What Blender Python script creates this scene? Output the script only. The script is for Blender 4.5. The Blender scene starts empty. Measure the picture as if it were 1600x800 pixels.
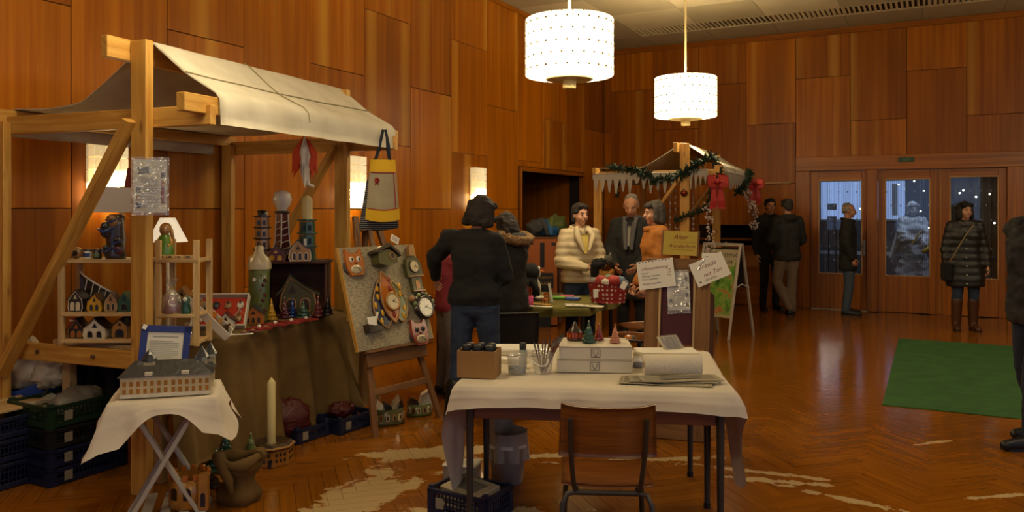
import bpy, bmesh, math, random
from math import sin, cos, pi, radians
from mathutils import Vector, Matrix, noise as mnoise
random.seed(11)
SC = bpy.context.scene
COL = SC.collection
# ---------------------------------------------------------------- camera
EYE = 1.6; FOC = 1256.0; HORIZON = 328.0; YAW = radians(27.5)
RX, RY, FX, FY = cos(YAW), sin(YAW), -sin(YAW), cos(YAW)
cam_data = bpy.data.cameras.new('camera'); cam = bpy.data.objects.new('camera', cam_data); COL.objects.link(cam)
cam.location = (0, 0, EYE); cam.rotation_euler = (pi / 2, 0, YAW)
cam_data.sensor_width = 36; cam_data.lens = 36 * FOC / 1600; cam_data.shift_y = (HORIZON - 400) / 1600
cam_data.clip_start = 0.05; cam_data.clip_end = 200
SC.camera = cam
# ---------------------------------------------------------------- world (dusk sky) and exposure
world = bpy.data.worlds.new('dusk'); SC.world = world; world.use_nodes = True
wb = world.node_tree.nodes['Background']; wb.inputs[0].default_value = (0.31, 0.38, 0.58, 1); wb.inputs[1].default_value = 1.25
SC.view_settings.view_transform = 'Standard'; SC.view_settings.look = 'None'
SC.view_settings.gamma = 1; SC.view_settings.use_curve_mapping = False
SC.view_settings.exposure = 0.0
SC.cycles.max_bounces = 6; SC.cycles.diffuse_bounces = 4; SC.cycles.glossy_bounces = 3; SC.cycles.transparent_max_bounces = 10
SC.cycles.caustics_reflective = False; SC.cycles.caustics_refractive = False; SC.cycles.sample_clamp_indirect = 4
LAMP_POWER = 37.0      # emission of the pendant diffusers
SCONCE_POWER = 60.0
LAMP_TINT = (1.0, 0.82, 0.50)

def W(r, f, z=0.0): return Vector((r * RX + f * FX, r * RY + f * FY, z))
def at(px, d, z=0.0): return W((px - 800) / FOC * d, d, z)
def zat(py, d): return EYE - (py - HORIZON) * d / FOC
def gnd(px, py, z=0.0): return at(px, FOC * (EYE - z) / (py - HORIZON), z)
def rz(h): return YAW - radians(h)          # rotation whose local +Y points h degrees right of the view axis

def lin(h):
    h = h.lstrip('#'); v = [int(h[i:i + 2], 16) / 255 for i in (0, 2, 4)]
    return tuple(x / 12.92 if x <= .04045 else ((x + .055) / 1.055) ** 2.4 for x in v) + (1,)

# ---------------------------------------------------------------- materials
MATS = {}
def _new(name):
    m = bpy.data.materials.new(name); m.use_nodes = True
    nt = m.node_tree; b = nt.nodes['Principled BSDF']; return m, nt, b
def mat(name, col, rough=.6, metal=0, var=.15, vs=12, bump=0, bs=60, alpha=1, emis=None, es=0, trans=0, coat=0, sheen=0):
    if name in MATS: return MATS[name]
    m, nt, b = _new(name); col = lin(col) if isinstance(col, str) else tuple(col) + (1,)
    b.inputs['Base Color'].default_value = col; b.inputs['Roughness'].default_value = rough; b.inputs['Metallic'].default_value = metal
    tc = nt.nodes.new('ShaderNodeTexCoord')
    if var > 0:
        n = nt.nodes.new('ShaderNodeTexNoise'); n.inputs['Scale'].default_value = vs; n.inputs['Detail'].default_value = 4
        nt.links.new(tc.outputs['Object'], n.inputs['Vector'])
        mx = nt.nodes.new('ShaderNodeMix'); mx.data_type = 'RGBA'
        mx.inputs[6].default_value = tuple(max(0, x * (1 - var)) for x in col[:3]) + (1,); mx.inputs[7].default_value = tuple(min(1, x * (1 + var)) for x in col[:3]) + (1,)
        nt.links.new(n.outputs['Fac'], mx.inputs[0]); nt.links.new(mx.outputs[2], b.inputs['Base Color'])
    if bump > 0:
        n2 = nt.nodes.new('ShaderNodeTexNoise'); n2.inputs['Scale'].default_value = bs; n2.inputs['Detail'].default_value = 3
        nt.links.new(tc.outputs['Object'], n2.inputs['Vector'])
        bp = nt.nodes.new('ShaderNodeBump'); bp.inputs['Strength'].default_value = bump; bp.inputs['Distance'].default_value = .01
        nt.links.new(n2.outputs['Fac'], bp.inputs['Height']); nt.links.new(bp.outputs[0], b.inputs['Normal'])
    if alpha < 1: b.inputs['Alpha'].default_value = alpha
    if emis is not None:
        b.inputs['Emission Color'].default_value = tuple(emis) + (1,); b.inputs['Emission Strength'].default_value = es
    if trans: b.inputs['Transmission Weight'].default_value = trans
    if coat: b.inputs['Coat Weight'].default_value = coat; b.inputs['Coat Roughness'].default_value = .15
    if sheen: b.inputs['Sheen Weight'].default_value = sheen
    MATS[name] = m; return m
def glaze(name, col): return mat(name, col, rough=.28, var=.3, vs=30, bump=.25, bs=45, coat=.5)
def wood(name, c1, c2, rough=.5, spec=.5, su=1.2, sv=28, bump=.08, streak=None, knots=False, coat=0):
    if name in MATS: return MATS[name]
    m, nt, b = _new(name); N = nt.nodes.new; L = nt.links.new
    uv = N('ShaderNodeUVMap'); mp = N('ShaderNodeMapping'); mp.inputs['Scale'].default_value = (su, sv, 1); L(uv.outputs[0], mp.inputs[0])
    n = N('ShaderNodeTexNoise'); n.inputs['Scale'].default_value = 1; n.inputs['Detail'].default_value = 6; n.inputs['Distortion'].default_value = .6; L(mp.outputs[0], n.inputs['Vector'])
    rp = N('ShaderNodeValToRGB'); rp.color_ramp.elements[0].position = .3; rp.color_ramp.elements[1].position = .72
    rp.color_ramp.elements[0].color = lin(c1); rp.color_ramp.elements[1].color = lin(c2); L(n.outputs['Fac'], rp.inputs[0])
    out = rp.outputs[0]
    mp2 = N('ShaderNodeMapping'); mp2.inputs['Scale'].default_value = (.35, 2.2, 1); L(uv.outputs[0], mp2.inputs[0])
    n2 = N('ShaderNodeTexNoise'); n2.inputs['Scale'].default_value = 1; n2.inputs['Detail'].default_value = 2; L(mp2.outputs[0], n2.inputs['Vector'])
    mx = N('ShaderNodeMix'); mx.data_type = 'RGBA'; mx.blend_type = 'MULTIPLY'; mx.inputs[0].default_value = .55
    r2 = N('ShaderNodeValToRGB'); r2.color_ramp.elements[0].position = .3; r2.color_ramp.elements[0].color = (.55, .5, .45, 1); r2.color_ramp.elements[1].position = .7; r2.color_ramp.elements[1].color = (1.15, 1.1, 1.05, 1)
    L(n2.outputs['Fac'], r2.inputs[0]); L(out, mx.inputs[6]); L(r2.outputs[0], mx.inputs[7]); out = mx.outputs[2]
    if streak:
        mp3 = N('ShaderNodeMapping'); mp3.inputs['Scale'].default_value = (.05, 3.1, 1); L(uv.outputs[0], mp3.inputs[0])
        n3 = N('ShaderNodeTexNoise'); n3.inputs['Scale'].default_value = 1; n3.inputs['Detail'].default_value = 1; L(mp3.outputs[0], n3.inputs['Vector'])
        r3 = N('ShaderNodeValToRGB'); e = r3.color_ramp.elements; e[0].position = .58; e[0].color = (0, 0, 0, 1); e[1].position = .72; e[1].color = (1, 1, 1, 1)
        L(n3.outputs['Fac'], r3.inputs[0]); mx3 = N('ShaderNodeMix'); mx3.data_type = 'RGBA'; ml = N('ShaderNodeMath'); ml.operation = 'MULTIPLY'; ml.inputs[1].default_value = .6
        L(r3.outputs[0], ml.inputs[0]); L(ml.outputs[0], mx3.inputs[0]); L(out, mx3.inputs[6]); mx3.inputs[7].default_value = lin(streak); out = mx3.outputs[2]
    if knots:
        mp4 = N('ShaderNodeMapping'); mp4.inputs['Scale'].default_value = (3.0, 9.0, 1); L(uv.outputs[0], mp4.inputs[0])
        vo = N('ShaderNodeTexVoronoi'); vo.inputs['Scale'].default_value = 1; L(mp4.outputs[0], vo.inputs['Vector'])
        r4 = N('ShaderNodeValToRGB'); e = r4.color_ramp.elements; e[0].position = .05; e[0].color = (.25, .12, .05, 1); e[1].position = .16; e[1].color = (1, 1, 1, 1)
        L(vo.outputs['Distance'], r4.inputs[0]); mx4 = N('ShaderNodeMix'); mx4.data_type = 'RGBA'; mx4.blend_type = 'MULTIPLY'; mx4.inputs[0].default_value = .7
        L(out, mx4.inputs[6]); L(r4.outputs[0], mx4.inputs[7]); out = mx4.outputs[2]
    L(out, b.inputs['Base Color']); b.inputs['Roughness'].default_value = rough; b.inputs['Specular IOR Level'].default_value = spec
    if coat: b.inputs['Coat Weight'].default_value = coat; b.inputs['Coat Roughness'].default_value = .2
    bp = N('ShaderNodeBump'); bp.inputs['Strength'].default_value = bump; bp.inputs['Distance'].default_value = .004
    L(n.outputs['Fac'], bp.inputs['Height']); L(bp.outputs[0], b.inputs['Normal'])
    MATS[name] = m; return m
def weave(name, c1, c2, scale=220, rough=.95, bump=.4, big=.2, stripe=None):
    if name in MATS: return MATS[name]
    m, nt, b = _new(name); N = nt.nodes.new; L = nt.links.new
    tc = N('ShaderNodeTexCoord')
    w1 = N('ShaderNodeTexWave'); w1.inputs['Scale'].default_value = scale; w1.bands_direction = 'Z'; w1.inputs['Distortion'].default_value = 1.5
    w2 = N('ShaderNodeTexWave'); w2.inputs['Scale'].default_value = scale; w2.bands_direction = 'DIAGONAL'; w2.inputs['Distortion'].default_value = 1.5
    n = N('ShaderNodeTexNoise'); n.inputs['Scale'].default_value = 5; n.inputs['Detail'].default_value = 6
    for q in (w1, w2, n): L(tc.outputs['Object'], q.inputs['Vector'])
    mu = N('ShaderNodeMath'); mu.operation = 'MULTIPLY'; L(w1.outputs['Fac'], mu.inputs[0]); L(w2.outputs['Fac'], mu.inputs[1])
    ad = N('ShaderNodeMath'); ad.operation = 'MULTIPLY_ADD'; ad.inputs[1].default_value = .5; L(mu.outputs[0], ad.inputs[0]); L(n.outputs['Fac'], ad.inputs[2])
    rp = N('ShaderNodeValToRGB'); rp.color_ramp.elements[0].position = .35; rp.color_ramp.elements[1].position = .9
    rp.color_ramp.elements[0].color = lin(c1); rp.color_ramp.elements[1].color = lin(c2); L(ad.outputs[0], rp.inputs[0]); L(rp.outputs[0], b.inputs['Base Color'])
    b.inputs['Roughness'].default_value = rough
    bp = N('ShaderNodeBump'); bp.inputs['Strength'].default_value = bump; bp.inputs['Distance'].default_value = .003; L(mu.outputs[0], bp.inputs['Height']); L(bp.outputs[0], b.inputs['Normal'])
    MATS[name] = m; return m

# ---------------------------------------------------------------- mesh builder
class B:
    def __init__(s, m=None): s.v = []; s.f = []; s.uv = []; s.m = m or Matrix.Identity(4); s.mi = []; s.cur = 0; s.smooth = False; s.sm = []
    def add(s, vs, fs, uvs=None, smooth=False):
        o = len(s.v); s.v += [s.m @ Vector(p) for p in vs]
        for i, f in enumerate(fs):
            s.f.append(tuple(o + k for k in f)); s.mi.append(s.cur); s.sm.append(smooth)
            s.uv.append(uvs[i] if uvs else [(vs[k][2] if len(vs[k]) > 2 else 0, vs[k][0] + .7 * vs[k][1]) for k in f])
        return s
    def box(s, c, d, bev=0.0, rot=None, grain=None):
        x, y, z = d[0] / 2, d[1] / 2, d[2] / 2; g = grain if grain is not None else max(range(3), key=lambda i: d[i])
        oth = [i for i in range(3) if i != g]; off = (random.random() * 40, random.random() * 40)
        M3 = rot if rot is not None else Matrix.Identity(3); c = Vector(c)
        e = min(bev, x * .9, y * .9, z * .9)
        if e <= 0:
            P = [(sx * x, sy * y, sz * z) for sx in (-1, 1) for sy in (-1, 1) for sz in (-1, 1)]
            Fs = [(0, 1, 3, 2), (4, 6, 7, 5), (0, 4, 5, 1), (2, 3, 7, 6), (0, 2, 6, 4), (1, 5, 7, 3)]
        else:
            P = []; idx = {}
            for sx in (-1, 1):
                for sy in (-1, 1):
                    for sz in (-1, 1):
                        for a in range(3):
                            p = [sx * x, sy * y, sz * z]
                            for b_ in range(3):
                                if b_ != a: p[b_] -= (sx, sy, sz)[b_] * e
                            idx[(sx, sy, sz, a)] = len(P); P.append(tuple(p))
            Fs = []
            for a in range(3):
                o1, o2 = [(1, 2), (2, 0), (0, 1)][a]
                for sg in (-1, 1):
                    q = []
                    for u, v in ((-1, -1), (1, -1), (1, 1), (-1, 1)):
                        t = [0, 0, 0]; t[a] = sg; t[o1] = u; t[o2] = v; q.append(idx[(t[0], t[1], t[2], a)])
                    Fs.append(tuple(q if sg > 0 else q[::-1]))
                for u in (-1, 1):
                    for v in (-1, 1):
                        def K(w, ax):
                            t = [0, 0, 0]; t[a] = w; t[o1] = u; t[o2] = v; return idx[(t[0], t[1], t[2], ax)]
                        q = (K(-1, o1), K(1, o1), K(1, o2), K(-1, o2)); Fs.append(q if u * v < 0 else q[::-1])
            for sx in (-1, 1):
                for sy in (-1, 1):
                    for sz in (-1, 1):
                        q = tuple(idx[(sx, sy, sz, a)] for a in range(3)); Fs.append(q if sx * sy * sz > 0 else q[::-1])
        uvs = [[(P[k][g] + off[0], P[k][oth[0]] + P[k][oth[1]] + off[1]) for k in f] for f in Fs]
        s.add([c + M3 @ Vector(p) for p in P], Fs, uvs); return s
    def beam(s, p0, p1, w, h, up=(0, 0, 1), bev=.004):
        p0, p1 = Vector(p0), Vector(p1); d = p1 - p0; y = d.normalized(); x = y.cross(Vector(up))
        if x.length < 1e-4: x = y.cross(Vector((1, 0, 0)))
        x.normalize(); z = x.cross(y); R = Matrix((x, y, z)).transposed()
        return s.box((p0 + p1) / 2, (w, d.length, h), bev, R, grain=1)
    def cyl(s, p0, p1, r0, r1=None, n=12, cap=True, smooth=True):
        r1 = r0 if r1 is None else r1; p0, p1 = Vector(p0), Vector(p1); d = (p1 - p0); L = d.length; d.normalize()
        a = d.cross(Vector((0, 0, 1)))
        if a.length < 1e-4: a = Vector((1, 0, 0))
        a.normalize(); b = d.cross(a)
        vs = [p0 + (a * cos(2 * pi * i / n) + b * sin(2 * pi * i / n)) * r0 for i in range(n)] + [p1 + (a * cos(2 * pi * i / n) + b * sin(2 * pi * i / n)) * r1 for i in range(n)]
        fs = [(i, (i + 1) % n, n + (i + 1) % n, n + i) for i in range(n)]; uvs = [[(0, i / n), (0, (i + 1) / n), (L, (i + 1) / n), (L, i / n)] for i in range(n)]
        s.add(vs, fs, uvs, smooth)
        if cap: s.add(vs, [tuple(range(n))[::-1], tuple(range(n, 2 * n))])
        return s
    def lathe(s, prof, n=20, c=(0, 0, 0), smooth=True, sx=1, sy=1, a0=0.0, a1=2 * pi):
        vs = []; full = abs(a1 - a0 - 2 * pi) < 1e-6; m = n if full else n + 1
        for r, z in prof: vs += [(c[0] + sx * r * cos(a0 + (a1 - a0) * i / n), c[1] + sy * r * sin(a0 + (a1 - a0) * i / n), c[2] + z) for i in range(m)]
        fs = []
        for j in range(len(prof) - 1):
            for i in range(n): k = (i + 1) % m; fs.append((j * m + i, j * m + k, (j + 1) * m + k, (j + 1) * m + i))
        s.add(vs, fs, None, smooth)
        if full:
            if prof[0][0] > 1e-4: s.add(vs[:m], [tuple(range(m))[::-1]])
            if prof[-1][0] > 1e-4: s.add(vs[-m:], [tuple(range(m))])
        return s
    def ball(s, c, r, n=12, m=8):
        if not hasattr(r, '__len__'): r = (r, r, r)
        vs = [(c[0], c[1], c[2] - r[2])]
        for j in range(1, m):
            t = -pi / 2 + pi * j / m
            vs += [(c[0] + r[0] * cos(t) * cos(2 * pi * i / n), c[1] + r[1] * cos(t) * sin(2 * pi * i / n), c[2] + r[2] * sin(t)) for i in range(n)]
        vs.append((c[0], c[1], c[2] + r[2])); e = len(vs) - 1
        fs = [(0, 1 + (i + 1) % n, 1 + i) for i in range(n)]
        for j in range(m - 2): fs += [(1 + j * n + i, 1 + j * n + (i + 1) % n, 1 + (j + 1) * n + (i + 1) % n, 1 + (j + 1) * n + i) for i in range(n)]
        fs += [(e, 1 + (m - 2) * n + i, 1 + (m - 2) * n + (i + 1) % n) for i in range(n)]
        return s.add(vs, fs, None, True)
    def prism(s, poly, y0, y1, inset=0.0):
        """polygon in x,z (counter-clockwise seen from -y) pushed from y0 to y1"""
        n = len(poly); vs = [(p[0], y0, p[1]) for p in poly] + [(p[0], y1, p[1]) for p in poly]
        fs = [tuple(range(n)), tuple(range(n, 2 * n))[::-1]] + [(i, n + i, n + (i + 1) % n, (i + 1) % n) for i in range(n)]
        return s.add(vs, fs)
    def slab(s, poly, z0, z1):
        n = len(poly); vs = [(p[0], p[1], z0) for p in poly] + [(p[0], p[1], z1) for p in poly]
        fs = [tuple(range(n))[::-1], tuple(range(n, 2 * n))] + [(i, (i + 1) % n, n + (i + 1) % n, n + i) for i in range(n)]
        return s.add(vs, fs)
    def tube(s, path, r, n=8, smooth=True):
        P = [Vector(p) for p in path]; k = len(P); rs = r if hasattr(r, '__len__') else [r] * k; vs = []; a = None; L = [0]
        for i in range(k):
            t = (P[min(i + 1, k - 1)] - P[max(i - 1, 0)]).normalized()
            if a is None:
                a = t.cross(Vector((0, 0, 1)))
                if a.length < 1e-3: a = t.cross(Vector((1, 0, 0)))
            a = (a - t * a.dot(t)).normalized(); b = t.cross(a)
            vs += [P[i] + (a * cos(2 * pi * j / n) + b * sin(2 * pi * j / n)) * rs[i] for j in range(n)]
            if i: L.append(L[-1] + (P[i] - P[i - 1]).length)
        fs = []; uvs = []
        for i in range(k - 1):
            for j in range(n): fs.append((i * n + j, i * n + (j + 1) % n, (i + 1) * n + (j + 1) % n, (i + 1) * n + j)); uvs.append([(L[i], j / n), (L[i], (j + 1) / n), (L[i + 1], (j + 1) / n), (L[i + 1], j / n)])
        s.add(vs, fs, uvs, smooth); s.add(vs, [tuple(range(n))[::-1], tuple(range((k - 1) * n, k * n))]); return s
    def grid(s, fn, nu, nv, thick=0.0, smooth=True):
        P = [[Vector(fn(i / nu, j / nv)) for j in range(nv + 1)] for i in range(nu + 1)]
        vs = [P[i][j] for i in range(nu + 1) for j in range(nv + 1)]; m = nv + 1
        fs = [(i * m + j, (i + 1) * m + j, (i + 1) * m + j + 1, i * m + j + 1) for i in range(nu) for j in range(nv)]
        uvs = [[(k // m / nu, (k % m) / nv) for k in f] for f in fs]
        if thick:
            ns = []
            for i in range(nu + 1):
                for j in range(nv + 1):
                    du = P[min(i + 1, nu)][j] - P[max(i - 1, 0)][j]; dv = P[i][min(j + 1, nv)] - P[i][max(j - 1, 0)]
                    c = du.cross(dv); ns.append(c.normalized() if c.length > 1e-9 else Vector((0, 0, 1)))
            o = len(vs); vs2 = vs + [vs[k] - ns[k] * thick for k in range(o)]
            fs2 = [tuple(o + k for k in f[::-1]) for f in fs]; e = []
            bd = [(i * m, (i + 1) * m) for i in range(nu)] ; 
            for i in range(nu): e += [((i + 1) * m, i * m), (i * m + nv, (i + 1) * m + nv)]
            for j in range(nv): e += [(j, j + 1), (nu * m + j + 1, nu * m + j)]
            fs3 = [(a, b_, o + b_, o + a) for a, b_ in e]; fs3 = [f[::-1] for f in fs3]
            s.add(vs2, fs + fs2 + fs3, uvs + [u[::-1] for u in uvs] + [[(0, 0)] * 4] * len(fs3), smooth)
        else: s.add(vs, fs, uvs, smooth)
        return s
    def mesh(s, name, mats):
        me = bpy.data.meshes.new(name); me.from_pydata([tuple(p) for p in s.v], [], s.f)
        ul = me.uv_layers.new(name='UVMap'); flat = [c for f in s.uv for p in f for c in p]; ul.data.foreach_set('uv', flat)
        me.polygons.foreach_set('material_index', s.mi); me.polygons.foreach_set('use_smooth', s.sm)
        for m in (mats if isinstance(mats, (list, tuple)) else [mats]): me.materials.append(m)
        me.update(); return me

def obj(name, b, mats, parent=None, loc=None, rot=None, label=None):
    me = b.mesh(name, mats) if isinstance(b, B) else b
    o = bpy.data.objects.new(name, me); COL.objects.link(o)
    if parent is not None: o.parent = parent
    if loc is not None: o.location = loc
    if rot is not None: o.rotation_euler = rot if hasattr(rot, '__len__') else (0, 0, rot)
    if label: o['label'] = label
    if name in ('printing', 'small_print', 'border_print', 'hour_marks'): o['kind'] = 'stuff'
    return o
def tag(o, label, cat, group=None):
    o['label'] = label; o['category'] = cat
    if group: o['group'] = group
    return o
def thing(name, label, cat, loc=(0, 0, 0), rot=0, group=None):
    o = bpy.data.objects.new(name, None); COL.objects.link(o); o.empty_display_size = .1
    o.location = loc; o.rotation_euler = rot if hasattr(rot, '__len__') else (0, 0, rot)
    return tag(o, label, cat, group)
def structure(name, b, mats, parent=None):
    o = obj(name, b, mats, parent)
    if parent is None: o['kind'] = 'structure'
    return o
TMP = bpy.data.scenes.new('scratch')
def evaluated(o):
    TMP.collection.objects.link(o); TMP.view_layers[0].update(); dg = TMP.view_layers[0].depsgraph; return bpy.data.meshes.new_from_object(o.evaluated_get(dg))
def text_mesh(body, size, extrude=.0006, align='CENTER', shear=0.0):
    cu = bpy.data.curves.new('lettering', 'FONT'); cu.body = body; cu.size = size; cu.extrude = extrude; cu.align_x = align; cu.align_y = 'CENTER'; cu.shear = shear
    cu.resolution_u = 3
    o = bpy.data.objects.new('lettering', cu); me = evaluated(o); bpy.data.objects.remove(o); bpy.data.curves.remove(cu)
    me.name = 'lettering'; return me
def lettering(body, size, m, parent, loc, rot=(pi / 2, 0, 0), shear=0.0, align='CENTER'):
    me = text_mesh(body, size, shear=shear, align=align); me.materials.clear(); me.materials.append(m)
    o = bpy.data.objects.new('lettering', me); COL.objects.link(o); o.parent = parent; o.location = loc; o.rotation_euler = rot; return o
# ================================================================ ROOM
XL, YF, ZC, XR, YB = -5.32, 13.88, 4.52, 6.6, -4.5
veneer = wood('wall_veneer', '#955004', '#b87009', rough=.36, spec=.22, su=.4, sv=16, bump=.03, streak='#cf9a3a')
veneer_b = wood('wall_veneer_dark', '#844504', '#a56207', rough=.38, spec=.22, su=.4, sv=14, bump=.03, streak='#c08c34')
door_wood = wood('door_wood', '#7c4205', '#ac680c', rough=.38, spec=.4, su=.6, sv=30, bump=.03)
joint_dark = mat('joint_dark', '#1c0d05', .9, var=0)
plaster = mat('plaster_beige', '#a2917a', .9, var=.06)
tile_a = mat('ceiling_tile_light', '#b5a584', .95, var=.06, vs=3, bump=.15, bs=120)
tile_b = mat('ceiling_tile_dark', '#a09070', .95, var=.06, vs=3, bump=.15, bs=120)  # alternate tiles darker: groove shading put into the colour
grille_m = mat('grille_cream', '#bfae8a', .7, var=.05)
grille_dk = mat('grille_dark', '#4a3d28', .9, var=.05)

# ---- floor -------------------------------------------------------
def floor_material():
    m, nt, b = _new('parquet'); N = nt.nodes.new; L = nt.links.new
    uv = N('ShaderNodeUVMap'); mp = N('ShaderNodeMapping'); mp.inputs['Scale'].default_value = (2.2, 40, 1); L(uv.outputs[0], mp.inputs[0])
    n = N('ShaderNodeTexNoise'); n.inputs['Scale'].default_value = 1; n.inputs['Detail'].default_value = 5; L(mp.outputs[0], n.inputs['Vector'])
    rp = N('ShaderNodeValToRGB'); e = rp.color_ramp.elements; e[0].position = .25; e[0].color = lin('#7c4708'); e[1].position = .85; e[1].color = lin('#9c5f0e'); L(n.outputs['Fac'], rp.inputs[0])
    # one tone for each block (its v coordinate carries a random offset in steps)
    sp = N('ShaderNodeSeparateXYZ'); L(uv.outputs[0], sp.inputs[0])
    fl = N('ShaderNodeMath'); fl.operation = 'FLOOR'; L(sp.outputs[1], fl.inputs[0])
    wn = N('ShaderNodeTexWhiteNoise'); wn.noise_dimensions = '1D'; L(fl.outputs[0], wn.inputs['W'])
    mr = N('ShaderNodeMapRange'); mr.inputs[3].default_value = .86; mr.inputs[4].default_value = 1.08; L(wn.outputs['Value'], mr.inputs[0])
    vm = N('ShaderNodeVectorMath'); vm.operation = 'SCALE'; L(rp.outputs[0], vm.inputs[0]); L(mr.outputs[0], vm.inputs['Scale'])
    geo = N('ShaderNodeNewGeometry'); pos = geo.outputs['Position']
    n2 = N('ShaderNodeTexNoise'); n2.inputs['Scale'].default_value = 5.5; n2.inputs['Detail'].default_value = 7; n2.inputs['Roughness'].default_value = .68; n2.inputs['Distortion'].default_value = .5; L(pos, n2.inputs['Vector'])
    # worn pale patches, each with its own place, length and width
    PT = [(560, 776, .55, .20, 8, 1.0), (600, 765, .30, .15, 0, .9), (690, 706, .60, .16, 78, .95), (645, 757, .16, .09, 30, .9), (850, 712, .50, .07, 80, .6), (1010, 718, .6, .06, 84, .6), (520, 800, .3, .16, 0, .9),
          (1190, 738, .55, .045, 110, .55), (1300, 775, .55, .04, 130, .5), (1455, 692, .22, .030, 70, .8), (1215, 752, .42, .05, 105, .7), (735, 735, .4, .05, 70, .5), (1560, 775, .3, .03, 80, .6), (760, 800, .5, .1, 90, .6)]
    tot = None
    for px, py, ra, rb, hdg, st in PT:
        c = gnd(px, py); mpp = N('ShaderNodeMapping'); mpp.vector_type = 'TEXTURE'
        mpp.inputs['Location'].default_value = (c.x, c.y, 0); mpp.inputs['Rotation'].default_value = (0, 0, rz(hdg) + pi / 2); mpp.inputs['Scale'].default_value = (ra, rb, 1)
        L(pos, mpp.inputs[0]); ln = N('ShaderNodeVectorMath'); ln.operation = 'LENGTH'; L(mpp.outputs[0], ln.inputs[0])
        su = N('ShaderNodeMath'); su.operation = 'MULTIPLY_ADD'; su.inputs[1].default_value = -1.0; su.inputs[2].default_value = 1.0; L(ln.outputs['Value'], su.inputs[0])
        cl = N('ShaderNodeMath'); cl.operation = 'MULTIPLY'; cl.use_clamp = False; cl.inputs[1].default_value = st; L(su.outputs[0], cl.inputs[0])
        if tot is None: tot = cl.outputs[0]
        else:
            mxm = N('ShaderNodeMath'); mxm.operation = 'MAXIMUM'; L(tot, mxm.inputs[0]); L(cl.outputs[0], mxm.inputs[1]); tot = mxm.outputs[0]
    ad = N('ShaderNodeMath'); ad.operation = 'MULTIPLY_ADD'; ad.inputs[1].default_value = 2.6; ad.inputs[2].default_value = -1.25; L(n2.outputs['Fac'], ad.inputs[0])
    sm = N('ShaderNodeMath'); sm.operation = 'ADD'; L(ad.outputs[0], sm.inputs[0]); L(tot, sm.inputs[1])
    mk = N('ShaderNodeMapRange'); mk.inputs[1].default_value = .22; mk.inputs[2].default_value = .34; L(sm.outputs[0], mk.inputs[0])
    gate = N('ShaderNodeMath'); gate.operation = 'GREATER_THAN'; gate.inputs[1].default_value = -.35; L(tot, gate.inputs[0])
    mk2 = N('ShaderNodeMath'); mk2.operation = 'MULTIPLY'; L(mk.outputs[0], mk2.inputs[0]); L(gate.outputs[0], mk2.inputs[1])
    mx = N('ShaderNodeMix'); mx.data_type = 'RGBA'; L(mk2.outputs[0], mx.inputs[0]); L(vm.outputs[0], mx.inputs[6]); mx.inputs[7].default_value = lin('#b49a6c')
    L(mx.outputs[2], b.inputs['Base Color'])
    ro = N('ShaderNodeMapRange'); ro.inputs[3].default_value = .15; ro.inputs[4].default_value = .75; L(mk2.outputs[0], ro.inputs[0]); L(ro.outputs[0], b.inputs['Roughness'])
    n3 = N('ShaderNodeTexNoise'); n3.inputs['Scale'].default_value = 9; n3.inputs['Detail'].default_value = 2; L(pos, n3.inputs['Vector'])
    bp = N('ShaderNodeBump'); bp.inputs['Strength'].default_value = .10; bp.inputs['Distance'].default_value = .010; L(n3.outputs['Fac'], bp.inputs['Height']); L(bp.outputs[0], b.inputs['Normal'])
    return m
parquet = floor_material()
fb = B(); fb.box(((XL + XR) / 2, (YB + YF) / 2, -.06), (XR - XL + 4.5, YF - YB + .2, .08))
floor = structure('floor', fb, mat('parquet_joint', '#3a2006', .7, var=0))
def block_geo(b, cx, cy, horiz, Lh, Wh, ang):
    ca, sa = cos(ang), sin(ang); hx, hy = (Lh, Wh) if horiz else (Wh, Lh); e = .0008; off = random.random() * 50; vo = random.randrange(900)
    def T(x, y, z): return (cx + x * ca - y * sa, cy + x * sa + y * ca, z)
    vs = [T(sx * hx, sy * hy, -.018) for sx, sy in ((-1, -1), (1, -1), (1, 1), (-1, 1))] + [T(sx * (hx - e), sy * (hy - e), 0) for sx, sy in ((-1, -1), (1, -1), (1, 1), (-1, 1))]
    fs = [(4, 5, 6, 7)] + [(i, (i + 1) % 4, 4 + (i + 1) % 4, 4 + i) for i in range(4)]
    def U(x, y): return ((x if horiz else y) + off, vo + .5 + (y if horiz else x))
    q = [U(sx * hx, sy * hy) for sx, sy in ((-1, -1), (1, -1), (1, 1), (-1, 1))]
    b.add(vs, fs, [q] + [[q[i], q[(i + 1) % 4], q[(i + 1) % 4], q[i]] for i in range(4)])
NB, BW = 6, .085
blocks = []; ang = radians(45)
for i in range(-260, 261):
    for k in range(-22, 23):
        for horiz in (True, False):
            if horiz: gx, gy = i + 2 * NB * k + NB / 2, i + .5
            else: gx, gy = i + .5, i + 1 + 2 * NB * k + NB / 2
            gx *= BW; gy *= BW
            x = gx * cos(ang) - gy * sin(ang); y = gx * sin(ang) + gy * cos(ang) + 4
            if XL - .2 < x < XR and -1.5 < y < YF: blocks.append((x, y, horiz))
def seen_at(x, y):
    f = x * FX + y * FY; r = x * RX + y * RY
    if f < .5: return None
    return 800 + FOC * r / f, HORIZON + FOC * EYE / f, f
near = []
for bl in blocks:
    s = seen_at(bl[0], bl[1])
    if s and 0 < s[0] < 1600 and s[1] < 806 and not (300 > s[0] and s[1] > 0): near.append((s[2], bl))
near.sort(); near = [b_ for d, b_ in near[:300]]; nset = set(near)
rest = B()
for x, y, hz in blocks:
    if (x, y, hz) in nset: continue
    block_geo(rest, x, y, hz, NB * BW / 2 - .0003, BW / 2 - .0003, ang)
ro = obj('parquet_field', rest, parquet, floor); ro['kind'] = 'stuff'
for x, y, hz in near:
    bb = B(); block_geo(bb, x, y, hz, NB * BW / 2 - .0003, BW / 2 - .0003, ang); obj('parquet_block', bb, parquet, floor)

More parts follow.
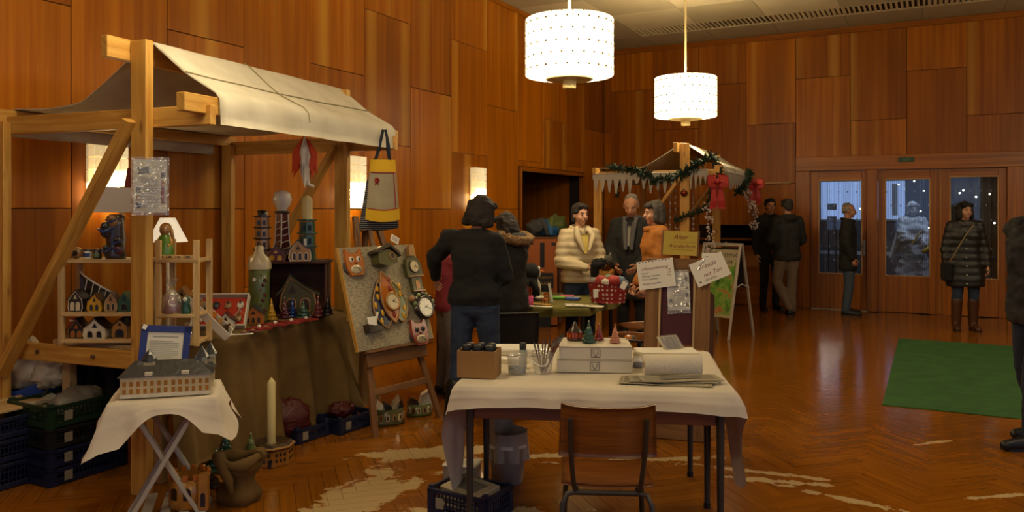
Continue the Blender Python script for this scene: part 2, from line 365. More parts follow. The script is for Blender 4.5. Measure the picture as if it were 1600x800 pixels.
# ---- left wall ---------------------------------------------------
OPY0, OPY1, OPZ = 10.45, 12.9, 2.17
wb_ = B(); T = .25
wb_.box((XL - T / 2 - .012, (YB + YF) / 2, -.06), (T, YF - YB + .6, .13))
wb_.box((XL - T / 2 - .012, (YB + OPY0) / 2, ZC / 2), (T, OPY0 - YB, ZC)); wb_.box((XL - T / 2 - .012, (OPY1 + YF + .3) / 2, ZC / 2), (T, YF + .3 - OPY1, ZC))
wb_.box((XL - T / 2 - .012, (OPY0 + OPY1) / 2, (ZC + OPZ) / 2), (T, OPY1 - OPY0, ZC - OPZ))
wall_left = structure('wall_left', wb_, joint_dark)
G = .006
def panel(parent, axis, lo, hi, z0, z1, plane, sgn, m):
    b = B(); w = hi - lo - G; h = z1 - z0 - G
    if axis == 'y': b.box((plane - sgn * .009, (lo + hi) / 2, (z0 + z1) / 2), (.018, w, h), .003, grain=2)
    else: b.box(((lo + hi) / 2, plane - sgn * .009, (z0 + z1) / 2), (w, .018, h), .003, grain=2)
    obj('panel', b, m, parent)
YS = [-1.2, -.4, .4, 1.18, 1.96, 2.76, 3.558, 4.355, 5.152, 5.993, 6.837, 7.688, 8.58, 9.50, 10.41, 11.29, 12.15, 12.95, 13.87]
for i in range(len(YS) - 1):
    lo, hi = YS[i], YS[i + 1]; cuts = [.0, 1.61, 3.02, ZC] if i % 2 == 1 else [.0, .92, 2.325, 3.74, ZC]
    for a, c in zip(cuts[:-1], cuts[1:]):
        if lo >= 10.4 and hi <= 12.96:
            if c <= OPZ: continue
            a = max(a, OPZ + .07)
            if c - a < .05: continue
        panel(wall_left, 'y', lo, hi, a, c, XL, 1, veneer if (i * 7 + int(c * 3)) % 3 else veneer_b)
# opening frame and the dim recess behind it
tb = B(); tb.box((XL - .02, OPY0 + .02, OPZ / 2), (.1, .05, OPZ), .004); tb.box((XL - .02, OPY1 - .02, OPZ / 2), (.1, .05, OPZ), .004); tb.box((XL - .02, (OPY0 + OPY1) / 2, OPZ + .03), (.1, OPY1 - OPY0, .06), .004)
structure('trim_1', tb, door_wood)
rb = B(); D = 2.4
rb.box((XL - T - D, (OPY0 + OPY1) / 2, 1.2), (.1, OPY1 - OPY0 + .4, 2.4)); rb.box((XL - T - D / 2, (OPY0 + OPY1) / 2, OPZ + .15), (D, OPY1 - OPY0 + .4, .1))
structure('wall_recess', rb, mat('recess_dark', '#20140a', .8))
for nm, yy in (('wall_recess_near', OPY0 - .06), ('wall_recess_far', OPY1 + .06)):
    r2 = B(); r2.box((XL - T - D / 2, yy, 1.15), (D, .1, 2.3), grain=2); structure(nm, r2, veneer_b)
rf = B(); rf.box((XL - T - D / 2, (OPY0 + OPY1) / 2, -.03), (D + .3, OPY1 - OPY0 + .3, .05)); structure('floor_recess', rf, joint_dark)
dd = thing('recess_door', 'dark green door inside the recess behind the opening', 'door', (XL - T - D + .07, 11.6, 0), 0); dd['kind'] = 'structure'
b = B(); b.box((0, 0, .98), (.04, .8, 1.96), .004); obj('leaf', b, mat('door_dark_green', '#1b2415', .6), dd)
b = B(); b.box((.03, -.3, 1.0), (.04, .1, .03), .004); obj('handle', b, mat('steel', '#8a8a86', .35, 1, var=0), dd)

# ---- far wall ----------------------------------------------------
XS = [-5.32, -5.19, -4.38, -3.57, -2.766, -1.963, -1.135, -.328, .485, 1.31, 2.12, 2.93, 3.74, 4.55, 5.36, 6.2]
DX0, DX1, DZ = -1.955, 1.28, 2.46       # door set
HX0, HX1, HZ0 = -3.57, -2.02, 1.34       # hatch
fb = B(); yc = YF + .137
fb.box(((XL + XR) / 2, yc, -.06), (XR - XL + 4, T, .13)); fb.box(((XL + HX0) / 2, yc, ZC / 2), (HX0 - XL + .5, T, ZC)); fb.box(((HX0 + HX1) / 2, yc, (ZC + HZ0) / 2), (HX1 - HX0, T, ZC - HZ0))
fb.box(((HX1 + DX0) / 2, yc, ZC / 2), (DX0 - HX1, T, ZC)); fb.box(((DX0 + DX1) / 2, yc, (ZC + DZ) / 2), (DX1 - DX0, T, ZC - DZ)); fb.box(((DX1 + XR) / 2, yc, ZC / 2), (XR - DX1, T, ZC))
wall_far = structure('wall_far', fb, joint_dark)
for i in range(0, len(XS) - 1):
    lo, hi = XS[i], XS[i + 1]; cuts = [.0, 1.61, 3.02, ZC] if i % 2 == 0 else [.0, .92, 2.325, 3.75, ZC]
    if i == 3: cuts = [0, 1.34, 2.04, 3.75, ZC]
    if i == 4: cuts = [0, 1.34, 2.04, 3.03, ZC]
    for a, c in zip(cuts[:-1], cuts[1:]):
        if i in (3, 4) and c < 1.4: continue
        if 5 <= i <= 8:
            if c <= DZ: continue
            a = max(a, DZ)
        panel(wall_far, 'x', lo, hi, a, c, YF, -1, veneer_b if (i * 5 + int(c * 3)) % 3 else veneer)
b = B(); b.box(((XL + XR) / 2, YF - .02, ZC - .05), (XR - XL, .04, .09), .004); structure('trim_2', b, veneer_b)
b = B(); b.box((XL + .02, (YB + YF) / 2, ZC - .04), (.03, YF - YB, .06), .004); structure('trim_3', b, veneer_b)
b = B(); b.box((-2.42, YF - .02, 2.045), (.76, .05, .018), .003); structure('trim_4', b, mat('trim_light', '#a98a58', .5))
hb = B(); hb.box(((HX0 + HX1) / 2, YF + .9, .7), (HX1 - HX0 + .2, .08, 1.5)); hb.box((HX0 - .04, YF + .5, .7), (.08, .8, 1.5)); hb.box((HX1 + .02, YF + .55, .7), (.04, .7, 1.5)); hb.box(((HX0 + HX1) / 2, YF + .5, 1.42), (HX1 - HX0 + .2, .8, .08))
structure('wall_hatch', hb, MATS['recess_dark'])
b = B(); b.box(((HX0 + HX1) / 2, YF + .2, 1.10), (HX1 - HX0, .4, .03), .004); b.box(((HX0 + HX1) / 2, YF + .02, .5), (HX1 - HX0, .04, 1.0), .004)
structure('trim_5', b, veneer_b)

# ---- doors -------------------------------------------------------
fr = B(); t_ = .11
fr.box(((DX0 + DX1) / 2, YF - .02, (DZ + 2.23) / 2), (DX1 - DX0, t_, DZ - 2.23), .006); fr.box(((DX0 - 1.74) / 2, YF - .02, 1.115), (-1.74 - DX0, t_, 2.23), .006, grain=2)
fr.box((-.8125, YF - .02, 1.115), (.155, t_, 2.23), .006, grain=2); fr.box((1.14, YF - .02, 1.115), (.28, t_, 2.23), .006, grain=2)
structure('trim_6', fr, door_wood)
glass_m = mat('pane_glass', (.8, .9, 1), rough=.03, var=0, trans=0)
def thin_glass(name, tint=(.9, .95, 1), gl=.12):
    m, nt, b = _new(name); N = nt.nodes.new; L = nt.links.new
    tr = N('ShaderNodeBsdfTransparent'); tr.inputs[0].default_value = tuple(tint) + (1,); gs = N('ShaderNodeBsdfGlossy'); gs.inputs['Roughness'].default_value = .02
    fr_ = N('ShaderNodeFresnel'); fr_.inputs[0].default_value = 1.45; ms = N('ShaderNodeMixShader'); ad = N('ShaderNodeMath'); ad.operation = 'MULTIPLY_ADD'; ad.inputs[1].default_value = .8; ad.inputs[2].default_value = gl * .2
    L(fr_.outputs[0], ad.inputs[0]); L(ad.outputs[0], ms.inputs[0]); L(tr.outputs[0], ms.inputs[1]); L(gs.outputs[0], ms.inputs[2]); L(ms.outputs[0], nt.nodes['Material Output'].inputs[0])
    MATS[name] = m; return m
clear_glass = thin_glass('clear_glass')
steel = MATS['steel']; beadm = mat('window_bead', '#b98f55', .5)
def door(n, x0, x1, g0, g1, gz0, gz1, label):
    d = thing('door_%d' % n, label, 'door', (0, 0, 0)); d['kind'] = 'structure'
    b = B(); y = YF + .02; dz = 2.225
    b.box(((x0 + g0) / 2, y, dz / 2), (g0 - x0, .05, dz), .003, grain=2); b.box(((x1 + g1) / 2, y, dz / 2), (x1 - g1, .05, dz), .003, grain=2)
    b.box(((g0 + g1) / 2, y, (gz1 + dz) / 2), (g1 - g0, .05, dz - gz1), .003, grain=0); b.box(((g0 + g1) / 2, y, gz0 / 2 + .003), (g1 - g0, .05, gz0 - .006), .003, grain=2)
    obj('leaf', b, door_wood, d)
    b = B(); b.box(((g0 + g1) / 2, y, (gz0 + gz1) / 2), (g1 - g0, .006, gz1 - gz0)); obj('pane', b, clear_glass, d)
    b = B()
    for zz in (gz0, gz1): b.box(((g0 + g1) / 2, y - .03, zz), (g1 - g0 + .02, .014, .016), .002)
    for xx in (g0, g1): b.box((xx, y - .03, (gz0 + gz1) / 2), (.016, .014, gz1 - gz0 + .02), .002)
    obj('glazing_bead', b, beadm, d)
    return d, y
d1, y = door(1, -1.735, -.895, -1.605, -.966, .58, 2.075, 'wooden glazed door behind the man in the black coat')
h = B(); h.box((-.93, y - .035, 1.0), (.04, .012, .24), .003); h.cyl((-.93, y - .03, 1.03), (-.93, y - .08, 1.03), .009); h.cyl((-.93, y - .08, 1.03), (-1.04, y - .08, 1.03), .009); obj('handle', h, steel, d1)
d2, y = door(2, -.73, .127, -.624, -.009, .575, 2.08, 'wooden glazed door with the grey cloaked figure behind its pane')
h = B(); h.box((.133, y - .035, 1.11), (.022, .02, 2.2), .003, grain=2); obj('astragal', h, wood('astragal', '#9a6526', '#b57f36', .45), d2)
d3, y = door(3, .14, 1.0, .265, .888, .57, 2.10, 'wooden glazed door with a beaded curtain, behind the woman in the puffer coat')
th = B(); th.box((-1.3, YF - .05, .006), (.85, .05, .012), .003); structure('trim_7', th, mat('threshold', '#b7ad98', .4, .6))
ex = thing('exit_sign', 'small dark green exit sign above the middle door', 'sign', (-.33, YF - .09, 2.375)); b = B(); b.box((0, 0, 0), (.22, .03, .07), .004); obj('case', b, mat('exit_green', '#1f4a2c', .5), ex)
lettering('EXIT', .045, mat('exit_letters', '#5d8a63', .5, var=0), ex, (0, -.0165, 0))

# ---- ceiling -----------------------------------------------------
cb = B(); cb.box(((XL + XR) / 2, (YB + YF) / 2, ZC + .11), (XR - XL + .4, YF - YB + .4, .16)); ceiling = structure('ceiling', cb, grille_dk)
S0, S1 = 12.48, 13.02; ts = 1.05; ty = S0
def tile(x0, x1, y0, y1, m):
    b = B(); b.box(((x0 + x1) / 2, (y0 + y1) / 2, ZC + .012), (x1 - x0 - .004, y1 - y0 - .004, .024), .003); obj('tile', b, m, ceiling)
xe = [XL, -4.30] + [-4.30 + ts * k for k in range(1, 11)] + [XR]
ye = [S0 - ts * k for k in range(0, 17)]
for i in range(len(xe) - 1):
    for j in range(len(ye) - 1):
        tile(xe[i], xe[i + 1], ye[j + 1], ye[j], tile_a if (i + j) % 2 else tile_b)
    tile(xe[i], xe[i + 1], S1, YF, tile_b)
tile(XL, -4.30, S0, S1, tile_b)
gb = B(); x = -4.28; k = 0; dk = B()
while x < XR:
    seg = int((x + 4.28) / 1.05) % 2
    (gb if True else dk).box((x, (S0 + S1) / 2, ZC + .012), (.030 if seg else .044, S1 - S0 - .06, .018)); x += .07
for yy in (S0 + .015, S1 - .015): gb.box(((XR - 4.3) / 2, yy, ZC + .01), (XR + 4.3, .03, .02))
g_ = obj('grille_slats', gb, grille_m, ceiling); g_['kind'] = 'stuff'

# ---- walls behind and beside the camera, with the daylight windows ----
def wall_with_windows(name, axis, plane, lo, hi, wins, z0, z1):
    b = B(); edges = [lo] + [e for w in wins for e in w] + [hi]
    def bx(a, c, za, zb):
        if c - a < 1e-3: return
        if axis == 'y': b.box((plane, (a + c) / 2, (za + zb) / 2), (.3, c - a, zb - za), grain=2)
        else: b.box(((a + c) / 2, plane, (za + zb) / 2), (c - a, .3, zb - za), grain=2)
    for i in range(0, len(edges) - 1):
        a, c = edges[i], edges[i + 1]
        if i % 2 == 0: bx(a, c, 0, ZC)
        else: bx(a, c, 0, z0); bx(a, c, z1, ZC)
    structure(name, b, veneer_b)
    for k, w in enumerate(wins):
        o = thing('window_%d' % (k + 1) if axis == 'y' else 'window_%d' % (k + 11), 'tall daylight window in the wall beside the hall', 'window', (0, 0, 0)); o['kind'] = 'structure'
        p = B(); f2 = B(); mid = (w[0] + w[1]) / 2; wd = w[1] - w[0]
        if axis == 'y':
            p.box((plane, mid, (z0 + z1) / 2), (.006, wd, z1 - z0))
            for q in (w[0] + .03, mid, w[1] - .03): f2.box((plane, q, (z0 + z1) / 2), (.08, .06, z1 - z0))
            for q in (z0 + .03, z1 - .03): f2.box((plane, mid, q), (.08, wd, .06))
        else:
            p.box((mid, plane, (z0 + z1) / 2), (wd, .006, z1 - z0))
            for q in (w[0] + .03, mid, w[1] - .03): f2.box((q, plane, (z0 + z1) / 2), (.06, .08, z1 - z0))
            for q in (z0 + .03, z1 - .03): f2.box((mid, plane, q), (wd, .08, .06))
        obj('pane', p, clear_glass, o); obj('window_frame', f2, plaster, o)
wall_with_windows('wall_right', 'y', XR + .15, YB - .3, YF + .3, [(-4.0, -1.2), (-.9, 1.9), (2.2, 5.0), (5.3, 8.1)], .4, 4.0)
wall_with_windows('wall_back', 'x', YB - .15, XL - .3, XR + .3, [(-4.6, -1.8), (-1.2, 1.6), (2.2, 5.0)], .8, 3.6)

# ---- lobby behind the glazed doors -------------------------------
LB = 17.5; LX0, LX1, LZ = -3.9, 3.2, 2.9
lb = B(); wx0, wx1, wz0, wz1 = -2.02, -.42, 1.38, 2.2
lb.box(((LX0 + wx0) / 2, LB + .1, LZ / 2), (wx0 - LX0, .2, LZ)); lb.box(((LX1 + wx1) / 2, LB + .1, LZ / 2), (LX1 - wx1, .2, LZ)); lb.box(((wx0 + wx1) / 2, LB + .1, wz0 / 2), (wx1 - wx0, .2, wz0)); lb.box(((wx0 + wx1) / 2, LB + .1, (LZ + wz1) / 2), (wx1 - wx0, .2, LZ - wz1))
lb.box((LX0 - .1, (YF + LB) / 2 + .6, LZ / 2), (.2, LB - YF - 1.0, LZ))
lobby_m = mat('lobby_wall', '#5b6068', .8)
structure('wall_lobby', lb, lobby_m)
b = B(); b.box(((LX0 + LX1) / 2, (YF + LB) / 2 + .15, LZ + .06), (LX1 - LX0, LB - YF - .2, .1)); structure('ceiling_lobby', b, lobby_m)
b = B(); b.box(((LX0 + LX1) / 2, (YF + LB) / 2 + .2, -.03), (LX1 - LX0, LB - YF, .06)); structure('floor_lobby', b, mat('lobby_floor', '#4a4038', .3))
b = B(); b.box((LX1 + .1, (YF + LB) / 2 + .2, .3), (.2, LB - YF, .6)); b.box((LX1 + .1, (YF + LB) / 2 + .2, LZ - .1), (.2, LB - YF, .2)); structure('wall_lobby_side', b, lobby_m)
for nm, (cx, cy), (sx, sy), z0, z1, n in (('window_21', ((wx0 + wx1) / 2, LB + .1), (wx1 - wx0, .05), wz0, wz1, 2), ('window_22', (LX1 + .1, (YF + LB) / 2 + .2), (.05, LB - YF - .1), .6, LZ - .2, 3)):  # the side glazing is added, unseen, to let sky light into the lobby
    o = thing(nm, 'dusk-blue window of the lobby behind the doors, one of a seen and an added pair', 'window', (0, 0, 0)); o['kind'] = 'structure'
    f2 = B()
    for k in range(n + 1):
        q = -.5 + k / n
        f2.box((cx + q * (sx if sx > sy else 0), cy + q * (sy if sy > sx else 0), (z0 + z1) / 2), (.05, .05, z1 - z0))
    for q in (z0, z1): f2.box((cx, cy, q), (max(sx, .05), max(sy, .05), .05))
    obj('window_frame', f2, mat('frame_white', '#c9ccd2', .5), o)
    p = B(); p.box((cx, cy, (z0 + z1) / 2), (sx if sx > sy else .005, sy if sy > sx else .005, z1 - z0)); obj('pane', p, clear_glass, o)
t = thing('lobby_fill_light', 'unseen white fill light added at the lobby ceiling behind the doors', 'lamp', (-.1, 14.75, LZ - .05)); b = B(); b.box((0, 0, .02), (1.5, .2, .05), .01); obj('housing', b, MATS['frame_white'], t); b = B(); b.box((0, 0, -.02), (1.4, .14, .04), .015); obj('tube', b, mat('fill_glow', '#ffffff', .5, var=0, emis=(.8, .88, 1), es=30), t)  # unseen light added to brighten the cloaked figure
# carpet runner
cg = weave('green_carpet', '#24501f', '#34672b', 160, big=.3)
b = B(); b.box((1.0, 9.15, .004), (2.7, 3.82, .008), .002)
tag(obj('green_carpet', b, cg), 'flat green carpet lying on the parquet before the doors', 'carpet')

# ================================================================ LAMPS
cream_metal = mat('lamp_cream', '#d8c48c', .4, var=.05)
def emit(name, col, s, base='#ffffff'):
    if name in MATS: return MATS[name]
    return mat(name, base, .5, var=0, emis=col, es=s)
drum_e = emit('lamp_diffuser', LAMP_TINT, LAMP_POWER)
tile_g = mat('lamp_glass_tile', (1, .93, .75), rough=.15, var=0, emis=(1, .80, .45), es=3.2)
stud_m = mat('lamp_stud', '#8f7a3f', .35, .7, var=0)
tile_me = None
drum_dim = emit('lamp_diffuser_dim', LAMP_TINT, LAMP_POWER * .42); drum_mid = emit('lamp_diffuser_mid', LAMP_TINT, LAMP_POWER * .5)
def pendant(x, y, label, full=True, dm=None):
    global tile_me
    t = thing('pendant_lamp', label, 'lamp', (x, y, 0), 0, 'pendant lamps of the hall')
    z0, z1, R = 2.80, 3.31, .385
    b = B(); b.cyl((0, 0, z1 - .1), (0, 0, ZC - .06), .014); obj('rod', b, cream_metal, t)
    b = B(); b.lathe([(.07, ZC - .001), (.07, ZC - .03), (.02, ZC - .07)][::-1], 20); obj('ceiling_rose', b, cream_metal, t)
    b = B(); b.lathe([(.16, z0 + .01), (R - .03, z0 + .01), (R - .02, z0 + .03), (R - .02, z1 - .09), (.02, z1 - .08)], 32); obj('diffuser', b, dm or drum_e, t)
    b = B(); b.lathe([(.19, z0 - .035), (.215, z0 - .03), (.215, z0 + .03), (.19, z0 + .03)], 32); obj('ring', b, cream_metal, t)
    b = B(); b.lathe([(.0, z0 - .02), (.19, z0 - .02), (.19, z0 + .01)], 32); obj('bottom_glass', b, drum_e, t)
    b = B(); b.lathe([(.0, z0 - .11), (.055, z0 - .11), (.06, z0 - .1), (.06, z0 - .02), (.075, z0 - .015)], 20); obj('finial', b, cream_metal, t)
    if not full: return t
    n, rows = 26, 5; hgt = (z1 - z0) / rows
    if tile_me is None:
        tb = B(); w = 2 * pi * R / n - .006; tb.cur = 0; tb.box((0, 0, 0), (.018, w, hgt - .004), .006); tb.cur = 1; tb.cyl((.007, 0, 0), (.017, 0, 0), .009, n=6)
        tile_me = tb.mesh('glass_tile', [tile_g, stud_m])
    for r in range(rows):
        for k in range(n):
            a = 2 * pi * (k + (r % 2) * .5) / n
            obj('glass_tile', tile_me, None, t, (R * cos(a), R * sin(a), z0 + hgt * (r + .5)), a)
    return t
pendant(-2.88, 6.65, 'larger, nearer glass drum pendant lamp hanging left of the other')
pendant(-2.81, 10.26, 'smaller, farther glass drum pendant lamp hanging above the garlanded stall')
for x, y, pl in ((-2.9, 3.0, 'above the left stall'), (-2.9, -.6, 'behind the viewer on the left'), (2.4, -.6, 'behind the viewer on the right'), (2.4, 3.0, 'right of the front table'), (2.4, 6.6, 'right of the green carpet'), (2.5, 10.26, 'right of the glazed doors')):
    pendant(x, y, 'glass drum pendant lamp outside the picture, ' + pl, False, drum_mid if (x < 0 < y) else drum_dim)
sc_core = emit('sconce_core', (1.0, .72, .33), SCONCE_POWER)
sc_tile = mat('sconce_tile', (1, .94, .8), rough=.2, var=.25, vs=40, emis=(1, .78, .42), es=.35, bump=.6, bs=90, alpha=.55)
sc_tile_hot = mat('sconce_tile_hot', (1, .94, .8), rough=.2, var=.1, vs=40, emis=(1, .82, .5), es=2.0, bump=.6, bs=90, alpha=.5)
for m_ in (tile_g, sc_tile, sc_tile_hot): m_.cycles.emission_sampling = 'NONE'
def sconce(y, label):
    t = thing('wall_sconce', label, 'lamp', (XL, y, 1.615), 0, 'glass sconces of the panelled wall')
    b = B(); b.box((.012, 0, .27), (.02, .26, .53), .003); obj('back_plate', b, cream_metal, t)
    
    for j in (-.08, .08): b = B(); b.cyl((.05, j, .05), (.05, j, .2), .02, n=10); obj('bulb', b, sc_core, t)
    k = 0
    for i in range(6):
        for j in (-1, 0, 1):
            b = B(); b.box((.095, j * .09, .045 + .09 * i), (.02, .085, .085), .006); b.cyl((.10, j * .09, .045 + .09 * i), (.112, j * .09, .045 + .09 * i), .008, n=6)
            obj('glass_tile', b, sc_tile_hot if i < 3 else sc_tile, t)
        for j in (-1, 1):
            b = B(); b.box((.05, j * .135, .045 + .09 * i), (.085, .012, .085), .004); obj('glass_tile', b, sc_tile_hot if i < 2 else sc_tile, t)
    return t
sconce(3.80, 'bright glass sconce behind the tall post of the left stall')
sconce(6.61, 'glass tile sconce beside the hanging tote bags')
sconce(9.16, 'glass tile sconce above the head of the woman in black')
# ================================================================ STALLS
pine = wood('pine_beam', '#b6822f', '#dcae58', rough=.55, su=2.5, sv=30, knots=True)
pine_pale = wood('pine_pale', '#b89560', '#d9bd88', rough=.6, su=2.5, sv=30, knots=True)
canvas = weave('canvas_cream', '#b3ab98', '#d3ccba', 260, bump=.15)
burlap = weave('burlap', '#5a431e', '#7e6231', 150, bump=.5)
white_cloth = mat('white_cloth', '#d2c8b6', .95, var=.07, vs=5, bump=.55, bs=9)
bolt_m = mat('bolt', '#8a8578', .4, .9, var=0)
def stall(label, R0, heading, a, bfr, Lg, zr, zc, group):
    t = thing('market_stall', label, 'market stall', R0, rz(heading), group); pw, pt = .115, .055
    for y in (0, Lg):
        b = B(); b.box((0, y, (zr - .01) / 2), (pw, pt, zr - .01), .004); obj('ridge_post', b, pine, t)
        b = B(); b.box((-a, y, (zc + .02) / 2), (.10, pt, zc + .02), .004); obj('eave_post', b, pine, t)
        b = B(); b.box(((bfr - a) / 2, y + .05, zc), (a + bfr + .12, .045, .11), .004); obj('cross_beam', b, pine, t)
        b = B(); b.box((-a / 2, y + .045, .74), (a + .1, .045, .10), .004); rl = obj('rail', b, pine, t)
        for q in (-.35, -.75):
            k = B(); k.cyl((q * a, y + .022, .745), (q * a, y + .012, .745), .014, n=8); obj('bolt', k, bolt_m, rl)
        b = B(); s = -.05 if y == 0 else -.045
        b.beam((-.03, y + s, zc - .02), (-a + .06, y + s, .60), .04, .09, up=(0, 1, 0)); obj('brace', b, pine, t)
    b = B(); b.box((-.085, Lg / 2 - .03, zr - .065), (.05, Lg + .30, .12), .004); obj('ridge_beam', b, pine, t)
    b = B(); b.box((bfr, Lg / 2, zc + .055), (.06, Lg + .26, .10), .004); obj('eave_beam', b, pine, t)
    b = B(); b.box((-a - .02, Lg / 2, zc + .06), (.05, Lg + .2, .08), .004); obj('eave_beam', b, pine, t)
    # canvas sheet: back slope, ridge, front slope, hanging hem
    prof = [(-a - .07, zc - .06), (-a - .065, zc + .10), (-a * .5, (zr + zc) / 2 - .02), (-.085, zr + .012), (-.03, zr + .012), (bfr * .55, zc + .10 + (zr - zc - .1) * .44), (bfr + .035, zc + .125), (bfr + .045, zc + .09), (bfr + .05, zc - .045)]
    Ls = [0]
    for p, q in zip(prof[:-1], prof[1:]): Ls.append(Ls[-1] + math.hypot(q[0] - p[0], q[1] - p[1]))
    def ev(u):
        s_ = u * Ls[-1]
        for k in range(len(prof) - 1):
            if s_ <= Ls[k + 1] + 1e-9:
                f = (s_ - Ls[k]) / (Ls[k + 1] - Ls[k]); return prof[k][0] + f * (prof[k + 1][0] - prof[k][0]), prof[k][1] + f * (prof[k + 1][1] - prof[k][1])
        return prof[-1]
    y0, y1 = .085, Lg + .03
    def fn(u, v):
        x, z = ev(u); sag = 0
        if x < -.1: k = (x + a) / a; sag = -.10 * sin(pi * max(0, min(1, k))) * (.75 + .25 * sin(pi * v))
        elif x > 0 and z > zc + .12: sag = -.012 * sin(pi * v) * sin(pi * min(1, x / bfr))
        z += sag + .0015 * sin(v * 23 + x * 9)
        if z < zc + .08: x += .008 * sin(v * 31)
        return (x, y0 + v * (y1 - y0) + (.03 if x > 0 else 0) * (x / bfr), z)
    b = B(); b.grid(fn, 44, 40, .004); cv = obj('canopy', b, canvas, t)
    sm = mat('canvas_seam', '#8d8262', .9)
    for v in (.42,):
        b = B(); pts = [Vector(fn(.56 + .4 * k / 14, v)) + Vector((.004, 0, .005)) for k in range(15)]; b.tube(pts, .004, 5); obj('seam', b, sm, cv)
    b = B(); pts = [Vector(fn(.80, k / 30)) + Vector((.004, 0, .004)) for k in range(31)]; b.tube(pts, .004, 5); obj('seam', b, sm, cv)
    return t
R0 = at(222, 4.516); HD1 = 21.5
st1 = stall('large canvas-roofed wooden market stall of ceramics at the left wall', R0, HD1, 1.13, .40, 2.0, 2.56, 2.12, 'wooden market stalls')
RS2 = at(1070, 10.17); HD2 = 24.0
st2 = stall('small canvas-roofed wooden stall with fir garland in the far corner', RS2, HD2, 1.15, .42, 2.3, 2.45, 2.05, 'wooden market stalls')
M1 = Matrix.Translation(R0) @ Matrix.Rotation(rz(HD1), 4, 'Z'); M2 = Matrix.Translation(RS2) @ Matrix.Rotation(rz(HD2), 4, 'Z')

# ---- stall 1: counter with burlap ---------------------------------
TZ = .81
t = thing('counter_table', 'plank counter under the burlap in the left stall', 'table', M1 @ Vector((0, 0, 0)), rz(HD1))
b = B(); b.box((-.42, 1.12, TZ - .02), (.86, 2.0, .03), .004); obj('tabletop', b, pine_pale, t)
for x in (-.8, -.06):
    for y in (.2, 2.05): b = B(); b.box((x, y, (TZ - .035) / 2), (.06, .06, TZ - .035), .004); obj('leg', b, pine_pale, t)
rnd = random.Random(3)
ph = [rnd.uniform(0, 6) for _ in range(8)]
def burl(u, v):
    # u: from the back edge of the top over the front edge down to the floor; v: near end to far end
    y = .14 + v * 2.0
    if u < .4: return (-.84 + (u / .4) * .86, y, TZ + .002 + .003 * sin(9 * y + 20 * u))
    s = (u - .4) / .6; fold = .055 * sin(y * 7.5 + ph[0] + .8 * sin(2.2 * y)) ** 3 + .025 * sin(y * 17 + ph[1]) + .012 * sin(y * 37)
    flare = .03 + .10 * s + fold * min(1, s * 1.8) + (.10 * s * s if v > .85 else 0)
    return (.02 + flare, y + (.05 * s * max(0, v - .8) / .2), TZ - .006 - s * (TZ - .05 - .05 * sin(y * 3 + 1)))
b = B(); b.grid(burl, 36, 90, .004)
tag(obj('burlap_cloth', b, burlap, None, M1.to_translation(), rz(HD1)), 'brown burlap cloth draped over the counter of the left stall', 'cloth')

# ---- generic ceramic makers ---------------------------------------
gl_dark = glaze('glaze_dark_brown', '#33251a'); gl_tan = glaze('glaze_tan', '#a17a4a'); gl_cream = glaze('glaze_cream', '#cdbf98'); gl_yel = glaze('glaze_yellow', '#cfa021')
gl_green = glaze('glaze_green', '#28503a'); gl_moss = glaze('glaze_moss', '#5d6a35'); gl_red = glaze('glaze_red', '#8c2a1a'); gl_blue = glaze('glaze_blue', '#1d3a7a'); gl_orange = glaze('glaze_orange', '#b0641f'); gl_white = glaze('glaze_white', '#d8d0bc'); gl_black = glaze('glaze_black', '#15130f'); gl_slate = glaze('glaze_slate', '#2c3036'); gl_pink = glaze('glaze_pink', '#d98a66'); gl_wine = glaze('glaze_wine', '#5d2124'); gl_ochre = glaze('glaze_ochre', '#a8742a'); gl_olive = glaze('glaze_olive', '#4c4a24')
tagm = mat('price_tag', '#e6e2d6', .8, var=.03)
plastic = None
def clear_film():
    if 'clear_film' in MATS: return MATS['clear_film']
    m, nt, b = _new('clear_film'); N = nt.nodes.new; L = nt.links.new
    tr = N('ShaderNodeBsdfTransparent'); tr.inputs[0].default_value = (.93, .93, .93, 1); gs = N('ShaderNodeBsdfGlossy'); gs.inputs['Roughness'].default_value = .12; df = N('ShaderNodeBsdfDiffuse'); df.inputs[0].default_value = (.75, .75, .75, 1)
    m1 = N('ShaderNodeMixShader'); m1.inputs[0].default_value = .22; m2 = N('ShaderNodeMixShader'); m2.inputs[0].default_value = .14
    tc = N('ShaderNodeTexCoord'); n = N('ShaderNodeTexNoise'); n.inputs['Scale'].default_value = 30; L(tc.outputs['Object'], n.inputs['Vector']); bp = N('ShaderNodeBump'); bp.inputs['Strength'].default_value = .8; bp.inputs['Distance'].default_value = .02; L(n.outputs['Fac'], bp.inputs['Height']); L(bp.outputs[0], gs.inputs['Normal'])
    L(tr.outputs[0], m1.inputs[1]); L(gs.outputs[0], m1.inputs[2]); L(m1.outputs[0], m2.inputs[1]); L(df.outputs[0], m2.inputs[2]); L(m2.outputs[0], nt.nodes['Material Output'].inputs[0])
    MATS['clear_film'] = m; return m
film = clear_film()
def arch(w, h, z0, n=6): return [(-w / 2, z0), (w / 2, z0)] + [(w / 2 * cos(pi * k / n), z0 + h - w / 2 + w / 2 * sin(pi * k / n)) for k in range(n + 1)]
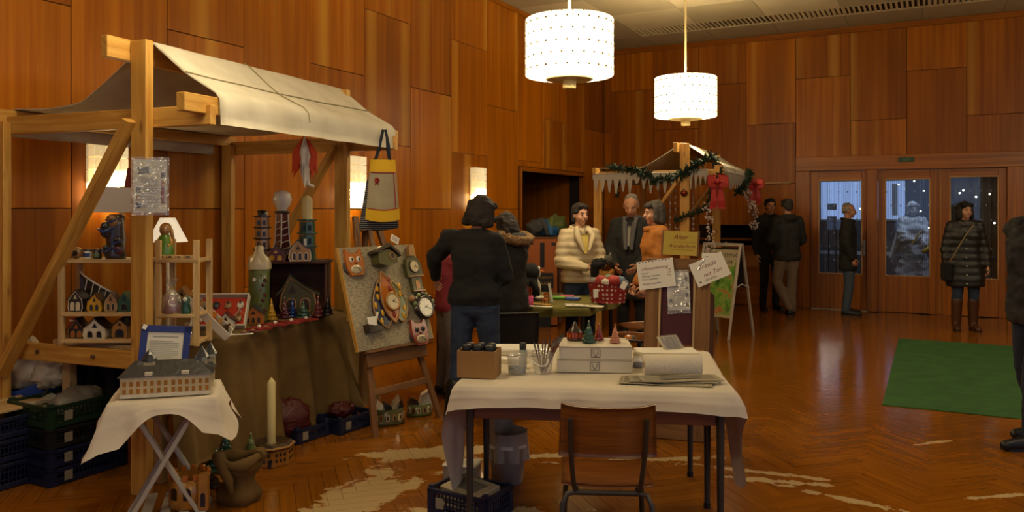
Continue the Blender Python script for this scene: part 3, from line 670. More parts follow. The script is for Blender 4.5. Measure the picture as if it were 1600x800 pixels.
def house(name, label, loc, rot, w, d, h, rh, wall, roof, trim, win, nw=2, group=None, lean=0.0, chimney=False, cat='figurine'):
    """little clay cottage, gable towards local -Y: bowed body, overhanging roof, trim bead round the gable, windows with frames"""
    t = thing(name, label, cat, loc, rot, group)
    P = [(-w * .42, 0), (w * .42, 0), (w * .5, h * .35), (w * .45, h), (lean, h + rh), (-w * .45, h), (-w * .5, h * .35)]
    b = B(); b.prism(P, -d / 2, d / 2); obj('body', b, wall, t)
    b = B(); e = w * .1
    for s in (-1, 1):
        n = 6; up = []; 
        for k in range(n + 1):
            f = k / n; x = s * (w * .5 + e) * (1 - f) + lean * f; z = (h - e * .5) * (1 - f) + (h + rh) * f - .14 * rh * sin(pi * f); up.append((x, z))
        th = max(.006, w * .06); lo = [(x, z + .001) for x, z in up]; hi = [(x, z + th) for x, z in up][::-1]; poly = lo + hi
        b.prism(poly if s < 0 else poly[::-1], -d / 2 - e * .7, d / 2 + e * .7)
    obj('roof', b, roof, t)
    b = B(); r = w * .028; yy = -d / 2 - r * .6
    b.tube([(-w * .42, yy, 0), (-w * .5, yy, h * .35), (-w * .45, yy, h * .97), (lean, yy, h + rh * .92), (w * .45, yy, h * .97), (w * .5, yy, h * .35), (w * .42, yy, 0)], r, 6); obj('trim_bead', b, trim, t)
    for k in range(nw):
        x = (k - (nw - 1) / 2) * w * .78 / max(nw, 1.0); ww = w * .52 / nw; wh = h * .62
        b = B(); b.m = Matrix.Translation((x, 0, h * .12)); b.prism(arch(ww * .8, wh, 0), -d / 2 - .0025, -d / 2 + .004); wn = obj('window', b, win, t)
        b = B(); b.m = Matrix.Translation((x, 0, h * .12)); pts = [(p[0], -d / 2 - .003, p[1]) for p in arch(ww, wh * 1.05, 0)]; b.tube(pts + [pts[0]], r * .8, 5); obj('window_frame', b, trim, wn)
    b = B(); b.m = Matrix.Translation((lean * .7, 0, h * 1.02)); b.prism([(-w * .12, 0), (w * .12, 0), (0, rh * .5)], -d / 2 - .002, -d / 2 + .004); obj('gable_window', b, win, t)
    if chimney: b = B(); b.box((w * .22, 0, h + rh * .7), (w * .13, w * .13, rh * .9), .003); obj('chimney', b, trim, t)
    return t
def clay_tree(label, loc, h, r, m, dot, tiers=5, group='glazed clay fir trees', name='clay_tree'):
    t = thing(name, label, 'figurine', loc, rnd.uniform(0, 6), group); b = B(); prof = [(r * .5, 0), (r * .55, h * .04)]
    for k in range(tiers):
        z0 = h * (.05 + .9 * k / tiers); z1 = h * (.05 + .9 * (k + 1) / tiers); f = 1 - k / tiers
        prof += [(r * f, z0), (r * f * 1.02, z0 + h * .025), (r * f * .62, z1 - .002)]
    prof += [(0.001, h)]
    n = 14; vs = []
    b.lathe(prof, n)
    for i, v in enumerate(b.v):
        k = 1 + .10 * sin((i % n) * 2.7 + (i // n) * 1.3); b.v[i] = Vector((v.x * k, v.y * k, v.z))
    obj('body', b, m, t)
    b = B()
    for k in range(26):
        f = rnd.random() ** 1.3; a = rnd.uniform(0, 2 * pi); rr = r * (1 - f) * .98 + .001; b.ball((rr * cos(a), rr * sin(a), h * (.06 + .86 * f)), h * .022, 6, 4)
    q = obj('glaze_dots', b, dot, t); q['kind'] = 'stuff'
    b = B(); b.ball((0, 0, h), h * .035, 8, 6); obj('tip', b, dot, t)
    return t
def price(parent, loc, w=.03, h=.022, rot=(0, 0, 0)):
    b = B(); b.box((0, 0, 0), (w, .002, h)); obj('price_tag', b, tagm, parent, loc, rot)

def place(px, d, z): return at(px, d, z)
UR = rz(8)          # facing of the shelf units: local -Y looks back to the viewer
def shelf_unit(label, px0, px1, d, zs, ztop, depth=.20):
    p0, p1 = at(px0, d, TZ), at(px1, d, TZ); c = (p0 + p1) / 2; w = (p1 - p0).length; rt = math.atan2(p1.y - p0.y, p1.x - p0.x)
    t = thing('shelf_unit', label, 'shelf', c, rt, 'pale wooden shelf units on the counter'); th = .02
    for x in (-1, 1):
        for y in (0, depth): b = B(); b.box((x * (w / 2 - .016), y, (ztop - TZ) / 2), (.034, .022, ztop - TZ), .002); obj('upright', b, pine_pale, t)
    for z in zs: b = B(); b.box((0, depth / 2, z - TZ - th / 2), (w - .036 if z < max(zs) else w, depth + .03, th), .002, grain=0); obj('shelf_board', b, pine_pale, t)
    return t, rt
su1, ru1 = shelf_unit('pale wooden shelf unit with rows of clay cottages, left of the tall post', 92, 226, 4.72, [.84, .997, 1.309], 1.309)
su2, ru2 = shelf_unit('narrow taller wooden shelf unit with bagged figurines, right of the tall post', 243, 311, 4.66, [.835, .996, 1.315], 1.425)
hg = 'clay cottages on the left shelf unit'
DS = 4.80
house('clay_cottage', 'dark clay cottage with white lattice and a tall sloping roof', place(124, DS, .997), ru1, .085, .09, .075, .05, gl_dark, gl_dark, gl_white, gl_cream, 2, hg)
b = B(); b.grid(lambda u, v: (-.10 + .28 * u, .06 + .004 * sin(9 * u), .02 + v * (.21 - .17 * u ** .8)), 12, 6, .012)
lt = thing('clay_relief', 'dark clay wing relief with white lattice lines behind the cottages', 'figurine', place(143, DS + .02, .997), ru1); obj('slab', b, gl_dark, lt)
b = B()
for k in range(7): u = .05 + k * .14; h0 = .21 - .17 * u ** .8; b.tube([(-.10 + .28 * u, .055, .03), (-.10 + .28 * min(1, u + .12), .055, .02 + .9 * h0)], .004, 5)
b.tube([(-.10 + .28 * u, .055, .02 + (.21 - .17 * u ** .8)) for u in [k / 12 for k in range(13)]], .006, 6); obj('lattice', b, gl_white, lt)
house('clay_cottage', 'bright yellow clay cottage with two blue windows', place(152, DS - .02, .997), ru1, .085, .07, .06, .045, gl_yel, gl_dark, gl_yel, gl_slate, 2, hg)
house('clay_cottage', 'tan clay cottage with a single arched door beside the yellow one', place(177, DS - .02, .997), ru1, .072, .06, .065, .05, gl_tan, gl_dark, gl_cream, gl_dark, 2, hg)
house('clay_cottage', 'dark green clay cottage at the foot of the tall post', place(198, DS - .02, .997), ru1, .078, .06, .065, .05, gl_green, gl_green, gl_moss, gl_black, 1, hg)
house('clay_cottage', 'dark low clay cottage at the left end of the bottom shelf', place(124, DS, .84), ru1, .10, .07, .055, .06, gl_dark, gl_black, gl_tan, gl_orange, 2, hg)
house('clay_cottage', 'whitewashed clay cottage with dark oval windows on the bottom shelf', place(154, DS - .03, .84), ru1, .135, .09, .065, .055, gl_white, gl_black, gl_cream, gl_black, 2, hg)
house('clay_cottage', 'brown clay cottage with a chimney stump beside the blue picture frame', place(192, DS - .02, .84), ru1, .10, .08, .075, .04, gl_ochre, gl_dark, gl_olive, gl_black, 1, hg, chimney=True)
bt = thing('blue_jar', 'dark blue glazed jar behind the brown cottage', 'jar', place(200, DS + .07, .84), 0); b = B(); b.lathe([(.03, 0), (.036, .02), (.036, .10), (.026, .12)], 16); obj('body', b, gl_blue, bt); b = B(); b.lathe([(.028, .12), (.03, .135), (.0, .14)], 16); obj('lid', b, gl_blue, bt)
tr_ = thing('red_bundle', 'red and white cloth bundle at the back of the bottom shelf', 'bundle', place(118, DS + .08, .84), 0); b = B(); b.ball((0, 0, .055), (.05, .03, .055), 12, 8); obj('cloth', b, mat('red_cloth', '#9a3a34', .9), tr_); b = B(); b.tube([(.03 * cos(a), .028 * sin(a), .09) for a in [k * pi / 6 for k in range(13)]], .006, 5); obj('tie', b, gl_white, tr_)
# on top of the left unit
tp = 1.309
o = thing('clay_egg', 'round brown clay egg with an oval opening on the top shelf', 'figurine', place(119, DS, tp), ru1); b = B(); b.ball((0, 0, .035), (.04, .03, .035), 14, 9); obj('body', b, gl_tan, o); b = B(); b.cyl((.006, -.034, .035), (.006, -.027, .035), .018, n=12); obj('opening', b, gl_dark, o)
for px, lb, mm in ((137, 'small white printed tin on the top shelf', gl_white), (152, 'dark glass jar with a lid beside the white tin', gl_dark)):
    o = thing('tin' if px < 140 else 'jar', lb, 'jar', place(px, DS, tp), ru1); b = B(); b.lathe([(.024, 0), (.025, .004), (.025, .046), (.023, .05)], 16); obj('body', b, mm, o); b = B(); b.lathe([(.0255, .045), (.026, .056), (0, .057)], 16); obj('lid', b, gl_slate, o)
    b = B(); b.lathe([(.0258, .012), (.0258, .034)], 10, a0=-2.6, a1=-.6); obj('print', b, gl_blue if px < 140 else gl_moss, o)
o = thing('clay_owl_tower', 'tall dark clay tower of perched blue birds on the top shelf', 'figurine', place(181, DS, tp), ru1)
b = B(); b.lathe([(.055, 0), (.06, .02), (.05, .05), (.055, .12), (.045, .2), (.05, .25), (.03, .265)], 14); obj('body', b, gl_dark, o)
for (x, z, s, m_) in ((-.035, .17, .05, gl_slate), (.03, .10, .035, gl_dark), (.0, .225, .036, gl_tan), (-.03, .05, .035, gl_slate), (.035, .05, .028, gl_wine)):
    b = B(); b.ball((x, -.04, z), (s * .8, s * .55, s), 12, 8); b.ball((x, -.06, z + s * .55), s * .45, 10, 6); bd = obj('bird', b, m_, o)
    b = B(); b.tube([(x - s, -.05, z + .01), (x, -.075, z - s * .2), (x + s, -.05, z + .015)], [.004, s * .2, .003], 6); obj('wing', b, gl_blue, bd)
o = thing('clay_doll', 'green-skirted clay doll with yellow hair on top of the narrow shelf', 'figurine', place(258, 4.75, 1.315), ru2)
b = B(); b.lathe([(.048, 0), (.05, .02), (.04, .09), (.03, .13), (.018, .145)], 18); obj('dress', b, glaze('glaze_leaf', '#5c8a28'), o)
b = B(); b.ball((0, -.004, .165), (.03, .03, .033), 12, 8); obj('head', b, gl_tan, o)
b = B(); b.ball((0, .008, .178), (.035, .032, .032), 12, 8); b.tube([(.03, .01, .17), (.042, .008, .12), (.036, .005, .08)], [.012, .01, .004], 6); obj('hair', b, gl_ochre, o)
b = B(); b.tube([(-.025, 0, .13), (-.048, -.012, .09), (-.03, -.035, .075)], .008, 6); b.tube([(.025, 0, .13), (.045, -.012, .09), (.03, -.035, .075)], .008, 6); obj('arms', b, gl_yel, o)
for k, px in enumerate((254, 267, 281, 295)):
    o = thing('wooden_block', ['leftmost', 'second', 'third', 'rightmost'][k] + ' of four small wooden blocks on the narrow shelf', 'block', place(px, 4.70, 1.315), ru2, 'wooden blocks on the narrow shelf'); b = B(); b.box((0, 0, .011), (.042, .03, .022), .003); obj('body', b, pine_pale, o); b = B(); b.box((0, -.0155, .011), (.02, .002, .008)); obj('mark', b, gl_dark, o)
def bagged(label, px, d, z, h, m1, m2):
    o = thing('bagged_figurine', label, 'figurine', place(px, d, z), ru2, 'figurines in clear bags')
    b = B(); b.lathe([(h * .22, 0), (h * .24, .01), (h * .17, h * .3), (h * .08, h * .5)], 14); obj('figure', b, m1, o)
    b = B(); b.ball((0, 0, h * .55), h * .08, 10, 7); obj('head', b, m2, o)
    b = B(); b.lathe([(h * .27, .002), (h * .3, h * .1), (h * .25, h * .5), (h * .05, h * .72), (h * .04, h * .75), (h * .16, h * .95), (h * .2, h)], 16)
    for i, v in enumerate(b.v): k = 1 + .09 * sin(i * 2.39); b.v[i] = Vector((v.x * k, v.y * k, v.z))
    obj('clear_bag', b, film, o); b = B(); b.lathe([(h * .05, h * .71), (h * .055, h * .735), (h * .05, h * .76)], 10); obj('tie', b, gl_yel, o); return o
bagged('red nativity figurine wrapped in clear film on the narrow shelf', 268, 4.70, .996, .20, gl_red, gl_cream)
bagged('yellow clay cottage in a clear bag on the lowest board of the narrow shelf', 293, 4.70, .835, .11, gl_yel, gl_dark)
o = house('clay_cottage', 'tan clay roof model behind the bagged red figurine', place(287, 4.83, .996), ru2, .11, .06, .09, .05, gl_tan, gl_ochre, gl_white, gl_dark, 1, 'clay cottages on the narrow shelf unit')
o = thing('clay_snowman', 'dark green clay figure with a white face on the narrow shelf', 'figurine', place(291, 4.68, .996), ru2); b = B(); b.lathe([(.028, 0), (.03, .02), (.02, .06), (.024, .08), (.0, .11)], 14); obj('body', b, gl_green, o); b = B(); b.ball((0, -.018, .085), (.013, .01, .014), 10, 6); obj('face', b, gl_white, o)
# paper lampshade and cards on the wall side
o = thing('paper_sign', 'blank white card sign held above the shelf beside the bright sconce', 'sign', place(176, 4.95, 1.585), rz(5)); b = B(); b.prism([(-.145, 0), (.12, 0), (.12, .15), (-.10, .16)], 0, .003); obj('card', b, mat('card_white', '#cfc9c0', .8, var=.04), o); b = B(); b.box((.05, .015, -.06), (.025, .02, .44), .002); obj('stick', b, pine_pale, o)
o = thing('red_card', 'dark red card standing behind the tall post', 'sign', place(204, 5.0, 1.70), rz(5)); b = B(); b.prism([(-.05, 0), (.06, 0), (.07, .17), (-.02, .16)], 0, .003); obj('card', b, mat('card_red', '#6d2415', .8), o); b = B(); b.box((.03, .012, -.17), (.02, .015, .5), .002); obj('stick', b, pine_pale, o)
o = thing('cone_lamp', 'white cone-shaded lamp behind the green doll', 'lamp', place(262, 5.05, 1.31), 0); b = B(); b.lathe([(.12, .09), (.045, .24)], 24); obj('shade', b, mat('shade_paper', '#efe6d2', .8, var=.02, emis=(1, .85, .6), es=.5), o); b = B(); b.lathe([(.05, -.495), (.05, -.48), (.01, -.47), (.01, .14)], 14); obj('base', b, gl_white, o)

# ---- right part of the counter ------------------------------------
RT = rz(HD1 - 90)     # facing into the room
RV = rz(-14)
o = thing('display_box', 'dark wooden open-fronted display box on the counter', 'box', place(465, 6.08, TZ), rz(-6)); mw = wood('dark_box_wood', '#3a1d12', '#5a2f1c', .6)
w, hh, dp = .45, .41, .26
for nm, c, d_ in (('side', (-w / 2, 0, hh / 2), (.018, dp, hh)), ('side', (w / 2, 0, hh / 2), (.018, dp, hh)), ('top', (0, 0, hh - .009), (w + .05, dp + .02, .018)), ('base', (0, 0, .009), (w, dp, .018)), ('back', (0, dp / 2, hh / 2), (w, .012, hh))):
    b = B(); b.box(c, d_, .002); obj(nm, b, mw, o)
BT = TZ + .41
house('clay_house', 'large moss-brown clay hall with a pointed arch inside the display box', place(466, 6.02, TZ + .018), rz(-14), .26, .12, .15, .13, gl_olive, gl_olive, gl_tan, gl_dark, 2, 'clay houses around the display box', lean=-.06)
house('clay_house', 'small red-brown clay house with yellow windows on top of the box', place(432, 5.98, BT), rz(-10), .14, .10, .06, .05, gl_wine, gl_dark, gl_tan, gl_yel, 2, 'clay houses around the display box')
house('clay_house', 'clay house with bold white window arches on top of the box', place(469, 5.96, BT), rz(-14), .16, .12, .085, .07, gl_tan, gl_dark, gl_white, gl_dark, 3, 'clay houses around the display box', lean=-.02, chimney=True)
# towers
def tower(label, px, d, z, hgt, r, m1, m2, tiers, top):
    o = thing('clay_tower', label, 'figurine', place(px, d, z), rz(-10), 'clay towers'); b = B()
    for k in range(tiers):
        f = 1 - .12 * k / tiers; b.lathe([(r * f, hgt * k / tiers), (r * f * .94, hgt * (k + .9) / tiers)], 8, smooth=False)
    obj('body', b, m1, o)
    for k in range(tiers + 1):
        f = 1 - .12 * k / tiers; b = B(); b.lathe([(r * f, hgt * k / tiers - .006), (r * f * 1.28, hgt * k / tiers), (r * f * 1.28, hgt * k / tiers + .008), (r * f, hgt * k / tiers + .01)], 8, smooth=False); obj('gallery', b, m2, o)
    for k in range(tiers):
        for j in (-1, 1):
            b = B(); b.m = Matrix.Translation((j * r * .38, 0, hgt * (k + .25) / tiers)); b.box((0, -r * .9, hgt / tiers * .22), (r * .3, .014, hgt / tiers * .42), .002); obj('window', b, gl_dark if top != 'green' else gl_black, o)
    return o
o = tower('cream clay tower with windowed storeys and a black cap', 410, 6.0, 1.22, .33, .058, gl_tan, gl_dark, 4, 'cream'); b = B(); b.lathe([(.035, .34), (.036, .375), (.0, .38)], 12); obj('cap', b, gl_black, o)
# pedestal under the cream tower: the tall mossy jar
o = thing('clay_jar', 'tall moss-green clay jar with a cream rocky lid', 'jar', place(405, 5.72, TZ), rz(0)); b = B(); b.lathe([(.07, 0), (.075, .02), (.073, .2), (.075, .36), (.065, .375)], 20); obj('body', b, gl_moss, o)
b = B(); b.lathe([(.08, .37), (.082, .40), (.07, .45), (.04, .475), (.03, .50), (.03, .53), (.0, .54)], 16)
for i, v in enumerate(b.v): k = 1 + .07 * sin(i * 1.9); b.v[i] = Vector((v.x * k, v.y * k, v.z))
obj('lid', b, gl_cream, o)
b = B()
for k in range(9): b.ball((.045 + .02 * sin(k * 2.1), -.058, .05 + .035 * k), .013, 8, 5)
q = obj('applied_flowers', b, gl_wine, o); q['kind'] = 'stuff'; price(o, (-.01, -.078, .30), .022, .022, (0, .5, 0))
o = thing('clay_lamp', 'brown lattice clay tower lamp with a white glass globe', 'lamp', place(441, 6.12, BT), rz(-8))
b = B(); b.lathe([(.085, 0), (.085, .01), (.05, .14), (.042, .33), (.04, .36)], 4, smooth=False); obj('tower', b, gl_wine, o)
b = B()
for a in range(4):
    t0 = pi / 2 * a; b.tube([(.087 * cos(t0), .087 * sin(t0), 0), (.053 * cos(t0), .053 * sin(t0), .14), (.044 * cos(t0), .044 * sin(t0), .35)], .006, 6)
    for k in range(6): z = .03 + .05 * k; rr = .085 - .035 * min(1, z / .14) - .008 * max(0, (z - .14) / .2); b.tube([(rr * cos(t0), rr * sin(t0), z), (rr * cos(t0 + pi / 2), rr * sin(t0 + pi / 2), z + .02)], .004, 5)
obj('lattice', b, gl_white, o)
b = B(); b.lathe([(.055, .355), (.06, .36), (.055, .372), (.04, .375)], 16); obj('collar', b, gl_dark, o)
b = B(); b.lathe([(.038, .372), (.04, .395), (.062, .42), (.072, .46), (.062, .505), (.03, .527), (0, .531)], 20); obj('globe', b, mat('opal_glass', '#d9d3c6', .12, var=0, coat=.6), o)
o = tower('dark green clay bridge tower carrying a thick cream candle', 480, 6.10, BT, .30, .066, gl_green, gl_green, 3, 'green')
b = B(); b.lathe([(.038, .305), (.04, .31), (.04, .46), (.02, .485), (.0, .49)], 8, smooth=False); obj('candle', b, mat('wax_cream', '#d9c88a', .4, var=.05), o)
# trees in front of the box
DT = 5.83
for px, d, h_, r_, m_, dt, lb in ((424, 5.72, .155, .04, gl_yel, gl_yel, 'bright yellow clay fir tree'), (445, DT, .15, .044, gl_wine, gl_white, 'red-brown snow-edged clay fir tree between the yellow and blue ones'), (457, DT + .05, .145, .038, gl_blue, gl_slate, 'deep blue clay fir tree'), (474, DT, .12, .055, gl_green, gl_white, 'broad green clay fir tree with white tags'),
                                  (497, DT + .08, .15, .042, gl_wine, gl_pink, 'wine-red clay fir tree beside the black one'), (512, DT + .15, .16, .042, gl_black, gl_slate, 'black clay fir tree at the corner of the counter')):
    clay_tree(lb, place(px, d, TZ + .003), h_, r_, m_, dt)
house('clay_house', 'orange clay house with dark windows and brown roof', place(397, 5.55, TZ + .003), rz(-12), .14, .10, .07, .055, gl_orange, gl_dark, gl_ochre, gl_dark, 3, 'clay houses on the burlap')
house('clay_house', 'white clay house with a black roof at the end of the tray', place(354, 5.28, TZ + .003), rz(-12), .11, .09, .065, .05, gl_white, gl_black, gl_white, gl_dark, 2, 'clay houses on the burlap')
house('clay_house', 'small pale-arched orange clay house between two others', place(374, 5.42, TZ + .003), rz(-20), .08, .09, .07, .055, gl_orange, gl_white, gl_cream, gl_dark, 1, 'clay houses on the burlap')
redf = mat('red_felt', '#8a1f16', .9, var=.2)
for k, (px, d, s) in enumerate(((430, 5.48, .10), (455, 5.6, .10), (478, 5.72, .09), (405, 5.30, .09))):
    o = thing('felt_star', ['red felt star before the yellow clay tree', 'red felt star in the middle of the burlap edge', 'red felt star farthest right on the burlap', 'red felt star beside the white note'][k], 'ornament', place(px, d, TZ + .004), k, 'red felt stars on the burlap'); b = B()
    b.slab([((s if i % 2 == 0 else s * .5) * cos(pi * i / 5), (s if i % 2 == 0 else s * .5) * sin(pi * i / 5)) for i in range(10)], 0, .012); obj('star', b, redf, o); b = B(); b.ball((0, 0, .018), .014, 8, 6); obj('bead', b, gl_white, o)
for k, (px, d) in enumerate(((395, 5.18), (415, 5.35), (382, 5.12))):
    o = thing('painted_brooch', ['painted brooch at the front edge of the burlap', 'painted brooch between the felt stars', 'painted brooch next to the white tray'][k], 'ornament', place(px, d, TZ + .004), k, 'painted brooches on the burlap'); b = B(); b.ball((0, 0, .006), (.05, .025, .008), 12, 6); obj('plate', b, gl_wine, o); b = B(); b.ball((0, 0, .013), (.02, .012, .006), 8, 5); obj('centre', b, gl_tan, o)
o = thing('note_paper', 'white price note lying at the burlap edge', 'paper', place(378, 5.06, TZ + .008), rz(-20)); b = B(); b.box((0, 0, .001), (.14, .05, .0015)); obj('sheet', b, tagm, o); b = B(); [b.box((0, .012 - .012 * k, .002), (.1, .003, .0006)) for k in range(3)]; obj('printing', b, gl_slate, o)
# ornament box with red lining, tilted up
o = thing('ornament_box', 'open white box with red lining and rows of small ornaments', 'box', place(346, 5.38, TZ + .10), (radians(52), 0, rz(-6))); card = mat('white_card', '#cfc6b4', .75, var=.05); redl = mat('red_lining', '#c03a20', .8, var=.15)
b = B(); b.box((0, 0, 0), (.34, .24, .012), .002); obj('base', b, card, o); b = B(); b.box((0, 0, .008), (.32, .22, .006)); obj('lining', b, redl, o)
for nm, c, d_ in (('wall', (0, .12, .025), (.34, .01, .05)), ('wall', (0, -.12, .025), (.34, .01, .05)), ('wall', (.17, 0, .025), (.01, .25, .05)), ('wall', (-.17, 0, .025), (.01, .25, .05))): b = B(); b.box(c, d_, .001); obj(nm, b, card, o)
for i in range(4):
    for j in range(2):
        b = B(); b.ball((-.12 + .08 * i, -.05 + .1 * j, .018), (.026, .03, .012), 10, 6); c_ = obj('ornament', b, [gl_white, gl_olive, gl_slate, gl_tan][(i + j) % 4], o); b = B(); b.ball((-.12 + .08 * i, -.035 + .1 * j, .03), (.008, .014, .005), 8, 5); obj('mark', b, gl_dark, c_)
o = thing('ornament_tray', 'long white tray of clay house ornaments propped on the counter edge', 'tray', place(322, 4.90, TZ + .135), (radians(20), radians(47), rz(-28)))
b = B(); b.box((0, 0, 0), (.34, .11, .01), .002); obj('base', b, card, o)
for nm, c, d_ in (('wall', (0, .055, .02), (.34, .008, .05)), ('wall', (0, -.055, .02), (.34, .008, .05)), ('wall', (.17, 0, .02), (.008, .118, .05)), ('wall', (-.17, 0, .02), (.008, .118, .05))): b = B(); b.box(c, d_, .001); obj(nm, b, card, o)
for i in range(6):
    b = B(); b.m = Matrix.Translation((-.135 + .054 * i, 0, .006)); b.prism([(-.02, 0), (.02, 0), (.02, .03), (0, .05), (-.02, .03)], -.04, .04); c_ = obj('ornament', b, [gl_orange, gl_tan, gl_dark][i % 3], o); b = B(); b.m = Matrix.Translation((-.135 + .054 * i, 0, .006)); b.box((0, -.042, .018), (.012, .004, .02)); obj('window', b, gl_black, c_)
# notice on the tall post
o = thing('notice_sheet', 'printed notice in a clear sleeve pinned to the tall post', 'notice', place(235, 4.40, 1.58), rz(-20)); b = B(); b.box((0, 0, .15), (.17, .002, .29)); obj('sheet', b, mat('notice_paper', '#cfcabb', .7, var=.03), o)
b = B(); [b.box((-.005, -.0015, .035 + .0085 * k), (.085, .0008, .003)) for k in range(22)]; q = obj('printing', b, mat('print_grey', '#8d8a84', .8, var=0), o)
for x, z, w_, h_, m_ in ((-.035, .235, .055, .04, gl_slate), (.062, .21, .016, .03, gl_dark), (.062, .165, .016, .03, gl_orange), (.062, .10, .016, .09, gl_red), (-.06, .13, .022, .03, gl_dark), (-.06, .085, .022, .03, gl_tan), (-.06, .045, .022, .03, gl_slate)): b = B(); b.box((x, -.0018, z), (w_, .001, h_)); obj('photo', b, m_, o)
b = B(); b.grid(lambda u, v: (-.095 + .19 * u, -.006 + .003 * sin(14 * v + 5 * u), -.01 + .32 * v), 10, 16); obj('clear_sleeve', b, film, o)

# ---- folded paper star, tote bags ---------------------------------
o = thing('paper_star', 'red and white folded paper star hanging from the left canopy', 'ornament', place(477, 5.62, zat(295, 5.62)), rz(-10)); pw_ = mat('paper_white', '#d8d2c6', .8, var=.03); pr_ = mat('paper_red', '#cf4a20', .8, var=.08); H0 = (295 - 205) / FOC * 5.62
for k, (a, m_, l, wd, zt) in enumerate(((180, pr_, .22, .085, .80), (205, pr_, .20, .075, .68), (0, pr_, .22, .075, .78), (335, pr_, .18, .06, .60), (255, pw_, .27, .055, .84), (290, pw_, .25, .05, .76), (270, pw_, .20, .06, .50), (90, pw_, .20, .06, .70))):
    ca, sa = cos(radians(a)), sin(radians(a)); b = B(); z1 = H0 * zt; q = wd * .62; zm = z1 - l * .35; e = .034
    b.add([(.2 * q * ca, .2 * q * sa, z1 + .05), (q * ca - e * sa, q * sa + e * ca, zm), (q * ca + e * ca, q * sa + e * sa, zm + .02), (q * ca + e * sa, q * sa - e * ca, zm), (.2 * q * ca, .2 * q * sa, zm - .01), (wd * 1.1 * ca, wd * 1.1 * sa, z1 - l)], [(0, 1, 2), (0, 2, 3), (0, 3, 4), (0, 4, 1), (5, 2, 1), (5, 3, 2), (5, 4, 3), (5, 1, 4)]); obj('fold', b, m_, o)
b = B(); b.tube([(0, 0, H0 * .55), (.01, 0, .08), (.02, -.01, .03), (.06, -.02, .015)], [.03, .022, .015, .012], 6); obj('tail', b, pw_, o)
b = B(); b.cyl((0, 0, H0 * .7), (0, 0, H0 + .03), .002, n=5); obj('string', b, pw_, o)
yel = weave('bag_yellow', '#c79a12', '#dcb22a', 200, bump=.1); linen = weave('bag_linen', '#8d8268', '#aa9e82', 260, bump=.2); dred = mat('bag_red', '#9a2620', .9)
def striped(name):
    m, nt, b = _new(name); N = nt.nodes.new; L = nt.links.new; tc = N('ShaderNodeTexCoord'); w = N('ShaderNodeTexWave'); w.bands_direction = 'Z'; w.inputs['Scale'].default_value = 22; L(tc.outputs['Object'], w.inputs['Vector'])
    r = N('ShaderNodeValToRGB'); r.color_ramp.interpolation = 'CONSTANT'; r.color_ramp.elements[0].color = lin('#1f232c'); r.color_ramp.elements[1].position = .8; r.color_ramp.elements[1].color = lin('#8f8d88'); L(w.outputs['Fac'], r.inputs[0]); L(r.outputs[0], b.inputs['Base Color']); b.inputs['Roughness'].default_value = .9; MATS[name] = m; return m
strp = striped('bag_stripes')
dB = 6.08
def bagbody(w0, w1, h, t=.03, lean=0.0):
    b = B(); b.grid(lambda u, v: ((-.5 + u) * (w0 + (w1 - w0) * v) + lean * v, -t * sin(pi * u) * (.3 + .9 * v) * (1 if v < .97 else .6), -h * v + (.02 * sin(pi * u) * -v)), 14, 14); b.grid(lambda u, v: ((.5 - u) * (w0 + (w1 - w0) * v) + lean * v, .012 + t * .4 * sin(pi * u) * v, -h * v + (.02 * sin(pi * u) * -v)), 14, 14); return b
o = thing('striped_tote', 'dark striped tote bag hanging behind the yellow-banded bag', 'bag', place(594, dB + .05, zat(280, dB)), rz(-14)); obj('body', bagbody(.20, .30, .37, lean=-.01), strp, o)
b = B(); [b.tube([(x, .01, -.005), (x + .02, .0, .16), (.03, 0, .335)], .010, 6) for x in (-.05, .05)]; obj('strap', b, mat('strap_navy', '#1d2230', .9), o)
o = thing('linen_tote', 'linen tote bag with yellow bands hanging at the front of the left stall', 'bag', place(598, dB - .03, zat(250, dB)), rz(-14))
obj('body', bagbody(.185, .255, .445, .045), linen, o)
b = B(); b.grid(lambda u, v: ((-.5 + u) * (.187 + .014 * v), -.0025 - .045 * sin(pi * u) * (.3 + .17 * v), -.092 * v), 12, 4); obj('top_band', b, yel, o)
b = B(); b.grid(lambda u, v: ((-.5 + u) * (.248 + .012 * v) , -.003 - .045 * sin(pi * u) * (1.04 + .14 * v), -.365 - .085 * v - .018 * sin(pi * u)), 12, 4); obj('bottom_band', b, yel, o)
b = B(); f = lambda u, v: ((-.5 + u) * (.185 + .07 * v), -.005 - .045 * sin(pi * u) * (.3 + .9 * v), -.445 * v - .02 * sin(pi * u) * v)
b.tube([f(.04 + .92 * k / 10, .215) for k in range(11)], .004, 5); b.tube([f(.9, .215 + .6 * k / 8) for k in range(9)], .004, 5); b.tube([f(.04 + .92 * k / 10, .815) for k in range(11)], .004, 5); obj('red_piping', b, dred, o)
b = B(); [b.ball((-.045 + .012 * cos(a), -.032, -.155 + .012 * sin(a)), .009, 6, 4) for a in [k * 1.26 for k in range(5)]]; b.tube([(-.045, -.03, -.16), (-.06, -.03, -.19)], .004, 5); b.tube([(-.045, -.03, -.16), (-.035, -.03, -.19)], .004, 5); obj('flower', b, dred, o)
b = B(); [b.tube([(x, .0, -.005), (x * .6 + .01, -.02, .11), (.01 + x * .15, -.015, .225)], .011, 6) for x in (-.055, .055)]; obj('strap', b, MATS['strap_navy'], o)
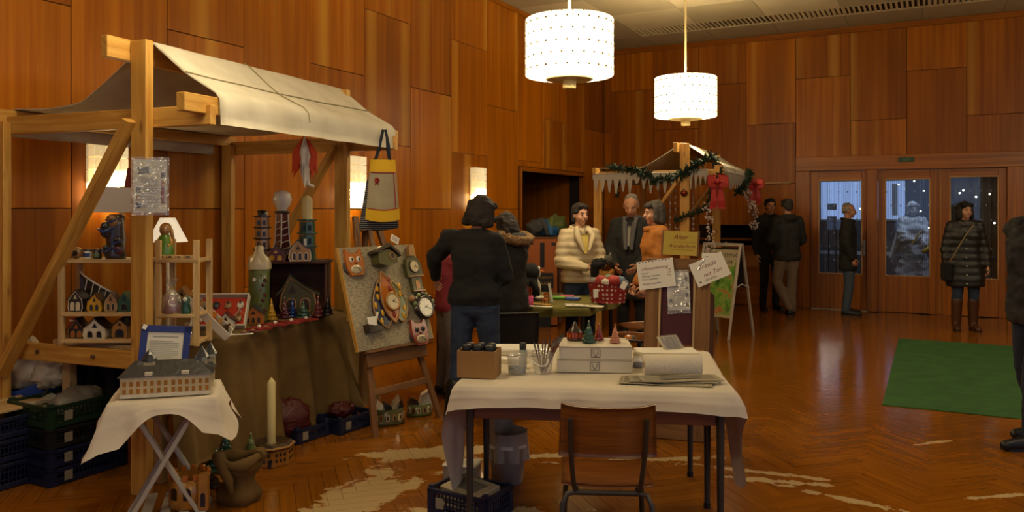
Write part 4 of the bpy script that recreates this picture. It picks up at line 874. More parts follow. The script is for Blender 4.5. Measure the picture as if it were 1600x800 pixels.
# ================================================================ IN FRONT OF THE LEFT STALL
def drape(w, d, z, hang, folds=.02, nf=14, n=120, m=26, inset=.0, wave=2.0, flare=.06):
    """cloth over a w x d table top centred at the origin; hang(theta) gives how far the hem falls"""
    b = B(); vs = []; zs = z + .003
    def edge(t):
        c, s = cos(t), sin(t); k = min((w / 2) / abs(c) if abs(c) > 1e-6 else 1e9, (d / 2) / abs(s) if abs(s) > 1e-6 else 1e9); return k * c, k * s
    P = []
    for i in range(n):
        t = 2 * pi * i / n; ex, ey = edge(t); hg = hang(t); nx, ny = cos(t), sin(t)
        if abs(abs(ex) - w / 2) < 1e-6 and abs(abs(ey) - d / 2) > .06: nx, ny = (1 if ex > 0 else -1), 0
        elif abs(abs(ey) - d / 2) < 1e-6 and abs(abs(ex) - w / 2) > .06: nx, ny = 0, (1 if ey > 0 else -1)
        row = []
        for j in range(m + 1):
            f = j / m
            if f < .3: q = f / .3; row.append((ex * q, ey * q, zs + .002 * sin(9 * ex * q + 7 * ey * q)))
            else:
                q = (f - .3) / .7; fo = folds * sin(nf * t + wave * sin(3 * t)) * min(1, q * 1.6) * min(1, hg / .2); ou = .012 * min(1, q * 6) + flare * q * q * min(1, hg / .3) + fo + folds * min(1, q * 2)
                row.append((ex + nx * ou, ey + ny * ou, zs - .004 * min(1, q * 8) - hg * q))
        P.append(row)
    mm = m + 1; vs = [p for r in P for p in r]
    fs = [(i * mm + j, i * mm + j + 1, ((i + 1) % n) * mm + j + 1, ((i + 1) % n) * mm + j) for i in range(n) for j in range(m)]
    b.add(vs, fs, None, True); return b
white_paint = mat('white_paint', '#b9b4a6', .6, var=.08)
FT = at(262, 4.17); FR = rz(-18)
t = thing('folding_stand', 'white slatted folding stand with crossed legs under the school model', 'table', FT, FR)
for y in (-.17, .17):
    for s in (-1, 1):
        b = B(); b.beam((s * .20, y + .02 * s, .0), (-s * .17, y + .02 * s, .64), .022, .045, up=(0, 1, 0)); obj('leg', b, white_paint, t)
for x in (-.18, -.06, .06, .18): b = B(); b.box((x, 0, .65), (.075, .42, .016), .003); obj('top_slat', b, white_paint, t)
for x in (-.09, 0, .09, .17): b = B(); b.box((x, 0, .075), (.05, .36, .012), .003); obj('tray_slat', b, white_paint, t)
for x, z in ((.16, .06), (-.16, .06)): b = B(); b.cyl((x, -.19, z), (x, .19, z), .010, n=8); obj('bar', b, white_paint, t)
def hang1(t): 
    a = math.degrees(t) % 360
    def bump(c, w_, h): dd = (a - c + 180) % 360 - 180; return h * math.exp(-(dd / w_) ** 2)
    return .05 + bump(215, 26, .21) + bump(325, 22, .17) + bump(45, 25, .2) + bump(135, 25, .2) + bump(180, 25, .06)
b = drape(.50, .46, .66, hang1, .018, 9, flare=.10)
tag(obj('stand_cloth', b, white_cloth, None, FT, FR), 'white cloth with hanging corners under the clay school model', 'cloth')
# school model
SM = at(264, 4.12, .668); o = thing('school_model', 'clay model of a long school building with dark roofs on the white cloth', 'model', SM, rz(-16)); L_, D_, H_ = .42, .24, .105
b = B(); b.box((0, -.06, H_ / 2), (L_, .11, H_), .002); b.box((.15, .04, H_ / 2), (.11, .20, H_), .002); b.box((-.15, .04, H_ / 2), (.11, .20, H_), .002); b.box((0, .12, H_ / 2), (L_, .08, H_), .002); obj('walls', b, gl_cream, o)
b = B()
def hip(b, cx, cy, w, d, z, h, e=.012):
    w2, d2 = w / 2 + e, d / 2 + e; k = min(w2, d2) * .8
    if w > d: top = [(cx - w2 + k, cy, z + h), (cx + w2 - k, cy, z + h)]; fs = [(0, 1, 5, 4), (1, 2, 5), (2, 3, 4, 5), (3, 0, 4), (3, 2, 1, 0)]
    else: top = [(cx, cy - d2 + k, z + h), (cx, cy + d2 - k, z + h)]; fs = [(0, 1, 4), (1, 2, 5, 4), (2, 3, 5), (3, 0, 4, 5), (3, 2, 1, 0)]
    b.add([(cx - w2, cy - d2, z), (cx + w2, cy - d2, z), (cx + w2, cy + d2, z), (cx - w2, cy + d2, z)] + top, fs)
hip(b, 0, -.06, L_, .11, H_, .045); hip(b, .15, .04, .11, .2, H_, .045); hip(b, -.15, .04, .11, .2, H_, .045); hip(b, 0, .12, L_, .08, H_, .04); obj('roof', b, gl_slate, o)
for x, y, h_ in ((-.10, .05, .06), (.155, .04, .07), (.19, .12, .075)):
    b = B(); b.box((x, y, H_ + .025), (.05, .05, .055), .002); tu = obj('turret', b, gl_cream, o); b = B(); b.lathe([(.04, H_ + .05), (.036, H_ + .062), (.022, H_ + .085), (.0, H_ + .05 + h_)], 8, (x, y, 0), smooth=False); obj('turret_roof', b, gl_slate, tu)
for r in range(2):
    for k in range(13):
        x = -.19 + .0315 * k + (.004 if k > 6 else 0); b = B(); b.box((x, -.116, .035 + .036 * r), (.016, .003, .024)); obj('window', b, gl_ochre, o)
for x in (-.08, .09): b = B(); b.box((x, -.112, H_ + .012), (.035, .02, .02), .002); obj('dormer', b, gl_white, o)
b = B(); b.box((0, -.116, .012), (L_, .004, .018)); b.box((0, -.116, H_ - .003), (L_, .006, .008)); obj('cornice', b, gl_white, o)
# blue frame
o = thing('picture_frame', 'blue picture frame with a typed page standing behind the school model', 'picture frame', at(252, 4.36, .67), (radians(-12), radians(4), rz(-16))); fbm = mat('frame_blue', '#1c2f78', .45, var=.05)
b = B(); fw, fh, ft = .255, .30, .035
for c, d_ in (((0, 0, fh - ft / 2), (fw, .015, ft)), ((0, 0, ft / 2), (fw, .015, ft)), ((-fw / 2 + ft / 2, 0, fh / 2), (ft, .015, fh)), ((fw / 2 - ft / 2, 0, fh / 2), (ft, .015, fh))): b.box(c, d_, .002)
obj('frame', b, fbm, o); b = B(); b.box((0, .003, fh / 2), (fw - ft, .004, fh - ft)); obj('page', b, mat('page', '#d9d4c6', .7, var=.02), o)
b = B(); b.box((0, -.0005, fh - .06), (.13, .001, .005)); [b.box((-.005 if k % 4 else -.02, -.0005, fh - .085 - .0105 * k), (.15 if k % 4 else .12, .001, .003)) for k in range(16)]; obj('printing', b, MATS['print_grey'], o); price(o, (-.11, -.01, fh - .01), .022, .026, (0, .3, 0))
# castle on the tray
o = thing('clay_castle', 'ochre clay castle with battlements on the tray of the white stand', 'figurine', at(296, 4.14, .082), rz(-10)); b = B(); b.lathe([(.085, 0), (.10, .01), (.098, .15), (.09, .152), (.085, .05), (.0, .05)], 20); obj('wall', b, gl_ochre, o)
for k in range(12): a = 2 * pi * k / 12; b = B(); b.m = Matrix.Rotation(a, 4, 'Z'); b.box((.094, 0, .163), (.018, .028, .03), .003); obj('battlement', b, gl_orange, o)
b = B(); b.box((.085, -.075, .09), (.05, .05, .18), .004); tw = obj('tower', b, gl_ochre, o); b = B(); b.m = Matrix.Translation((.085, 0, .02)); b.prism(arch(.022, .07, 0), -.103, -.099); obj('gate', b, gl_black, tw)
for a in (-125, -85): b = B(); b.m = Matrix.Rotation(radians(a + 90), 4, 'Z') @ Matrix.Translation((0, 0, .055)); b.prism(arch(.035, .06, 0), -.103, -.094); obj('window', b, gl_black, o)
# candle ring
o = thing('candle_house_ring', 'octagonal clay house ring holding a tall ivory candle on the floor', 'candle holder', gnd(424, 722), rz(-20)); R = .14
b = B(); b.lathe([(R * .97, 0), (R, .01), (R * .96, .105), (R * .9, .106)], 8, smooth=False); obj('wall', b, gl_ochre, o)
b = B(); b.lathe([(R * 1.03, .102), (R * 1.05, .112), (R * .85, .135), (.05, .128), (.03, .12)], 8, smooth=False); obj('roof', b, gl_dark, o); b = B(); b.lathe([(R * 1.04, .108), (R * 1.065, .115), (R * 1.02, .122)], 8, smooth=False); obj('eave_rim', b, gl_tan, o)
for f in range(8):
    a = 2 * pi * (f + .5) / 8; ap = R * cos(pi / 8)
    for k in (-1, 0, 1):
        for r in range(2):
            if f % 4 == 0 and k == 0 and r == 0: continue
            b = B(); b.m = Matrix.Rotation(a, 4, 'Z'); b.box((ap * .985, k * .028, .04 + .035 * r), (.006, .014, .02)); obj('window', b, gl_dark, o)
b = B(); b.m = Matrix.Rotation(radians(-95), 4, 'Z') @ Matrix.Rotation(pi / 2, 4, 'Z'); b.prism(arch(.035, .055, 0), -R * .975, -R * .9); obj('gate', b, gl_black, o)
b = B(); b.lathe([(.026, .12), (.026, .505), (.02, .515), (.004, .535), (0, .54)], 16); obj('candle', b, mat('wax_ivory', '#cdbf8c', .45, var=.04), o)
# burlap sack and glazed pieces beside it
o = thing('burlap_sack', 'rolled burlap sack of green glazed clay beside the candle ring', 'sack', gnd(372, 783), rz(0)); b = B()
b.grid(lambda u, v: ((.10 + .02 * sin(3 * v * pi)) * (1 + .10 * sin(5 * 2 * pi * u)) * cos(2 * pi * u), (.085 + .02 * sin(3 * v * pi)) * sin(2 * pi * u) * (1 + .1 * sin(4 * 2 * pi * u)), .24 * v), 40, 12); obj('body', b, burlap, o)
b = B(); b.tube([((.112 + .012 * sin(3 * a)) * cos(a), .098 * sin(a), .235 + .015 * sin(2 * a + 1)) for a in [2 * pi * k / 24 for k in range(25)]], [.03 + .008 * sin(k) for k in range(25)], 8); obj('rolled_rim', b, burlap, o)
b = B(); b.tube([(-.08, -.07, .25), (-.05, -.105, .22), (-.01, -.115, .15), (.0, -.11, .08)], [.03, .032, .028, .012], 8); obj('flap', b, burlap, o)
for px, py, z, h_, lb in ((352, 770, .20, .16, 'green glazed clay tree lying in the burlap sack mouth'), (392, 768, .19, .14, 'smaller green glazed clay tree leaning out of the sack')): clay_tree(lb, gnd(px, py, 0) + Vector((0, 0, z)), h_, .05, gl_moss if px > 360 else gl_green, gl_white)
for k, (px, py, h_, m_, lb) in enumerate(((338, 735, .17, gl_green, 'dark green glazed clay tree standing behind the burlap sack'), (365, 722, .15, gl_moss, 'mossy clay tree standing between the sack and the candle ring'), (325, 760, .12, gl_black, 'nearly black clay tree in the shade beside the white stand'))): clay_tree(lb, gnd(px, py), h_, .075, m_, gl_moss)
# things along the hem of the burlap
o = thing('orange_box', 'small orange-brown carton at the burlap hem', 'box', gnd(402, 693), rz(-15)); b = B(); b.box((0, 0, .05), (.16, .10, .09), .003); obj('body', b, mat('carton_orange', '#9a5418', .8), o); b = B(); b.box((0, 0, .098), (.165, .105, .006), .002); obj('lid', b, mat('carton_orange_dark', '#7d4212', .8), o)
def crate(name, label, loc, rot, w, d, h, m, group=None, open_=True):
    t = thing(name, label, 'crate', loc, rot, group); b = B(); b.box((0, 0, .008), (w, d, .012), .002); obj('base', b, m, t)
    for c, a, l, yo in ((0, 0, w, -d / 2), (1, pi, w, -d / 2), (2, pi / 2, d, -w / 2), (3, -pi / 2, d, -w / 2)):
        b = B(); b.m = Matrix.Rotation(a, 4, 'Z'); b.box((0, yo, h - .012), (l, .016, .022), .002); b.box((0, yo, .02), (l, .014, .03), .002)
        for x in (-l / 2 + .02, l / 2 - .02): b.box((x, yo, h / 2), (.04, .016, h), .002)
        k = max(4, int(l / .022))
        for i in range(1, k): b.box((-l / 2 + l * i / k, yo, h / 2), (.006, .008, h - .03))
        for q in (.4, .68): b.box((0, yo, h * q), (l, .008, .006))
        obj('lattice_wall', b, m, t)
    for x in (-1, 1):
        for y in (-1, 1): b = B(); b.box((x * (w / 2 - .015), y * (d / 2 - .015), h / 2 + .008), (.03, .03, h + .014), .003); obj('corner_post', b, m, t)
    b = B(); b.box((-w * .28, -d / 2 - .010, h * .5), (.05, .003, .055)); obj('tag', b, mat('crate_tag', '#8d8675', .8), t)
    return t
cr_green = mat('crate_green', '#112e1a', .5, var=.1); cr_blue = mat('crate_blue', '#0c1638', .5, var=.12); cr_black = mat('crate_black', '#121314', .5, var=.1)
cg = 'stacked plastic crates'; CH = rz(-62); cc = at(108, 4.93)
def cst(i, n, label, m, z, h, off=(0, 0), base=cc, name='plastic_crate', wd=(.50, .40)): return crate(name, label, base + Vector((off[0], off[1], z)), CH, wd[0], wd[1], h, m, cg)
cst(0, 0, 'blue plastic crate on the floor, bottom of the stack beside the white stand', cr_blue, 0, .10)
cst(0, 0, 'blue plastic crate, second from the floor under the black one', cr_blue, .105, .105)
cst(0, 0, 'black plastic crate under the green one', cr_black, .215, .115)
cst(0, 0, 'green plastic crate on top of the stack, with clear wrapping in it', cr_green, .335, .13)
c2 = at(-12, 4.72)
cst(0, 0, 'blue plastic crate at the left picture edge, lowest', cr_blue, 0, .15, base=c2); cst(0, 0, 'blue plastic crate at the left picture edge, middle', cr_blue, .155, .13, base=c2); cst(0, 0, 'blue plastic crate at the left picture edge, uppermost', cr_blue, .29, .12, base=c2)
o = thing('wood_board', 'pale wooden board lying on the left blue crates', 'board', c2 + Vector((.0, .0, .425)), CH); b = B(); b.box((0, 0, .012), (.5, .3, .02), .003); obj('plank', b, pine_pale, o); b = B(); b.box((0, .1, .026), (.46, .03, .01), .002); obj('batten', b, pine_pale, o)
def blob(seedv, rx, ry, rz_, amp=.22, n=28, m=18, fr=3.0):
    b = B(); b.ball((0, 0, 0), (rx, ry, rz_), n, m)
    for i, v in enumerate(b.v):
        nn = mnoise.noise(Vector((v.x / rx * fr + seedv, v.y / ry * fr, v.z / rz_ * fr))) ; k = 1 + amp * nn; b.v[i] = v * k
    return b
bagw = mat('plastic_bag_white', '#b9b1a0', .35, var=.1, bump=.5, bs=14)
o = thing('clear_wrapping', 'crumpled clear plastic wrapping in the green crate', 'plastic bag', cc + Vector((0.04, .03, .345 + .085)), CH); obj('film', blob(2.1, .16, .11, .085, .3), mat('film_grey', '#8f8a80', .2, var=.2, bump=.7, bs=20, alpha=.75), o); b = B(); b.ball((.1, .0, .04), (.05, .05, .03), 10, 7); obj('knot', b, bagw, o)
o = thing('foam_sheet', 'white foam sheet lying at the near end of the green crate', 'packaging', cc + Vector((-.12, -.10, .36)), CH); b = B(); b.grid(lambda u, v: (-.11 + .22 * u, -.08 + .16 * v, .075 + .02 * sin(5 * u + 3 * v)), 8, 8, .01); obj('sheet', b, bagw, o); b = B(); b.box((0, 0, .03), (.2, .14, .06), .004); obj('filling', b, card, o)
o = thing('blue_shopping_bag', 'large blue woven shopping bag under the left counter', 'bag', at(48, 5.10), rz(-20)); b = B(); b.grid(lambda u, v: (.20 * (1 + .08 * sin(9 * u * pi)) * cos(2 * pi * u) * (1 - .08 * v), .15 * sin(2 * pi * u) * (1 - .1 * v) + .01 * sin(20 * u), .50 * v + .02 * sin(8 * pi * u) * v), 40, 10); obj('body', b, mat('bag_blue', '#123a8c', .45, var=.15, bump=.3, bs=18), o); b = B(); b.tube([(-.12, -.15, .48), (-.08, -.17, .40), (.04, -.17, .38), (.12, -.15, .48)], .012, 6); obj('handle', b, cr_black, o)
o = thing('white_plastic_bag', 'bulging white plastic bag on the blue shopping bag', 'plastic bag', at(42, 5.10, .50 + .10), rz(10)); obj('body', blob(.3, .17, .14, .13, .25), bagw, o); b = B(); b.tube([(0, 0, .1), (.02, 0, .15), (.05, .01, .17)], [.04, .025, .04], 8); obj('knot', b, bagw, o)
o = thing('white_plastic_bag', 'smaller knotted white plastic bag beside the bulging one', 'plastic bag', at(78, 5.02, .505 + .07), rz(30)); obj('body', blob(4.3, .10, .10, .09, .28), bagw, o); b = B(); b.ball((.02, 0, .085), (.03, .025, .03), 10, 6); obj('knot', b, bagw, o)
o = thing('dark_coat', 'dark coat hanging from the rail under the left counter', 'coat', at(142, 5.12, .30), rz(-15)); b = B(); b.grid(lambda u, v: ((-.5 + u) * .36, .03 * sin(7 * u * pi), .40 * v), 30, 10, .03); obj('cloth', b, mat('coat_dark', '#16150f', .9), o); b = B(); b.tube([(.12, -.03, .4), (.14, -.05, .2), (.12, -.05, .02)], [.04, .045, .035], 8); obj('sleeve', b, MATS['coat_dark'], o)
crate('plastic_crate', 'blue plastic crate with red sacks at the burlap hem', gnd(474, 684), rz(-58), .30, .20, .10, cr_blue, 'crates at the burlap hem'); crate('plastic_crate', 'blue plastic crate at the burlap hem, nearest the easel', gnd(541, 668), rz(-58), .36, .22, .11, cr_blue, 'crates at the burlap hem')
redn = mat('red_net', '#4c1614', .4, var=.6, vs=60, bump=.8, bs=70)
o = thing('red_net_sack', 'dark red net sack standing against the burlap hem', 'sack', gnd(450, 690) + Vector((0, 0, .15)), rz(-20)); obj('body', blob(1.7, .15, .09, .14, .3), redn, o); b = B(); b.ball((-.05, 0, .13), (.03, .03, .03), 8, 6); obj('neck', b, redn, o)
o = thing('red_net_sack', 'small dark red net sack lying in the crate nearest the easel', 'sack', gnd(533, 668) + Vector((0, 0, .13)), rz(-20)); obj('body', blob(6.7, .09, .07, .06, .3), redn, o); b = B(); b.ball((.08, 0, .02), (.025, .025, .025), 8, 6); obj('neck', b, redn, o)

# ---- easel with clocks ---------------------------------------------
easel_wood = wood('easel_wood', '#5f3d1c', '#84582a', .6)
EB = W((-1.107 - .646) / 2, (5.72 + 6.33) / 2, .58); EH = rz(-53)
ME = Matrix.Translation(EB) @ Matrix.Rotation(EH, 4, 'Z') @ Matrix.Rotation(radians(-17), 4, 'X')
def thingM(name, label, cat, M, group=None):
    o = thing(name, label, cat, M.to_translation(), M.to_euler(), group); return o
o = thingM('easel', 'brown wooden easel carrying the board of clay clocks', 'easel', ME)
zb = -.58 / cos(radians(17)) - .01
for s in (-1, 1): b = B(); b.beam((s * .34, .03, zb), (s * .10, .03, 1.02), .05, .03, up=(0, 1, 0)); obj('leg', b, easel_wood, o)
b = B(); b.beam((0, .03, 1.0), (0, .52, -.42), .045, .03, up=(1, 0, 0)); obj('back_leg', b, easel_wood, o)
b = B(); b.box((0, -.005, -.065), (.62, .03, .11), .004); obj('ledge_board', b, easel_wood, o); b = B(); b.box((0, -.025, -.012), (.66, .06, .022), .003); obj('ledge', b, easel_wood, o)
b = B(); b.box((0, .03, -.30), (.56, .025, .05), .003); obj('crossbar', b, easel_wood, o); b = B(); b.box((0, .03, .93), (.24, .025, .05), .003); obj('crossbar', b, easel_wood, o)
b = B(); b.box((0, .012, .45), (.045, .02, .95), .003); obj('mast', b, easel_wood, o)
def newsprint():
    m, nt, b = _new('newsprint'); N = nt.nodes.new; L = nt.links.new; tc = N('ShaderNodeTexCoord'); mp = N('ShaderNodeMapping'); mp.inputs['Scale'].default_value = (30, 30, 120); L(tc.outputs['Object'], mp.inputs[0])
    n = N('ShaderNodeTexNoise'); n.inputs['Scale'].default_value = 1; n.inputs['Detail'].default_value = 3; L(mp.outputs[0], n.inputs['Vector']); n2 = N('ShaderNodeTexNoise'); n2.inputs['Scale'].default_value = 6; n2.inputs['Detail'].default_value = 4; L(tc.outputs['Object'], n2.inputs['Vector'])
    r = N('ShaderNodeValToRGB'); r.color_ramp.elements[0].position = .42; r.color_ramp.elements[0].color = lin('#857b64'); r.color_ramp.elements[1].position = .56; r.color_ramp.elements[1].color = lin('#a69b80'); L(n.outputs['Fac'], r.inputs[0])
    mx = N('ShaderNodeMix'); mx.data_type = 'RGBA'; rr = N('ShaderNodeValToRGB'); rr.color_ramp.elements[0].position = .60; rr.color_ramp.elements[1].position = .66; L(n2.outputs['Fac'], rr.inputs[0]); ml = N('ShaderNodeMath'); ml.operation = 'MULTIPLY'; ml.inputs[1].default_value = .55; L(rr.outputs[0], ml.inputs[0]); L(ml.outputs[0], mx.inputs[0]); L(r.outputs[0], mx.inputs[6]); mx.inputs[7].default_value = lin('#655d4b'); L(mx.outputs[2], b.inputs['Base Color']); b.inputs['Roughness'].default_value = .85; MATS['newsprint'] = m; return m
news = newsprint()
o = thingM('display_board', 'newspaper-covered display board of clocks on the easel', 'board', ME); b = B(); b.box((0, -.018, .385), (.77, .03, .765), .003); obj('panel', b, news, o); 
for q_ in (-.39, .39): b = B(); b.box((q_, -.018, .385), (.012, .032, .765), .002); obj('edge', b, pine, o)
def onb(u, v, y=-.034): return ME @ Matrix.Translation(((u - .5) * .77, y, (1 - v) * .765))
def clock_face(t, x, z, r, y, face=gl_cream, rim=None):
    b = B(); b.m = Matrix.Translation((x, 0, z)); b.cyl((0, y, 0), (0, y - .008, 0), r, n=24); f = obj('dial', b, face, t)
    if rim: b = B(); b.tube([(x + r * 1.05 * cos(a), y - .004, z + r * 1.05 * sin(a)) for a in [2 * pi * k / 24 for k in range(25)]], r * .14, 6); obj('rim', b, rim, t)
    b = B(); b.beam((x, y - .010, z), (x + r * .75, y - .010, z - r * .28), .003, r * .07, up=(0, 1, 0)); b.beam((x, y - .011, z), (x + r * .38, y - .011, z + r * .2), .003, r * .09, up=(0, 1, 0)); b.cyl((x, y - .006, z), (x, y - .014, z), r * .09, n=8); obj('hands', b, gl_black, f)
    b = B()
    for k in range(12): a = 2 * pi * k / 12; b.box((x + r * .82 * cos(a), y - .009, z + r * .82 * sin(a)), (r * .07, .002, r * .07))
    obj('hour_marks', b, gl_dark, f)
def cat_clock(label, u, v, s, m1, m2, eye):
    t = thingM('cat_clock', label, 'clock', onb(u, v), 'clay animal clocks'); P = [(-.32, -.5), (.32, -.5), (.46, -.25), (.5, .1), (.46, .38), (.42, .68), (.2, .47), (-.2, .47), (-.42, .68), (-.46, .38), (-.5, .1), (-.46, -.25)]
    b = B(); b.prism([(x * s, z * s) for x, z in P], -.03, 0); obj('head', b, m1, t)
    b = B(); b.ball((0, -.006, -.1 * s), (.62 * s, .012, .42 * s), 16, 8); obj('back_plate', b, gl_dark, t)
    for k in (-1, 1):
        b = B(); b.ball((k * .2 * s, -.03, .2 * s), (.13 * s, .012, .13 * s), 12, 8); e = obj('eye', b, eye, t); b = B(); b.ball((k * .2 * s, -.04, .2 * s), (.05 * s, .006, .07 * s), 8, 6); obj('pupil', b, gl_black, e)
    b = B(); b.ball((0, -.034, .02 * s), (.06 * s, .012, .05 * s), 8, 6); obj('nose', b, m2, t)
    b = B(); b.ball((0, -.028, -.24 * s), (.34 * s, .014, .2 * s), 16, 8); obj('muzzle', b, gl_cream, t)
    b = B(); [b.ball((-.22 * s + .055 * s * i, -.042, -.3 * s + .07 * s * j), .016 * s, 5, 4) for i in range(9) for j in range(3)]; q = obj('whisker_dots', b, gl_dark, t); q['kind'] = 'stuff'
    b = B(); b.beam((.02 * s, -.045, -.22 * s), (.2 * s, -.045, -.38 * s), .003, .03 * s, up=(0, 1, 0)); b.beam((.02 * s, -.045, -.22 * s), (-.08 * s, -.045, -.16 * s), .003, .035 * s, up=(0, 1, 0)); obj('hands', b, gl_black, t); return t
cat_clock('orange clay cat clock at the top left of the board', .14, .17, .17, gl_orange, gl_wine, gl_white)
cat_clock('red patterned clay cat clock hanging at the lower edge of the board', .80, .93, .17, glaze('glaze_brick', '#93402e'), gl_dark, gl_slate)
t = thingM('clay_birdhouse', 'clay birdhouse with dark roof and round hole at the top of the board', 'birdhouse', onb(.50, .13)); b = B(); b.prism([(-.10, -.05), (-.03, -.075), (.09, -.055), (.10, .0), (.03, .055), (-.09, .04)], -.09, 0); obj('body', b, gl_olive, t)
b = B(); b.prism([(-.12, .03), (.03, .07), (.12, -.01), (.115, .02), (.03, .10), (-.115, .055)], -.11, .0); obj('roof', b, gl_dark, t); b = B(); b.cyl((.045, -.089, .0), (.045, -.094, .0), .024, n=16); obj('hole', b, gl_black, t); b = B(); b.tube([(.045 + .027 * cos(a), -.093, .027 * sin(a)) for a in [2 * pi * k / 16 for k in range(17)]], .005, 5); obj('hole_rim', b, gl_tan, t)
t = thingM('longcase_clock', 'green-edged clay longcase clock with arched hood', 'clock', onb(.90, .30)); b = B(); b.prism([(-.055, -.15), (.055, -.15), (.055, -.04), (.085, -.03), (.085, .06), (.06, .11), (.02, .13), (.02, .18), (-.02, .18), (-.02, .13), (-.06, .11), (-.085, .06), (-.085, -.03), (-.055, -.04)], -.035, 0); obj('case', b, gl_olive, t); clock_face(t, 0, .045, .045, -.036, gl_cream, gl_dark)
b = B(); b.box((0, -.04, -.035), (.16, .02, .012), .002); b.box((0, -.04, -.152), (.13, .02, .012), .002); obj('moulding', b, gl_tan, t); b = B(); b.m = Matrix.Translation((0, 0, -.135)); b.prism(arch(.045, .07, 0), -.04, -.034); obj('door', b, gl_ochre, t); b = B(); b.prism([(-.03, .13), (.03, .13), (.02, .2), (0, .22), (-.02, .2)], -.045, -.01); obj('crest', b, gl_tan, t)
t = thingM('leaf_clock', 'large triple-leaf clay clock in blue, orange and green', 'clock', onb(.47, .56))
def leafp(cx, cz, w, h, bend):
    pts = []
    for k in range(13): f = k / 12; pts.append((cx + bend * f * f + w * sin(pi * f ** .8) * .5, cz - h / 2 + h * f))
    for k in range(12, -1, -1): f = k / 12; pts.append((cx + bend * f * f - w * sin(pi * f ** .8) * .5, cz - h / 2 + h * f))
    return pts[:-1]
gl_navy = glaze('glaze_navy', '#1c2240')
for nm, cx, cz, w, h, bd, y0, m_ in (('blue_leaf', -.07, -.02, .19, .36, .0, -.022, gl_navy), ('green_leaf', .10, -.01, .17, .33, -.03, -.024, gl_moss), ('orange_leaf', .015, .03, .17, .40, -.04, -.034, gl_orange)):
    P = leafp(cx, cz, w, h, bd); b = B(); b.prism(P, y0, y0 + .02); lf = obj(nm, b, m_, t); b = B(); b.tube([(x, y0 - .002, z) for x, z in P] + [(P[0][0], y0 - .002, P[0][1])], .006, 6); obj('border', b, gl_tan, lf)
    for k in range(5): b = B(); b.ball((cx + (-.04 if nm == 'blue_leaf' else .02 if nm == 'green_leaf' else .0) + .03 * sin(k * 2.2), y0 - .003, cz - h * .35 + h * .17 * k), (.017, .005, .026), 8, 6); obj('inlay', b, gl_yel if nm != 'orange_leaf' else gl_red, lf)
clock_face(t, .02, -.01, .062, -.042, gl_cream, gl_ochre)
t = thingM('alarm_clock', 'round clay alarm clock wreathed in grey leaves on the right of the board', 'clock', onb(.93, .66)); b = B(); b.ball((0, -.02, 0), (.105, .02, .105), 20, 10); obj('case', b, gl_slate, t); clock_face(t, 0, -.01, .078, -.04, gl_white, gl_dark)
for k in range(9): a = radians(-10 + 25 * k); b = B(); b.ball((.10 * cos(a), -.035, .095 * sin(a)), (.026, .015, .022), 8, 6); obj('leaf', b, gl_moss if k % 2 else gl_dark, t)
b = B(); b.ball((-.115, -.03, .07), (.028, .018, .028), 10, 8); obj('bell', b, gl_tan, t)
t = thingM('clay_slipper', 'dark clay wall planter with white card at the lower left of the board', 'planter', onb(.19, .80)); b = B(); b.prism([(-.06, -.03), (.07, -.03), (.075, .0), (.03, .01), (.0, .012), (-.065, .03)], -.06, 0); obj('body', b, gl_dark, t); b = B(); b.box((-.01, -.045, .045), (.08, .004, .07), .001); obj('card', b, tagm, t); b = B(); b.m = Matrix.Translation((.045, -.04, .07)) @ Matrix.Rotation(.5, 4, 'Y'); b.box((0, 0, 0), (.02, .008, .09), .002); obj('stick', b, gl_white, t)
t = thingM('price_card', 'small white handwritten card above the board', 'sign', onb(.78, -.07, -.02)); b = B(); b.m = Matrix.Rotation(.5, 4, 'Y'); b.box((0, 0, 0), (.085, .002, .06)); obj('card', b, tagm, t); b = B(); b.m = Matrix.Rotation(.5, 4, 'Y'); [b.box((0, -.0015, .012 - .012 * k), (.055, .0008, .004)) for k in range(3)]; obj('handwriting', b, gl_wine, t); b = B(); b.cyl((0, .005, -.1), (0, .005, 0), .003, n=6); obj('clip', b, easel_wood, t)
def planter(label, loc, r, h, m, tops):
    t = thing('clay_planter', label, 'planter', loc, rz(-20), 'clay planters under the easel'); b = B(); b.lathe([(r * .9, 0), (r * 1.05, .006), (r * 1.05, .02), (r * .95, .03), (r, h), (r * .92, h), (r * .88, h * .5), (0, h * .5)], 20, sy=.7); obj('bowl', b, m, t)
    for k in range(7): a = radians(-150 + 25 * k + 0); b = B(); b.m = Matrix.Translation((r * .97 * cos(a), r * .97 * .7 * sin(a), h * .3)) @ Matrix.Rotation(a + pi / 2, 4, 'Z'); b.prism(arch(.026, .05, 0), -.008, .004); wn = obj('window', b, gl_tan if k % 2 else gl_cream, t); b = B(); b.m = Matrix.Translation((r * .97 * cos(a), r * .97 * .7 * sin(a), h * .3)) @ Matrix.Rotation(a + pi / 2, 4, 'Z'); b.prism(arch(.012, .03, .008), -.0095, -.008); obj('pane', b, gl_black, wn)
    for x, z, w_, m_ in tops: b = B(); b.m = Matrix.Translation((x, 0, h * .55)) @ Matrix.Rotation(.3 * (1 if x > 0 else -1), 4, 'Y'); b.prism([(-w_ / 2, 0), (w_ / 2, 0), (w_ / 2, z * .6), (0, z), (-w_ / 2, z * .6)], -.03, .03); obj('gable', b, m_, t)
planter('oval clay planter ringed with windows beside the easel leg', gnd(607, 662), .115, .12, gl_olive, ((-.05, .13, .06, gl_white), (.0, .11, .07, gl_slate), (.06, .12, .06, gl_black), (.03, .15, .05, gl_cream)))
planter('clay planter with a tilted white house between the easel legs', gnd(655, 648), .10, .09, gl_moss, ((.04, .16, .11, gl_white), (-.04, .10, .08, gl_dark)))
